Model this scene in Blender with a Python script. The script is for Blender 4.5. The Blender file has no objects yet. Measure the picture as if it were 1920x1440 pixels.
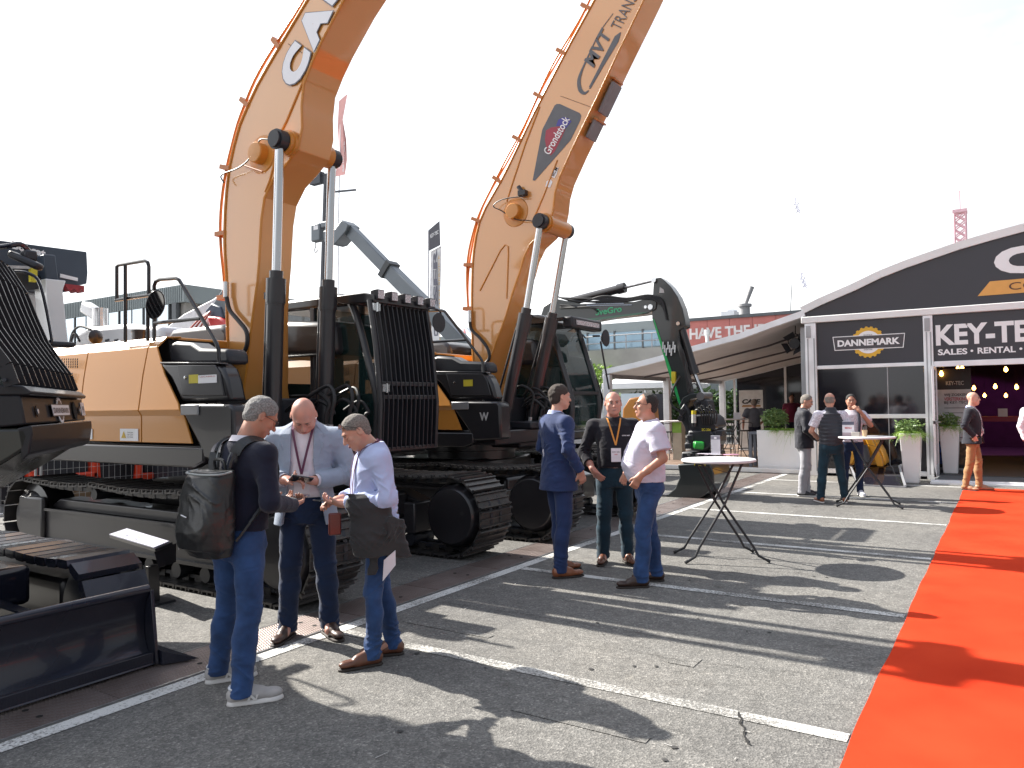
import bpy, bmesh, math, random
import numpy as np
from mathutils import Vector, Matrix, Euler
random.seed(7)
R_ = math.radians
scn = bpy.context.scene
COL = scn.collection
# ------------------------------------------------------------------ camera
EYE = Vector((0.0, 0.0, 1.70))
FPX = 1420.0                      # focal length in pixels of a 1920 px wide picture
_yv = Vector((925, -25, FPX)).normalized()        # world +Y seen from the camera (right, up, forward)
_mx = Vector((-2190, -70, FPX)); _mx = (_mx - _yv * _mx.dot(_yv / _mx.length) * _mx.length).normalized()
_xv = -_mx
_zv = _xv.cross(_yv)
if _zv.y < 0: _zv = -_zv
def _axis(i):                     # camera axis i expressed in world coordinates
    return Vector((_xv[i], _yv[i], _zv[i])).normalized()
cR, cU, cF = _axis(0), _axis(1), _axis(2)
cam_d = bpy.data.cameras.new('camera'); cam = bpy.data.objects.new('camera', cam_d); COL.objects.link(cam)
m = Matrix((cR, cU, -cF)).transposed().to_4x4(); m.translation = EYE
cam.matrix_world = m
cam_d.sensor_width = 36; cam_d.lens = 36 * FPX / 1920; cam_d.clip_end = 2000; cam_d.clip_start = 0.05
scn.camera = cam
# ------------------------------------------------------------------ light
SUN_EL, SUN_AZ = 37.5, 180.0      # the sun stands over -X
sd = Vector((math.cos(R_(SUN_EL)) * math.cos(R_(SUN_AZ)), math.cos(R_(SUN_EL)) * math.sin(R_(SUN_AZ)), math.sin(R_(SUN_EL))))
sl = bpy.data.lights.new('sun', 'SUN'); sl.energy = 5.0; sl.angle = R_(0.55); sl.color = (1.0, 0.95, 0.87)
so = bpy.data.objects.new('sun', sl); COL.objects.link(so)
so.rotation_euler = sd.to_track_quat('Z', 'Y').to_euler()
w = bpy.data.worlds.new('World'); scn.world = w; w.use_nodes = True
nt = w.node_tree; N = nt.nodes; L = nt.links; N.clear()
wo = N.new('ShaderNodeOutputWorld'); bg = N.new('ShaderNodeBackground'); L.new(bg.outputs[0], wo.inputs[0])
sky = N.new('ShaderNodeTexSky'); sky.sky_type = 'NISHITA'; sky.sun_disc = False
sky.sun_elevation = R_(SUN_EL); sky.sun_rotation = R_(-90); sky.air_density = 1.0; sky.dust_density = 1.5
tc = N.new('ShaderNodeTexCoord')
def wn(t, **k):
    n = N.new(t)
    for a, b in k.items(): setattr(n, a, b)
    return n
dt = wn('ShaderNodeVectorMath', operation='DOT_PRODUCT'); L.new(tc.outputs['Generated'], dt.inputs[0]); dt.inputs[1].default_value = sd
mr = wn('ShaderNodeMapRange', interpolation_type='SMOOTHSTEP'); L.new(dt.outputs['Value'], mr.inputs[0])
mr.inputs[1].default_value = -0.38; mr.inputs[2].default_value = 0.55; mr.inputs[3].default_value = 2.1; mr.inputs[4].default_value = 7.5
sc_ = wn('ShaderNodeVectorMath', operation='MULTIPLY'); L.new(tc.outputs['Generated'], sc_.inputs[0]); sc_.inputs[1].default_value = (1, 1, 1.9)
sc2 = wn('ShaderNodeVectorMath', operation='ADD'); L.new(sc_.outputs[0], sc2.inputs[0]); sc2.inputs[1].default_value = (2.6, 0.0, 0.0)
nz = wn('ShaderNodeTexNoise'); nz.inputs['Scale'].default_value = 3.1; nz.inputs['Detail'].default_value = 5; nz.inputs['Roughness'].default_value = .55
L.new(sc2.outputs[0], nz.inputs['Vector'])
# clouds thin out towards the zenith
sx_ = wn('ShaderNodeSeparateXYZ'); L.new(tc.outputs['Generated'], sx_.inputs[0])
mz = wn('ShaderNodeMapRange'); L.new(sx_.outputs[2], mz.inputs[0]); mz.inputs[1].default_value = .42; mz.inputs[2].default_value = .85; mz.inputs[3].default_value = 0; mz.inputs[4].default_value = 0
az = wn('ShaderNodeMath', operation='ADD'); L.new(nz.outputs[0], az.inputs[0]); L.new(mz.outputs[0], az.inputs[1])
cr = wn('ShaderNodeMapRange'); L.new(az.outputs[0], cr.inputs[0])
cr.inputs[1].default_value = .38; cr.inputs[2].default_value = .52; cr.inputs[3].default_value = .42; cr.inputs[4].default_value = 0.0
cl = wn('ShaderNodeVectorMath', operation='SCALE'); cl.inputs[0].default_value = (0.97, 0.985, 1.0); L.new(mr.outputs[0], cl.inputs['Scale'])
zf = wn('ShaderNodeMapRange'); L.new(sx_.outputs[2], zf.inputs[0]); zf.inputs[1].default_value = .48; zf.inputs[2].default_value = .85; zf.inputs[3].default_value = 1; zf.inputs[4].default_value = .30
# gaps close in the haze near the horizon
hz_ = wn('ShaderNodeMapRange'); L.new(sx_.outputs[2], hz_.inputs[0]); hz_.inputs[1].default_value = .10; hz_.inputs[2].default_value = .34; hz_.inputs[3].default_value = .15; hz_.inputs[4].default_value = 1
gp_ = wn('ShaderNodeMath', operation='MULTIPLY'); L.new(cr.outputs[0], gp_.inputs[0]); L.new(hz_.outputs[0], gp_.inputs[1])
iv_ = wn('ShaderNodeMath', operation='SUBTRACT'); iv_.inputs[0].default_value = 1; L.new(gp_.outputs[0], iv_.inputs[1])
mf = wn('ShaderNodeMath', operation='MULTIPLY'); L.new(iv_.outputs[0], mf.inputs[0]); L.new(zf.outputs[0], mf.inputs[1])
mx = wn('ShaderNodeMix', data_type='RGBA'); L.new(mf.outputs[0], mx.inputs[0]); L.new(sky.outputs[0], mx.inputs[6]); L.new(cl.outputs[0], mx.inputs[7])
L.new(mx.outputs[2], bg.inputs[0]); bg.inputs[1].default_value = 0.10
vs = scn.view_settings; vs.view_transform = 'Standard'; vs.look = 'None'; vs.gamma = 1; vs.exposure = 1.24; vs.use_curve_mapping = False
scn.cycles.max_bounces = 6; scn.cycles.transparent_max_bounces = 12
scn.cycles.use_adaptive_sampling = True

# ------------------------------------------------------------------ measuring helpers: a sight line meets a real plane of the place
def ray(px, py): return cR * (px - 960) - cU * (py - 720) + cF * FPX
def at_y(px, py, y): d = ray(px, py); return EYE + d * ((y - EYE.y) / d.y)
def at_x(px, py, x): d = ray(px, py); return EYE + d * ((x - EYE.x) / d.x)
def at_z(px, py, z): d = ray(px, py); return EYE + d * ((z - EYE.z) / d.z)
def at_d(px, py, dist): d = ray(px, py); return EYE + d * (dist / FPX)
def at_plane(px, py, p, n): d = ray(px, py); n = Vector(n); return EYE + d * ((Vector(p) - EYE).dot(n) / d.dot(n))

# ------------------------------------------------------------------ materials
MATS = {}
def mat(name, col, rough=.5, metal=0.0, var=.12, vs_=6.0, bump=0.0, bs=60.0, coat=0.0, spec=.5, col2=None, emit=None, trans=0.0, alpha=1.0, sheen=0.0):
    if name in MATS: return MATS[name]
    m = bpy.data.materials.new(name); m.use_nodes = True; nt = m.node_tree; nd = nt.nodes; lk = nt.links
    b = nd['Principled BSDF']
    b.inputs['Roughness'].default_value = rough; b.inputs['Metallic'].default_value = metal
    b.inputs['Coat Weight'].default_value = coat; b.inputs['Coat Roughness'].default_value = .06
    b.inputs['Specular IOR Level'].default_value = spec
    if sheen: b.inputs['Sheen Weight'].default_value = sheen
    if trans: b.inputs['Transmission Weight'].default_value = trans
    if alpha < 1: b.inputs['Alpha'].default_value = alpha
    tc = nd.new('ShaderNodeTexCoord')
    n1 = nd.new('ShaderNodeTexNoise'); n1.inputs['Scale'].default_value = vs_; n1.inputs['Detail'].default_value = 5
    lk.new(tc.outputs['Object'], n1.inputs['Vector'])
    mp = nd.new('ShaderNodeMapRange'); mp.inputs[1].default_value = .3; mp.inputs[2].default_value = .7
    lk.new(n1.outputs[0], mp.inputs[0])
    mx = nd.new('ShaderNodeMix'); mx.data_type = 'RGBA'
    c = Vector(col[:3]); c2 = Vector(col2[:3]) if col2 else c * (1 + var)
    c1 = c if col2 else c * (1 - var)
    mx.inputs[6].default_value = (*c1, 1); mx.inputs[7].default_value = (*c2, 1)
    lk.new(mp.outputs[0], mx.inputs[0]); lk.new(mx.outputs[2], b.inputs['Base Color'])
    mr = nd.new('ShaderNodeMapRange'); mr.inputs[3].default_value = max(.02, rough * .85); mr.inputs[4].default_value = min(1, rough * 1.15)
    lk.new(n1.outputs[0], mr.inputs[0]); lk.new(mr.outputs[0], b.inputs['Roughness'])
    if bump:
        n2 = nd.new('ShaderNodeTexNoise'); n2.inputs['Scale'].default_value = bs; n2.inputs['Detail'].default_value = 3
        lk.new(tc.outputs['Object'], n2.inputs['Vector'])
        bp = nd.new('ShaderNodeBump'); bp.inputs['Strength'].default_value = bump; bp.inputs['Distance'].default_value = .01
        lk.new(n2.outputs[0], bp.inputs['Height']); lk.new(bp.outputs[0], b.inputs['Normal'])
    if emit:
        b.inputs['Emission Color'].default_value = (*emit[:3], 1); b.inputs['Emission Strength'].default_value = emit[3]
    m['b'] = 1; MATS[name] = m
    return m

# ------------------------------------------------------------------ meshes
class MB:
    def __init__(s): s.v = []; s.f = []
    def add(s, vs, fs):
        o = len(s.v); s.v += [tuple(p) for p in vs]; s.f += [tuple(i + o for i in f) for f in fs]; return s
    def box(s, c, size, rot=None):
        c = Vector(c); h = Vector(size) / 2; vs = []
        for x in (-1, 1):
            for y in (-1, 1):
                for z in (-1, 1):
                    p = Vector((x * h.x, y * h.y, z * h.z))
                    if rot is not None: p = rot @ p
                    vs.append(c + p)
        return s.add(vs, [(0, 1, 3, 2), (4, 6, 7, 5), (0, 4, 5, 1), (2, 3, 7, 6), (0, 2, 6, 4), (1, 5, 7, 3)])
    def bb(s, a, b): a = Vector(a); b = Vector(b); return s.box((a + b) / 2, (abs(b.x - a.x), abs(b.y - a.y), abs(b.z - a.z)))
    def bar(s, p0, p1, wx, wy, up=(0, 0, 1)):
        p0 = Vector(p0); p1 = Vector(p1); d = (p1 - p0); z = d.normalized(); u = Vector(up)
        if abs(z.dot(u)) > .98: u = Vector((1, 0, 0))
        x = u.cross(z).normalized(); y = z.cross(x)
        vs = [p + x * a * wx / 2 + y * b * wy / 2 for p in (p0, p1) for a, b in ((-1, -1), (1, -1), (1, 1), (-1, 1))]
        return s.add(vs, [(3, 2, 1, 0), (4, 5, 6, 7)] + [(i, (i + 1) % 4, 4 + (i + 1) % 4, 4 + i) for i in range(4)])
    def cyl(s, p0, p1, r0, r1=None, n=14, cap=True):
        r1 = r0 if r1 is None else r1
        p0 = Vector(p0); p1 = Vector(p1); z = (p1 - p0).normalized(); u = Vector((0, 0, 1)) if abs(z.z) < .9 else Vector((1, 0, 0))
        x = u.cross(z).normalized(); y = z.cross(x)
        a = [(math.cos(2 * math.pi * i / n), math.sin(2 * math.pi * i / n)) for i in range(n)]
        vs = [p0 + (x * c + y * d) * r0 for c, d in a] + [p1 + (x * c + y * d) * r1 for c, d in a]
        fs = [(i, (i + 1) % n, n + (i + 1) % n, n + i) for i in range(n)]
        if cap: fs += [tuple(reversed(range(n))), tuple(range(n, 2 * n))]
        return s.add(vs, fs)
    def tube(s, pts, r, n=8, smooth=0):
        pts = [Vector(p) for p in pts]
        if smooth: pts = catmull(pts, smooth)
        k = len(pts); rs = r if isinstance(r, (list, tuple)) else [r] * k
        if len(rs) != k: rs = list(np.interp(np.linspace(0, 1, k), np.linspace(0, 1, len(rs)), rs))
        prev = None; vs = []; fs = []
        for i, p in enumerate(pts):
            t = (pts[min(i + 1, k - 1)] - pts[max(i - 1, 0)])
            t = t.normalized() if t.length > 1e-9 else Vector((0, 0, 1))
            if prev is None:
                u = Vector((0, 0, 1)) if abs(t.z) < .9 else Vector((1, 0, 0)); x = u.cross(t).normalized()
            else: x = (prev - t * prev.dot(t)).normalized()
            prev = x; y = t.cross(x)
            vs += [p + (x * math.cos(2 * math.pi * j / n) + y * math.sin(2 * math.pi * j / n)) * rs[i] for j in range(n)]
            if i: fs += [((i - 1) * n + j, (i - 1) * n + (j + 1) % n, i * n + (j + 1) % n, i * n + j) for j in range(n)]
        fs += [tuple(reversed(range(n))), tuple(range((k - 1) * n, k * n))]
        return s.add(vs, fs)
    def prism(s, pts, off):
        """closed outline pts (3D, planar) pushed along off"""
        pts = [Vector(p) for p in pts]; off = Vector(off); n = len(pts)
        return s.add(pts + [p + off for p in pts], [tuple(reversed(range(n))), tuple(range(n, 2 * n))] + [(i, (i + 1) % n, n + (i + 1) % n, n + i) for i in range(n)])
    def xz(s, pts, y0, y1): return s.prism([(x, y0, z) for x, z in pts], (0, y1 - y0, 0))
    def quad(s, a, b, c, d): return s.add([a, b, c, d], [(0, 1, 2, 3)])
    def lathe(s, c, prof, n=20, axis='z'):
        c = Vector(c); vs = []
        for r, h in prof:
            for j in range(n):
                a = 2 * math.pi * j / n; u, v_ = r * math.cos(a), r * math.sin(a)
                vs.append(c + (Vector((u, v_, h)) if axis == 'z' else Vector((u, h, v_)) if axis == 'y' else Vector((h, u, v_))))
        k = len(prof); fs = [(i * n + j, i * n + (j + 1) % n, (i + 1) * n + (j + 1) % n, (i + 1) * n + j) for i in range(k - 1) for j in range(n)]
        fs += [tuple(reversed(range(n))), tuple(range((k - 1) * n, k * n))]
        return s.add(vs, fs)
    def sph(s, c, r, nu=12, nv=8):
        c = Vector(c); r = Vector(r) if hasattr(r, '__len__') else Vector((r, r, r)); vs = []; fs = []
        for i in range(nv + 1):
            t = math.pi * i / nv
            for j in range(nu):
                a = 2 * math.pi * j / nu; vs.append(c + Vector((r.x * math.sin(t) * math.cos(a), r.y * math.sin(t) * math.sin(a), r.z * math.cos(t))))
        for i in range(nv):
            for j in range(nu): fs.append((i * nu + j, (i + 1) * nu + j, (i + 1) * nu + (j + 1) % nu, i * nu + (j + 1) % nu))
        return s.add(vs, fs)
    def mesh(s, name, m=None, org=(0, 0, 0), smooth=35, clean=True):
        me = bpy.data.meshes.new(name); o = Vector(org)
        me.from_pydata([(p[0] - o.x, p[1] - o.y, p[2] - o.z) for p in s.v], [], s.f)
        if clean:
            bm = bmesh.new(); bm.from_mesh(me)
            bmesh.ops.remove_doubles(bm, verts=bm.verts, dist=1e-5)
            bmesh.ops.recalc_face_normals(bm, faces=bm.faces)
            if smooth:
                a = R_(smooth)
                for e in bm.edges:
                    if len(e.link_faces) == 2: e.smooth = e.calc_face_angle(0) < a
                    else: e.smooth = False
                for f in bm.faces: f.smooth = True
            bm.to_mesh(me); bm.free()
        if m: me.materials.append(m)
        return me
def catmull(p, k):
    out = []
    for i in range(len(p) - 1):
        a, b, c, d = p[max(i - 1, 0)], p[i], p[i + 1], p[min(i + 2, len(p) - 1)]
        for j in range(k):
            t = j / k
            out.append(.5 * ((2 * b) + (c - a) * t + (2 * a - 5 * b + 4 * c - d) * t * t + (3 * b - a - 3 * c + d) * t ** 3))
    out.append(p[-1]); return out
def link(name, me, parent=None):
    o = bpy.data.objects.new(name, me); COL.objects.link(o)
    if parent: o.parent = parent
    return o
def bev(o, wd, seg=2):
    b = o.modifiers.new('Bevel', 'BEVEL'); b.width = wd; b.segments = seg; b.limit_method = 'ANGLE'; b.angle_limit = R_(35); b.harden_normals = False
    return o
def tag(o, label=None, cat=None, group=None, kind=None):
    if label: o['label'] = label
    if cat: o['category'] = cat
    if group: o['group'] = group
    if kind: o['kind'] = kind
    return o
def thing(name, label, cat, loc=(0, 0, 0), group=None):
    o = bpy.data.objects.new(name, None); COL.objects.link(o); o.location = loc; o.empty_display_size = .2
    return tag(o, label, cat, group)
def worg(o):
    v = Vector(o.location)
    while o.parent: o = o.parent; v += o.location
    return v
def part(root, name, mb, m, bevel=0, smooth=35, label=None, kind=None):
    """mb is in world coordinates; the part hangs under root (no rotation on roots)"""
    o = link(name, mb.mesh(name, m, worg(root), smooth), root)
    if bevel: bev(o, bevel)
    if label: o['label'] = label
    if kind: o['kind'] = kind
    return o
def solo(name, mb, m, label, cat, org=None, bevel=0, group=None, smooth=35, kind=None):
    if org is None:
        a = np.array(mb.v); org = ((a[:, 0].min() + a[:, 0].max()) / 2, (a[:, 1].min() + a[:, 1].max()) / 2, a[:, 2].min())
    o = link(name, mb.mesh(name, m, org, smooth)); o.location = org
    if bevel: bev(o, bevel)
    return tag(o, label, cat, group, kind)
def struct(name, mb, m, smooth=35, bevel=0):
    o = link(name, mb.mesh(name, m, (0, 0, 0), smooth)); o['kind'] = 'structure'
    if bevel: bev(o, bevel)
    return o
def copy_tree(o, parent=None):
    c = o.copy(); COL.objects.link(c); c.parent = parent
    for ch in o.children: copy_tree(ch, c)
    return c
# lettering: flat glyph mesh fitted to a box (origin a = lower left, ux along the line, uy up)
_fc = {}
def glyphs(txt, bold=0.0, shear=0.0, ext=0.0):
    k = (txt, bold, shear, ext)
    if k in _fc: return _fc[k]
    cu = bpy.data.curves.new('lettering', 'FONT'); cu.body = txt; cu.offset = bold; cu.shear = shear; cu.extrude = ext; cu.resolution_u = 4
    o = bpy.data.objects.new('lettering', cu); COL.objects.link(o)
    me = bpy.data.meshes.new_from_object(o.evaluated_get(bpy.context.evaluated_depsgraph_get()))
    a = np.empty(len(me.vertices) * 3); me.vertices.foreach_get('co', a); a = a.reshape(-1, 3)
    fs = [tuple(p.vertices) for p in me.polygons]
    bpy.data.objects.remove(o); bpy.data.curves.remove(cu); bpy.data.meshes.remove(me)
    _fc[k] = (a, fs); return _fc[k]
def text(root, txt, a, ux, uy, wd, ht, m, bold=0.0, shear=0.0, name='lettering', lift=.004, mb=None, pad=0):
    """width wd along ux, height ht along uy"""
    co, fs = glyphs(txt, bold, shear)
    lo, hi = co.min(0), co.max(0); s = (hi - lo); s[s < 1e-6] = 1
    ux = Vector(ux).normalized(); uy = Vector(uy).normalized(); n = ux.cross(uy); a = Vector(a)
    vs = [a + ux * ((p[0] - lo[0]) / s[0] * (wd + 2 * pad) - pad) + uy * ((p[1] - lo[1]) / s[1] * (ht + 2 * pad) - pad) + n * lift for p in co]
    t = MB(); t.add(vs, fs)
    if mb is not None: mb.add(vs, fs); return mb
    me = bpy.data.meshes.new(name); o = worg(root) if root else Vector((0, 0, 0))
    me.from_pydata([tuple(Vector(p) - o) for p in t.v], [], t.f); me.materials.append(m)
    return link(name, me, root)
# ------------------------------------------------------------------ ground
def asphalt():
    m = bpy.data.materials.new('asphalt'); m.use_nodes = True; nd = m.node_tree.nodes; lk = m.node_tree.links; b = nd['Principled BSDF']
    g = nd.new('ShaderNodeNewGeometry')
    def noise(s, d=4, r=.6):
        n = nd.new('ShaderNodeTexNoise'); n.inputs['Scale'].default_value = s; n.inputs['Detail'].default_value = d; n.inputs['Roughness'].default_value = r
        lk.new(g.outputs['Position'], n.inputs['Vector']); return n.outputs[0]
    def ramp(src, *st):
        r = nd.new('ShaderNodeValToRGB'); e = r.color_ramp.elements
        e[0].position, e[0].color = st[0][0], (*st[0][1], 1); e[1].position, e[1].color = st[-1][0], (*st[-1][1], 1)
        for p, c in st[1:-1]: x = e.new(p); x.color = (*c, 1)
        lk.new(src, r.inputs[0]); return r.outputs[0]
    def mul(a, b_, f=1.0):
        x = nd.new('ShaderNodeMix'); x.data_type = 'RGBA'; x.blend_type = 'MULTIPLY'; x.inputs[0].default_value = f
        lk.new(a, x.inputs[6]); lk.new(b_, x.inputs[7]); return x.outputs[2]
    v = nd.new('ShaderNodeTexVoronoi'); v.inputs['Scale'].default_value = 95; lk.new(g.outputs['Position'], v.inputs['Vector'])
    grain = ramp(v.outputs['Color'], (0, (.100, .098, .094)), (.55, (.165, .160, .151)), (.82, (.225, .217, .204)), (1, (.36, .345, .32)))
    v2 = nd.new('ShaderNodeTexVoronoi'); v2.inputs['Scale'].default_value = 38; lk.new(g.outputs['Position'], v2.inputs['Vector'])
    g2 = ramp(v2.outputs['Color'], (0, (.86, .86, .86)), (1, (1.12, 1.12, 1.12)))
    big = ramp(noise(.55, 6), (.3, (.74, .74, .75)), (.5, (.98, .98, .97)), (.7, (1.14, 1.12, 1.08)))
    mid = ramp(noise(7, 5), (.35, (.84, .84, .84)), (.6, (1.06, 1.06, 1.06)))
    col = mul(mul(mul(grain, g2), big), mid)
    st = ramp(noise(2.1, 8, .7), (.30, (.62, .60, .58)), (.38, (1, 1, 1)))
    col = mul(col, st)
    sp = ramp(noise(1.3, 3, .5), (.27, (.55, .54, .52)), (.31, (1, 1, 1)))
    lt = ramp(noise(3.3, 6, .8), (.60, (1, 1, 1)), (.70, (1.22, 1.20, 1.16)))
    col = mul(mul(col, sp), lt)
    lk.new(col, b.inputs['Base Color']); b.inputs['Roughness'].default_value = .86; b.inputs['Specular IOR Level'].default_value = .35
    bp = nd.new('ShaderNodeBump'); bp.inputs['Strength'].default_value = .6; bp.inputs['Distance'].default_value = .006
    lk.new(v.outputs['Distance'], bp.inputs['Height']); lk.new(bp.outputs[0], b.inputs['Normal'])
    return m, col
M_asph, _ = asphalt()
def worn_paint(name, white=(.66, .66, .64), lo=.47, hi=.62):
    m, col = asphalt(); m.name = name; nd = m.node_tree.nodes; lk = m.node_tree.links; b = nd['Principled BSDF']; g = nd.new('ShaderNodeNewGeometry')
    n = nd.new('ShaderNodeTexNoise'); n.inputs['Scale'].default_value = 55; n.inputs['Detail'].default_value = 6; n.inputs['Roughness'].default_value = .75
    n2 = nd.new('ShaderNodeTexNoise'); n2.inputs['Scale'].default_value = 1.7; n2.inputs['Detail'].default_value = 4
    lk.new(g.outputs['Position'], n.inputs['Vector']); lk.new(g.outputs['Position'], n2.inputs['Vector'])
    ad = nd.new('ShaderNodeMath'); ad.operation = 'MULTIPLY_ADD'; lk.new(n2.outputs[0], ad.inputs[0]); ad.inputs[1].default_value = .75; lk.new(n.outputs[0], ad.inputs[2])
    mp = nd.new('ShaderNodeMapRange'); mp.inputs[1].default_value = lo + .375 - .02; mp.inputs[2].default_value = hi + .375; lk.new(ad.outputs[0], mp.inputs[0])
    mx = nd.new('ShaderNodeMix'); mx.data_type = 'RGBA'; lk.new(mp.outputs[0], mx.inputs[0]); mx.inputs[6].default_value = (*white, 1); lk.new(col, mx.inputs[7])
    lk.new(mx.outputs[2], b.inputs['Base Color']); return m
M_paint = worn_paint('road_paint')
M_paint2 = worn_paint('worn_road_paint', (.56, .55, .52), .40, .56)
M_paint3 = worn_paint('faded_road_paint', (.48, .47, .44), .22, .42)
g = MB(); g.add([(-250, -60, 0), (250, -60, 0), (250, 400, 0), (-250, 400, 0)], [(0, 1, 2, 3)])
struct('asphalt_ground', g, M_asph)
def strip(name, x0, y0, x1, y1, m, z=.004):
    s = MB(); s.add([(x0, y0, z), (x1, y0, z), (x1, y1, z), (x0, y1, z)], [(0, 1, 2, 3)]); return struct(name, s, m)
strip('painted_edge_line', -4.36, -2, -4.24, 30, M_paint)
for i, (y, mm, x0) in enumerate([(1.60, M_paint2, -4.23), (4.13, M_paint2, -4.23), (6.66, M_paint, -4.23), (9.16, M_paint, -4.0), (11.69, M_paint, -4.23), (14.22, M_paint, -4.23), (16.75, M_paint, -4.23)]):
    strip('painted_bay_line', x0, y - .055, -0.705, y + .055, mm)
strip('painted_bay_line', -4.0, 4.55, -3.2, 4.63, M_paint3); strip('painted_bay_line', -1.9, 4.72, -1.72, 4.9, M_paint3)
strip('painted_bay_line', -2.35, 3.55, -1.55, 3.63, M_paint3)
# cable duct: steel edge angles and chequer plates
M_steel = mat('galvanised_steel', (.42, .42, .43), .38, .8, .2, 14)
def chequer():
    m = mat('chequer_plate', (.20, .155, .14), .36, .55, .35, 3, col2=(.30, .25, .235)); nd = m.node_tree.nodes; lk = m.node_tree.links; b = nd['Principled BSDF']
    g = nd.new('ShaderNodeNewGeometry'); outs = []
    for a, sx in ((.785, 1), (-.785, 1)):
        mp = nd.new('ShaderNodeMapping'); mp.inputs['Rotation'].default_value = (0, 0, a); mp.inputs['Scale'].default_value = (90, 210, 1)
        lk.new(g.outputs['Position'], mp.inputs['Vector'])
        sp = nd.new('ShaderNodeSeparateXYZ'); lk.new(mp.outputs[0], sp.inputs[0]); o = None
        for c in (0, 1):
            s = nd.new('ShaderNodeMath'); s.operation = 'SINE'; lk.new(sp.outputs[c], s.inputs[0])
            if o is None: o = s
            else:
                x = nd.new('ShaderNodeMath'); x.operation = 'MULTIPLY'; lk.new(o.outputs[0], x.inputs[0]); lk.new(s.outputs[0], x.inputs[1]); o = x
        outs.append(o)
    mxm = nd.new('ShaderNodeMath'); mxm.operation = 'MAXIMUM'; lk.new(outs[0].outputs[0], mxm.inputs[0]); lk.new(outs[1].outputs[0], mxm.inputs[1])
    bp = nd.new('ShaderNodeBump'); bp.inputs['Strength'].default_value = 1; bp.inputs['Distance'].default_value = .004
    lk.new(mxm.outputs[0], bp.inputs['Height']); lk.new(bp.outputs[0], b.inputs['Normal']); return m
M_cheq = chequer()
duct = thing('cable_duct', 'long cable duct covered by rusty chequer plates beside the white edge line', 'cable duct', (-4.6, 10, 0))
d = MB(); d.bb((-4.402, -2, -.02), (-4.385, 34, .007)); d.bb((-4.86, -2, -.02), (-4.845, 34, .007)); part(duct, 'edge_angle', d, M_steel)
d = MB(); d.bb((-4.84, -2, -.05), (-4.405, 34, -.0)); 
pl = MB(); pl.bb((-.2165, -.496, -.003), (.2165, .496, .004)); pme = pl.mesh('cover_plate', M_cheq)
for i in range(30):
    o = link('cover_plate', pme, duct); o.location = (-4.624 + 4.6, -1.0 + i - 10, .001 * random.random()); o.rotation_euler.z = random.uniform(-.002, .002)
hl = MB()
for i in range(-1, 24):
    for dx in (-.08, .08): hl.lathe((-4.624 + dx, i + .12, .006), [(.0001, 0), (.018, 0), (.018, .0012), (.0001, .0012)], 10)
part(duct, 'lifting_holes', hl, mat('hole_black', (.01, .01, .01), .9), kind='stuff')
# cracks
M_crack = mat('crack_fill', (.018, .017, .016), .9)
def crack(pts, wd):
    s = MB(); P = []
    for a, b in zip(pts[:-1], pts[1:]):
        a = Vector((*a, 0)); b = Vector((*b, 0)); k = max(2, int((b - a).length / .03))
        for i in range(k):
            t = i / k; q = a.lerp(b, t); P.append(q + Vector((random.uniform(-1, 1), random.uniform(-1, 1), 0)) * .012)
    for i in range(len(P) - 1):
        dvec = (P[i + 1] - P[i]); n = Vector((-dvec.y, dvec.x, 0)).normalized(); ww = wd * random.uniform(.3, 1.3); w2 = wd * random.uniform(.3, 1.3)
        z = Vector((0, 0, .0065)); s.add([P[i] - n * ww + z, P[i] + n * ww + z, P[i + 1] + n * w2 + z, P[i + 1] - n * w2 + z], [(0, 1, 2, 3)])
    o = struct('asphalt_crack', s, M_crack)
def gz(px, py): p = at_z(px, py, 0); return (p.x, p.y)
crack([gz(1382, 1335), gz(1392, 1365), gz(1410, 1405)], .007)
crack([gz(830, 1130), gz(1000, 1155), gz(1180, 1185), gz(1400, 1222), gz(1650, 1250)], .0025)
crack([gz(1150, 1215), gz(1280, 1240), gz(1500, 1262)], .002)
crack([gz(1290, 1085), gz(1400, 1068), gz(1560, 1080)], .002)
# red carpet
M_carpet = mat('red_carpet', (.58, .042, .014), .95, 0, .12, 1.6, bump=.6, bs=330, spec=.05, col2=(.68, .062, .022))
c = MB(); nx, ny = 26, 130
def cz(x, y): return .006 + .0035 * math.sin(y * 1.7 + math.sin(x * 2)) * math.sin(x * 3.1 + y * .4) ** 2
cvs = []; 
for j in range(ny + 1):
    for i in range(nx + 1):
        x = -.69 + 2.3 * i / nx; y = .2 + 16.45 * j / ny
        if i == 0: x += .006 * math.sin(y * 2.3) + .003 * math.sin(y * 7)
        cvs.append((x, y, .0085 + max(0, cz(x, y))))
c.add(cvs, [(j * (nx + 1) + i, j * (nx + 1) + i + 1, (j + 1) * (nx + 1) + i + 1, (j + 1) * (nx + 1) + i) for j in range(ny) for i in range(nx)])
o = link('red_carpet', c.mesh('red_carpet', M_carpet)); o['kind'] = 'structure'
so_ = o.modifiers.new('Solidify', 'SOLIDIFY'); so_.thickness = .006; so_.offset = -1
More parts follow.
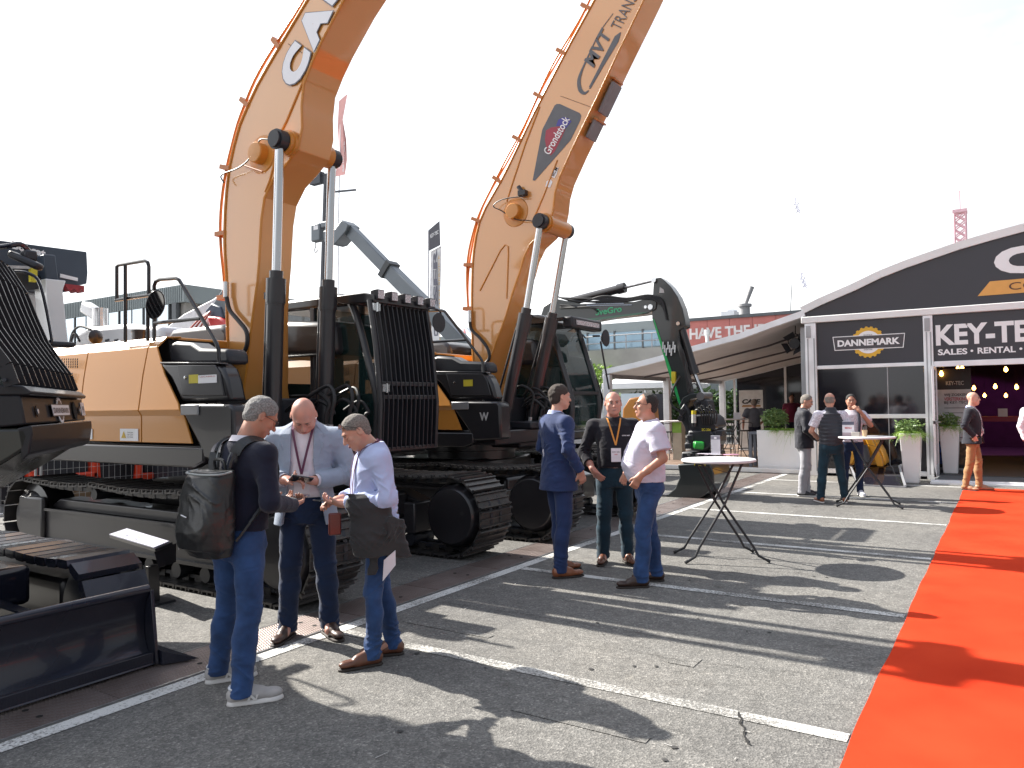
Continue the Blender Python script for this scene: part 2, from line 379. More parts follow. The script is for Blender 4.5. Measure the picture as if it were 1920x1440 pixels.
# flattened tyre scuffs, chewing gum spots and paint flecks on the asphalt
rnd = random.Random(12)
sp_ = MB()
for i in range(55):
    x, y = rnd.uniform(-4.1, -.8), rnd.uniform(2.5, 15); r = rnd.uniform(.006, .02); n = 7; sp_.add([(x + r * math.cos(a * 6.283 / n) * rnd.uniform(.7, 1.2), y + r * math.sin(a * 6.283 / n) * rnd.uniform(.7, 1.2), .0055) for a in range(n)], [tuple(range(n))])
o = struct('chewing_gum_spots', sp_, mat('gum_grey', (.045, .044, .043), .9)); 
sp_ = MB()
for i in range(60):
    x, y = rnd.uniform(-4.1, -.8), rnd.uniform(2.5, 14); a = rnd.uniform(0, 3.14); l = rnd.uniform(.01, .09); w_ = rnd.uniform(.002, .004); d = Vector((math.cos(a), math.sin(a), 0)); n = Vector((-d.y, d.x, 0)) * w_; p = Vector((x, y, .006)); sp_.add([p - n, p + n, p + d * l + n * .4, p + d * l - n * .4], [(0, 1, 2, 3)])
struct('pale_scratches', sp_, mat('scratch_pale', (.42, .41, .39), .8))
# ------------------------------------------------------------------ exhibition pavilion with side canopy
FY = 18.2
M_alu = mat('anodised_aluminium', (.82, .83, .86), .36, .15, .08, 3)
M_alud = mat('grey_aluminium', (.36, .36, .38), .4, .5, .1, 3)
M_white = mat('white_pvc', (.78, .78, .78), .45, 0, .05, 2)
M_sign = mat('sign_navy_black', (.026, .025, .036), .32, 0, .1, 1.2, spec=.6)
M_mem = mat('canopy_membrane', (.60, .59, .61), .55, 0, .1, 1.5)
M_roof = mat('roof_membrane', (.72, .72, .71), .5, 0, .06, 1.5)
M_tint = mat('tinted_glazing', (.012, .011, .016), .07, 0, .3, 1.0, spec=.8)
M_dark = mat('interior_black', (.012, .010, .016), .75, 0, .3, 1)
M_floor = mat('pavilion_floor', (.075, .075, .08), .55, 0, .15, 4)
M_wht = mat('white_print', (.85, .85, .87), .5, 0, .02)
M_wood = mat('deck_board', (.22, .15, .11), .7, 0, .3, 5, bump=.2, bs=30)
M_yel = mat('gear_yellow', (.72, .42, .04), .5, 0, .05)
M_orpr = mat('orange_print', (.74, .38, .10), .5, 0, .05)
def F(px, py, dy=0): p = at_y(px, py, FY + dy); return p
pav = thing('exhibition_pavilion', 'large dark fronted pavilion with white framed arched gable and open entrance on the red carpet', 'pavilion', (1.2, FY, 0))
XL, XR, APX, APZ = -3.86, 6.3, 1.22, 5.18
arc = [(-3.86, 3.71), (-3.44, 3.89), (-2.76, 4.14), (-2.22, 4.37), (-1.7, 4.54), (-.71, 4.81), (-.14, 4.93), (.4, 5.03), (1.22, 5.12)]
arc = arc + [(2 * APX - x, z) for x, z in arc[-2::-1]]
g_ = MB(); g_.xz([(-3.86, 3.60), (-3.86, 3.71)] + arc[1:-1] + [(2 * APX + 3.86, 3.60)], FY - .02, FY + .04); part(pav, 'gable_panel', g_, M_sign)
rim = MB()
for (x0, z0), (x1, z1) in zip(arc[:-1], arc[1:]): rim.bar((x0, FY - .03, z0 + .045), (x1, FY - .03, z1 + .045), .16, .10, up=(0, 1, 0))
part(pav, 'gable_rim', rim, M_white)
rf = MB(); k = len(arc)
rf.add([(x, FY, z + .06) for x, z in arc] + [(x, 30, z + .06) for x, z in arc], [(i, i + 1, k + i + 1, k + i) for i in range(k - 1)]); part(pav, 'roof', rf, M_roof)
b = MB(); b.bb((-3.87, FY - .10, 3.455), (6.3, FY + .08, 3.60)); part(pav, 'eave_beam', b, M_white, .012)
for x0, x1, z1 in ((-3.80, -3.56, 3.45), (-1.42, -1.24, 3.45), (3.68, 3.86, 3.45), (6.0, 6.24, 3.45)):
    p = MB(); p.bb((x0, FY - .08, .0), (x1, FY + .12, z1))
    o = part(pav, 'post', p, M_alu, .008)
    gq = MB(); gq.bb((x0 + .05, FY - .088, .1), (x0 + .075, FY - .079, z1 - .35)); gq.bb((x1 - .055, FY - .088, .1), (x1 - .03, FY - .079, z1 - .35)); q = link('groove', gq.mesh('groove', M_alud, worg(pav)), o)
    gq = MB(); gq.bb((x0 + .03, FY - .10, z1 - .33), (x0 + .13, FY - .081, z1 - .06)); q = link('clamp', gq.mesh('clamp', M_alud, worg(pav)), o)
# facade infill left bay: sign, glass above, glass below
for nm, a, c, mm in (('sign_panel', (-3.55, 2.475), (-1.43, 3.45), M_sign), ('sign_panel', (-1.23, 2.475), (3.67, 3.45), M_sign), ('sign_panel', (3.87, 2.475), (5.99, 3.45), M_sign),
                     ('window_pane', (-3.55, 1.375), (-1.43, 2.395), M_tint), ('window_pane', (-3.55, .16), (-1.43, 1.285), M_tint), ('window_pane', (3.87, 1.375), (5.99, 2.395), M_tint), ('window_pane', (3.87, .16), (5.99, 1.285), M_tint)):
    p = MB(); p.bb((a[0], FY - .015, a[1]), (c[0], FY + .005, c[1])); part(pav, nm, p, mm)
for x0, x1, z0, z1 in ((-3.56, -1.42, 2.395, 2.475), (-3.56, -1.42, 1.285, 1.375), (-3.56, -1.42, .06, .16), (-1.24, 3.68, 2.36, 2.475), (3.86, 6.0, 2.395, 2.475), (3.86, 6, 1.285, 1.375), (3.86, 6, .06, .16)):
    p = MB(); p.bb((x0, FY - .05, z0), (x1, FY + .05, z1)); part(pav, 'rail', p, M_alu, .005)
p = MB(); p.bb((-2.135, FY - .025, .16), (-2.115, FY - .012, 2.39)); part(pav, 'glazing_bar', p, M_alud)
# entrance: open door leaf, threshold, ramp, black room
dr = MB(); dr.bb((-1.235, FY - .82, .12), (-1.19, FY - .74, 2.36)); dr.bb((-1.235, FY - .10, .12), (-1.19, FY - .03, 2.36)); dr.bb((-1.235, FY - .82, 2.28), (-1.19, FY - .03, 2.36)); dr.bb((-1.235, FY - .82, .12), (-1.19, FY - .03, .34)); dr.bb((-1.235, FY - .82, 1.18), (-1.19, FY - .03, 1.25))
dl = part(pav, 'door', dr, M_alu, .005)
dp = MB(); dp.bb((-1.219, FY - .74, .34), (-1.205, FY - .10, 2.28)); link('pane', dp.mesh('pane', M_tint, worg(pav)), dl)
dh = MB(); dh.cyl((-1.19, FY - .70, 1.22), (-1.12, FY - .70, 1.22), .012); dh.cyl((-1.12, FY - .70, 1.22), (-1.12, FY - .56, 1.22), .012); link('handle', dh.mesh('handle', M_steel, worg(pav)), dl)
th = MB(); th.bb((-1.3, FY - .9, -.01), (3.7, FY - .82, .075)); th.bb((-1.3, FY - 1.02, -.01), (3.7, FY - .9, .04)); part(pav, 'threshold', th, M_alu, .005)
th = MB(); th.bb((-1.23, FY - .82, .0), (3.67, FY + .1, .085)); part(pav, 'ramp_mat', th, mat('grey_mat', (.16, .17, .18), .7, 0, .1, 3))
rm = MB(); rm.bb((-3.75, FY + .1, .02), (6.2, 29.5, .1)); part(pav, 'floor', rm, M_floor)
rm = MB(); rm.bb((-3.72, 29.5, 0), (6.2, 29.56, 5)); part(pav, 'back_wall', rm, M_dark)
rm = MB(); rm.bb((-3.78, FY + .2, 0), (-3.72, 29.5, 3.5)); part(pav, 'side_wall', rm, M_dark)
rm = MB(); rm.bb((6.2, FY + .2, 0), (6.26, 29.5, 3.5)); part(pav, 'side_wall', rm, M_dark)
rm = MB(); rm.bb((-3.72, FY + .2, 3.38), (6.2, 29.5, 3.42)); part(pav, 'ceiling', rm, M_dark)
# signs
def word(root, t, px0, py0, px1, py1, mtl, bold=.02, shear=0, dy=-.028, lift=.004, name='lettering'):
    a = F(px0, py1, dy); c = F(px1, py0, dy); return text(root, t, a, (1, 0, 0), (0, 0, 1), c.x - a.x, c.z - a.z, mtl, bold, shear, name, lift)
text(pav, 'KEY-TEC', (-1.19, FY - .02, 2.80), (1, 0, 0), (0, 0, 1), 1.98, .44, M_wht, .035)
text(pav, 'SALES', (-1.16, FY - .02, 2.60), (1, 0, 0), (0, 0, 1), .53, .125, M_wht, .03)
text(pav, '•', (-.575, FY - .02, 2.64), (1, 0, 0), (0, 0, 1), .05, .05, M_wht)
text(pav, 'RENTAL', (-.45, FY - .02, 2.60), (1, 0, 0), (0, 0, 1), .65, .125, M_wht, .03)
text(pav, '•', (.26, FY - .02, 2.64), (1, 0, 0), (0, 0, 1), .05, .05, M_wht)
text(pav, 'SERVICE', (.37, FY - .02, 2.60), (1, 0, 0), (0, 0, 1), .75, .125, M_wht, .03)
text(pav, 'CASE', (-.12, FY - .02, 4.17), (1, 0, 0), (0, 0, 1), 2.68, .55, M_wht, .06)
og = MB(); og.xz([(-.42, 3.78), (2.85, 3.78), (2.85, 4.06), (-.20, 4.06)], FY - .032, FY - .021); part(pav, 'orange_bar', og, M_orpr)
text(pav, 'CONSTRUCTION', (.12, FY - .034, 3.85), (1, 0, 0), (0, 0, 1), 2.55, .15, mat('brown_print', (.10, .05, .03), .5), 0)
# gear badge sign
def gear(root, c, r, ux, uy, mt_y, mt_w, mt_d, wid, hgt, txt, small=None):
    c = Vector(c); ux = Vector(ux).normalized(); uy = Vector(uy).normalized(); n = ux.cross(uy)
    P = lambda a, b, l: c + ux * a + uy * b + n * l
    pts = []
    T = 20
    for i in range(T):
        for f, rr in ((0, .93), (.12, 1.0), (.5, 1.0), (.62, .93)):
            a = 2 * math.pi * (i + f) / T; pts.append(P(rr * r * math.cos(a), rr * r * math.sin(a), .001))
    q = MB(); q.prism(pts, n * .004); part(root, 'gear_ring', q, mt_y)
    q = MB(); q.prism([P(.72 * r * math.cos(2 * math.pi * i / 40), .72 * r * math.sin(2 * math.pi * i / 40), .0052) for i in range(40)], n * .002); part(root, 'gear_disc', q, mt_w)
    for g1, off, mm in ((0.012 * wid, .0074, mt_w), (0, .0096, mt_d)):
        q = MB(); w2, h2 = wid / 2 + g1, hgt / 2 + g1
        q.prism([P(-w2, h2, off), P(-w2 * .95, -h2, off), P(w2 * .95, -h2, off), P(w2, h2, off)], n * .002); part(root, 'name_plate', q, mm)
    if txt: text(root, txt, P(-wid * .44, -hgt * .26, .0118), ux, uy, wid * .88, hgt * .52, mt_w, .045)
    if small:
        text(root, small[0], P(-.25 * r, .40 * r, .0076), ux, uy, .5 * r, .10 * r, mt_d); text(root, small[1], P(-.25 * r, -.52 * r, .0076), ux, uy, .5 * r, .10 * r, mt_d)
gear(pav, (-2.49, FY - .018, 2.955), .345, (1, .0, 0), (0, 0, 1), M_yel, M_wht, mat('plate_grey', (.07, .065, .075), .4), 1.42, .28, 'DANNEMARK', ('RECEPTION', 'EVENTHAL'))
# pendant bulbs inside
M_bulb = mat('filament_bulb', (.9, .5, .15), .3, emit=(1.0, .45, .08, 9))
M_cab = mat('cable_black', (.012, .012, .014), .6)
BL = ['lit filament bulb just right of the WIJ ZOEKEN banner, left of a row of three', 'lit filament bulb in the middle of the row of three', 'lit filament bulb right of the middle one, near the picture edge', 'lit filament bulb high up, left of a close pair above the banner', 'lit filament bulb high up, right of a close pair above the banner', 'lit filament bulb high up alone near the top of the entrance', 'orange glowing bulb just inside the top left corner of the door opening', 'faint bulb seen through the dark window left of the entrance', 'lit bulb cut off by the right picture edge, lower one', 'lit bulb cut off by the right picture edge, upper one', 'small far bulb below and right of the left bulb of the row', 'small far bulb below and between the middle and right bulbs']
for i, (px, py, y) in enumerate([(1826, 727, 23), (1866, 724, 23), (1906, 725, 23), (1796, 691, 21), (1804, 689, 23.5), (1886, 692, 21.5), (1765, 700, 19.5), (1566, 730, 20.5), (1935, 722, 23), (1930, 690, 21.5), (1846, 741, 26.5), (1886, 741, 26.5)]):
    p = at_y(px, py, y); t = thing('pendant_lamp', '', 'lamp', p, 'bare filament bulbs hanging inside the pavilion')
    t['label'] = BL[i]
    q = MB(); q.lathe(p, [(.001, -.07), (.03, -.055), (.043, -.02), (.035, .015), (.018, .045), (.016, .06)], 12); part(t, 'bulb', q, M_bulb)
    q = MB(); q.cyl(p + Vector((0, 0, .06)), p + Vector((0, 0, .11)), .02); q.cyl(p + Vector((0, 0, .11)), (p.x, p.y, 3.39), .004, n=6); part(t, 'cord', q, M_cab)
# purple stage light washing the back of the room
for lx in (-.6, 2.2):
    sp = Vector((lx, 27.2, 3.0)); t = thing('stage_light', 'purple stage light inside, ' + ('left' if lx < 0 else 'right') + ' one of two at the back of the pavilion', 'lamp', sp)
    q = MB(); q.cyl(sp, sp + Vector((0, -.2, -.12)), .09, n=14); q.cyl(sp, sp + Vector((0, 0, .4)), .012, n=6); part(t, 'housing', q, M_cab)
    ld = bpy.data.lights.new('stage_light_lamp', 'SPOT'); ld.energy = 42; ld.color = (.85, .2, .75); ld.spot_size = R_(120); ld.shadow_soft_size = .1
    lo = bpy.data.objects.new('light_beam', ld); COL.objects.link(lo); lo.parent = t; lo.location = (0, -.22, -.14); lo.rotation_euler = (Vector((.15, -.35, 1))).to_track_quat('Z', 'Y').to_euler()
q = MB(); q.bb((-3.6, 28.9, .1), (6.1, 29.3, 3.3)); part(pav, 'curtain', q, mat('plum_curtain', (.05, .02, .05), .9, 0, .3, 3))
# roll-up poster
def poster(root, x0, z0, x1, z1, y, mtl, name='sheet'):
    q = MB(); q.bb((x0, y, z0), (x1, y + .006, z1)); return part(root, name, q, mtl)
M_pblk = mat('poster_black', (.02, .02, .022), .45); M_pwht = mat('poster_white', (.62, .62, .64), .5); M_pred = mat('poster_red', (.45, .03, .06), .5)
ps = thing('roller_banner', 'tall recruitment banner reading WIJ ZOEKEN VERSTERKING beside the pavilion entrance', 'banner', (-.75, 19.6, .1))
PYY = 19.6
def pz(px, py): return at_y(px, py, PYY)
a = pz(1761, 868); b_ = pz(1820, 690); x0, x1 = a.x, b_.x
poster(ps, x0, .14, x1, 2.36, PYY, M_pblk)
zt = pz(1800, 730).z; zb = pz(1800, 828).z; poster(ps, x0 + .005, zb, x1 - .005, zt, PYY - .004, M_pwht, 'text_area')
w_ = x1 - x0
text(ps, 'KEY-TEC', (x0 + .27 * w_, PYY - .002, pz(1790, 722).z), (1, 0, 0), (0, 0, 1), .52 * w_, .09, mat('print_grey', (.45, .45, .45), .5), .02)
for i, (t_, mm) in enumerate((('WIJ ZOEKEN', M_pblk), ('VERSTERKING', M_pred), ('BIJ KEY-TEC!', M_pblk))):
    text(ps, t_, (x0 + .2 * w_, PYY - .006, pz(1790, 744 + 7.2 * i).z), (1, 0, 0), (0, 0, 1), .68 * w_, .075, mm, .02)
ln = MB()
for i in range(7): z = zt - .42 - i * .11; ln.bb((x0 + .2 * w_, PYY - .0065, z), (x0 + (.85 - .1 * (i % 3)) * w_, PYY - .005, z + .014))
part(ps, 'text_line', ln, mat('print_dark', (.10, .10, .11), .5), kind='stuff')
for i, (c0, c1, cc) in enumerate(((.02, .49, (.04, .08, .30)), (.51, .98, (.10, .06, .035)))):
    q = MB(); q.bb((x0 + c0 * w_, PYY - .008, .22), (x0 + c1 * w_, PYY - .003, zb - .01)); part(ps, 'photo_print', q, mat('photo_print_%d' % i, cc, .4, 0, .9, 9))
q = MB(); q.bb((x0 - .02, PYY - .08, .09), (x1 + .02, PYY + .1, .14)); part(ps, 'foot', q, M_alud, .01)
# ------------------------------------------------------------------ open side canopy (left wing)
can = thing('side_canopy', 'open white framed canopy with grey membrane ceiling joined to the left of the pavilion', 'canopy', (-6.3, 23, 0))
wing = [(p.x, p.z) for p in (F(1138, 699), F(1190, 687), F(1240, 674), F(1300, 656), F(1390, 632), F(1450, 610), F(1500, 590))]; wing[0] = (-8.92, wing[0][1]); wing[-1] = (-3.8, wing[-1][1])
YB = 28.0
rim = MB()
for (x0, z0), (x1, z1) in zip(wing[:-1], wing[1:]): rim.bar((x0, FY, z0 + .02), (x1, FY, z1 + .02), .14, .17, up=(0, 1, 0))
part(can, 'front_rim', rim, M_alu)
rim = MB()
for (x0, z0), (x1, z1) in zip(wing[:-1], wing[1:]): rim.bar((x0, YB, z0 - .02), (x1, YB, z1 - .02), .1, .22, up=(0, 1, 0))
part(can, 'back_rim', rim, M_alu)
# membrane: sags between cross ribs
nx, ny = 24, 40
def memz(x, y, dz): zz = np.interp(x, [p[0] for p in wing], [p[1] for p in wing]); u = (y - FY) / (YB - FY); return zz - .05 - .035 * math.sin(math.pi * ((u * 4) % 1)) ** 1.0 * math.sin(math.pi * (x + 8.92) / 5.2) + dz
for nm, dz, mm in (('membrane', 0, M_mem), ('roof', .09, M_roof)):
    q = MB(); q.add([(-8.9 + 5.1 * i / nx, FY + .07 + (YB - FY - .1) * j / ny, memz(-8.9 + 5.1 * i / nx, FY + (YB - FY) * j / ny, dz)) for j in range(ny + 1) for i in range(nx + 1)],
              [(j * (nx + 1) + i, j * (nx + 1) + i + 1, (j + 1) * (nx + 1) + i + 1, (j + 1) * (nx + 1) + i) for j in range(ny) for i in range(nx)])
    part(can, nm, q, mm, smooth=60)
for u in (.25, .5, .75):
    q = MB(); y = FY + u * (YB - FY)
    for (x0, z0), (x1, z1) in zip(wing[:-1], wing[1:]): q.bar((x0, y, z0 - .075), (x1, y, z1 - .075), .05, .03, up=(0, 1, 0))
    part(can, 'cross_rib', q, mat('rib_dark', (.09, .08, .09), .5))
q = MB(); q.bb((-8.98, FY, 2.36), (-8.82, YB, 2.52)); part(can, 'side_eave', q, M_alud)
for y, x in ((FY, -8.9), (22.4, -8.9), (YB - .1, -8.9), (YB - .1, -3.95)):
    q = MB(); q.bb((x - .02, y - .08, 0), (x + .17, y + .1, 2.45)); part(can, 'post', q, M_alu, .008)
q = MB(); q.bb((-3.98, FY + .3, 0), (-3.86, FY + .42, 3.4)); part(can, 'post', q, M_alud, .008)
# deck: front kerb beam and boards
q = MB(); q.bb((-8.95, FY - .02, .012), (-3.82, FY + .14, .115)); part(can, 'front_beam', q, M_white, .01)
q = MB(); q.bb((-8.9, FY + .15, -.01), (-3.85, YB, .07)); part(can, 'subfloor', q, M_dark)
bd = MB(); bd.bb((-2.52, -.0725, 0), (2.52, .0725, .03)); bme = bd.mesh('deck_board', M_wood)
for j in range(66):
    o = link('deck_board', bme, can); o.location = (-6.38 + 6.3, FY + .23 + j * .15 - 23, .075 + random.uniform(0, .003))
# rear wall of the wing (dark glazing with frames)
for i, (x0, x1) in enumerate(((-8.30, -6.6), (-6.52, -5.6), (-5.52, -3.95))):
    q = MB(); q.bb((x0, YB - .02, .1), (x1, YB, 2.55 + .0)); part(can, 'rear_pane', q, M_tint)
q = MB(); q.add([(-8.3, YB - .01, 2.54), (-3.9, YB - .01, 2.54), (-3.9, YB - .01, 3.50), (-8.3, YB - .01, 2.58)], [(0, 1, 2, 3)]); part(can, 'rear_upper_panel', q, M_sign)
q = MB(); q.bb((-6.6, YB - .06, .1), (-6.52, YB + .02, 3.0)); part(can, 'mullion', q, M_alu)
q = MB(); q.bb((-5.6, YB - .06, .1), (-5.52, YB + .02, 3.2)); part(can, 'mullion', q, M_alud)
for x0 in (-8.42,): q = MB(); q.bb((x0, YB - .06, .1), (x0 + .07, YB + .02, 2.5)); part(can, 'mullion', q, M_alu)
q = MB(); q.bb((-8.85, YB - .05, .8), (-8.4, YB + .01, .88)); part(can, 'mid_rail', q, M_alu)
# heater / lamp hanging at the canopy corner
hp = at_y(1492, 645, 19.0)
lt = thing('stage_lamp', 'black stage lamp with folded barn doors hanging at the canopy corner', 'lamp', hp)
q = MB(); q.lathe(hp, [(.02, -.16), (.13, -.15), (.15, 0), (.10, .12), (.03, .16)], 10, 'y'); part(lt, 'housing', q, mat('lamp_black', (.02, .02, .024), .5))
for a in range(4):
    q = MB(); d = Vector((math.cos(a * 1.57 + .5), 0, math.sin(a * 1.57 + .5))); e = Vector((-d.z, 0, d.x)); c0 = hp + d * .14 + Vector((0, -.12, 0)); c1 = hp + d * .24 + Vector((0, -.26, 0))
    q.prism([c0 - e * .1, c0 + e * .1, c1 + e * .14, c1 - e * .14], d * .006); part(lt, 'barn_door', q, mat('lamp_black', (.02, .02, .024), .5))
q = MB(); q.tube([hp + Vector((-.17, 0, 0)), hp + Vector((-.17, 0, .15)), hp + Vector((0, 0, .25)), hp + Vector((.17, 0, .15)), hp + Vector((.17, 0, 0))], .012); q.cyl(hp + Vector((0, 0, .25)), hp + Vector((0, 0, .5)), .012); part(lt, 'yoke', q, M_cab)
# CASE banner at the back of the wing
by = 24.5
a = at_y(1388, 850, by); c = at_y(1430, 731, by)
cb = thing('roller_banner', 'white pull-up banner with black CASE lettering standing under the side canopy', 'banner', ((a.x + c.x) / 2, by, .1))
q = MB(); q.bb((a.x, by, .16), (c.x, by + .006, c.z)); part(cb, 'sheet', q, mat('banner_white', (.70, .70, .70), .5))
ww = c.x - a.x; z0 = at_y(1410, 757, by).z
text(cb, 'CASE', (a.x + .13 * ww, by - .002, z0), (1, 0, 0), (0, 0, 1), .78 * ww, .15, M_pblk, .05, .25)
q = MB(); q.xz([(a.x + .1 * ww, z0 - .10), (a.x + .9 * ww, z0 - .10), (a.x + .9 * ww, z0 - .04), (a.x + .16 * ww, z0 - .04)], by - .006, by - .003); part(cb, 'underline', q, mat('tan_print', (.42, .24, .10), .5))
q = MB(); q.bb((a.x - .01, by - .06, .1), (c.x + .01, by + .08, .16)); part(cb, 'foot', q, M_alud, .01)
# ------------------------------------------------------------------ planters with foliage
def leaf_mat(name, c, c2):
    m = mat(name, c, .4, 0, 0, 9, col2=c2); return m
M_leafA = leaf_mat('fern_green', (.15, .29, .04), (.34, .50, .09)); M_leafB = leaf_mat('shrub_green', (.07, .15, .035), (.24, .34, .12))
M_planter = mat('white_planter', (.86, .86, .87), .35, 0, .04, 2)
M_soil = mat('soil', (.03, .02, .015), .95)
def fronds(c, rx, ry, n, ln, droop, seed, leaf=.05, up=.5):
    rnd = random.Random(seed); q = MB(); c = Vector(c)
    for i in range(n):
        a = rnd.uniform(0, 2 * math.pi); s = rnd.random() ** .5; p0 = c + Vector((rx * s * math.cos(a) * .8, ry * s * math.sin(a) * .8, 0))
        a2 = a + rnd.uniform(-.7, .7); l = ln * rnd.uniform(.55, 1.15); u = up * rnd.uniform(.3, 1.5)
        d = Vector((math.cos(a2), math.sin(a2), u)).normalized(); prev = p0; k = 8
        for j in range(1, k + 1):
            t = j / k; p = p0 + d * l * t + Vector((0, 0, -droop * l * t * t * rnd.uniform(.8, 1.1))); t_ = (p - prev).normalized()
            sd_ = t_.cross(Vector((0, 0, 1))).normalized(); w0 = leaf * (1.15 - t) * rnd.uniform(.7, 1.2)
            for sg in (-1, 1):
                e = sd_ * sg * w0 + t_ * w0 * .7 + Vector((0, 0, rnd.uniform(-.3, .25) * w0)); q.add([prev, prev + e * .55 + t_ * w0 * .22, prev + e, prev + e * .5 - t_ * w0 * .15], [(0, 1, 2, 3)])
            q.add([prev, p, p + sd_ * .003, prev + sd_ * .003], [(0, 1, 2, 3)]); prev = p
    return q
def leafball(c, r, n, s, seed):
    rnd = random.Random(seed); q = MB(); c = Vector(c)
    for i in range(n):
        d = Vector((rnd.gauss(0, 1), rnd.gauss(0, 1), rnd.gauss(0, 1))).normalized() * rnd.random() ** .4; p = c + Vector((d.x * r[0], d.y * r[1], d.z * r[2]))
        a = Vector((rnd.gauss(0, 1), rnd.gauss(0, 1), rnd.gauss(0, .6))).normalized(); b_ = a.cross(Vector((rnd.gauss(0, 1), rnd.gauss(0, 1), rnd.gauss(0, 1)))).normalized(); l = s * rnd.uniform(.6, 1.3)
        q.add([p, p + a * l * .5 + b_ * l * .22, p + a * l, p + a * l * .5 - b_ * l * .22], [(0, 1, 2, 3)])
    return q
# low wide box planter on the deck
p1 = thing('planter', 'wide white box planter with ferns at the edge of the canopy deck', 'planter', (-4.42, 18.58, .105))
x0, x1 = -4.99, -3.93
q = MB(); q.add([(x0, 18.38, .105), (x1, 18.38, .105), (x1, 18.78, .105), (x0, 18.78, .105), (x0 - .01, 18.36, 1.0), (x1 + .01, 18.36, 1.0), (x1 + .01, 18.8, 1.0), (x0 - .01, 18.8, 1.0), (x0 + .03, 18.4, 1.0), (x1 - .03, 18.4, 1.0), (x1 - .03, 18.76, 1.0), (x0 + .03, 18.76, 1.0), (x0 + .03, 18.4, .92), (x1 - .03, 18.4, .92), (x1 - .03, 18.76, .92), (x0 + .03, 18.76, .92)],
          [(0, 1, 5, 4), (1, 2, 6, 5), (2, 3, 7, 6), (3, 0, 4, 7), (0, 3, 2, 1), (4, 5, 9, 8), (5, 6, 10, 9), (6, 7, 11, 10), (7, 4, 8, 11), (8, 9, 13, 12), (9, 10, 14, 13), (10, 11, 15, 14), (11, 8, 12, 15)]); part(p1, 'box', q, M_planter, .008)
q = MB(); q.bb((x0 + .03, 18.4, .9), (x1 - .03, 18.76, .95)); part(p1, 'soil', q, M_soil)
part(p1, 'fern', fronds((-4.4, 18.52, .98), .5, .18, 230, .34, .7, 3, .075, .8), M_leafA, smooth=0, kind='stuff')
part(p1, 'shrub', leafball((-4.62, 18.56, 1.28), (.33, .2, .25), 1300, .07, 5), M_leafB, smooth=0, kind='stuff')
part(p1, 'hanging_fern', fronds((-4.15, 18.46, .97), .3, .08, 40, .34, 1.5, 9, .04, .25), M_leafA, smooth=0, kind='stuff')
def tall_planter(c, label, seed, h=1.0):
    c = Vector(c); t = thing('planter', label, 'planter', c, 'tall white column planters by the entrance')
    q = MB(); prof = [(.135, 0), (.19, h - .02), (.195, h), (.17, h), (.165, h - .06)]
    vs = []; 
    for r, z in prof: vs += [c + Vector((sx * r, sy * r, z)) for sx, sy in ((-1, -1), (1, -1), (1, 1), (-1, 1))]
    q.add(vs, [(i * 4 + j, i * 4 + (j + 1) % 4, (i + 1) * 4 + (j + 1) % 4, (i + 1) * 4 + j) for i in range(4) for j in range(4)] + [(3, 2, 1, 0), (16, 17, 18, 19)]); part(t, 'column', q, M_planter, .012)
    part(t, 'fern', fronds(c + Vector((0, 0, h - .03)), .17, .17, 150, .40, .8, seed, .08, .75), M_leafA, smooth=0, kind='stuff')
    part(t, 'shrub', leafball(c + Vector((-.05, 0, h + .13)), (.26, .22, .16), 520, .07, seed + 1), M_leafB, smooth=0, kind='stuff')
tall_planter((-1.63, 17.35, 0), 'tall white column planter with ferns standing left of the pavilion door', 21)
tall_planter((-1.02, 18.75, .1), 'tall white column planter in the shade behind the open pavilion door', 31)
# ------------------------------------------------------------------ buildings and things far behind
M_fascia = mat('grey_cladding', (.27, .31, .32), .55, .1, .08, .5)
M_glassb = mat('office_glass', (.62, .70, .76), .05, 0.8, .15, .3, spec=.9)
M_conc = mat('concrete', (.34, .33, .31), .85, 0, .15, 1)
M_redw = mat('red_panel_wall', (.52, .18, .16), .7, 0, .12, 1.5)
M_frame = mat('dark_window_frame', (.10, .11, .12), .5, .2)
c0 = at_d(345, 533, 33); X0, Y0, Z0 = c0.x, c0.y, c0.z
bl = thing('office_building', 'long two storey glass fronted building with grey fascia behind the orange excavator', 'building', (X0 - 14, Y0 + 6, 0))
q = MB(); q.bb((X0 - 34, Y0 + .15, 0), (X0 - .15, Y0 + 13, Z0 - .02)); part(bl, 'core', q, M_conc)
zf = at_d(345, 566, 33).z
q = MB(); q.bb((X0 - 34.2, Y0 - .02, zf), (X0 + .02, Y0 + 13.2, Z0)); part(bl, 'fascia', q, M_fascia)
ribs = MB()
for i in range(220): x = X0 - .2 - i * .155; ribs.bb((x, Y0 - .05, zf + .02), (x + .05, Y0 - .02, Z0 - .03))
part(bl, 'cladding_rib', ribs, M_fascia, kind='stuff')
for i in range(17):
    x = X0 - 1.1 - i * 2.0
    q = MB(); q.bb((x - 1.9, Y0 + .02, 2.6), (x, Y0 + .06, zf - .02)); pn = part(bl, 'window', q, M_glassb)
    q = MB(); q.bb((x - .06, Y0 - .02, 2.4), (x + .02, Y0 + .1, zf)); q.bb((x - .99, Y0 - .0, 2.4), (x - .95, Y0 + .1, zf)); link('frame', q.mesh('frame', M_frame, worg(bl)), pn)
q = MB(); q.bb((X0 - .75, Y0 - .1, 0), (X0 - .45, Y0 + .1, zf)); part(bl, 'column', q, M_frame)
for i in range(4):
    y = Y0 + .8 + i * 3.0; q = MB(); q.bb((X0 - .06, y, 2.2), (X0 - .02, y + 2.8, zf - .05)); part(bl, 'wall_panel', q, mat('pale_panel', (.42, .43, .46), .6))
q = MB(); q.bb((X0 - 34, Y0 - .04, 2.2), (X0, Y0 + .1, 2.55)); part(bl, 'sill_band', q, M_fascia)
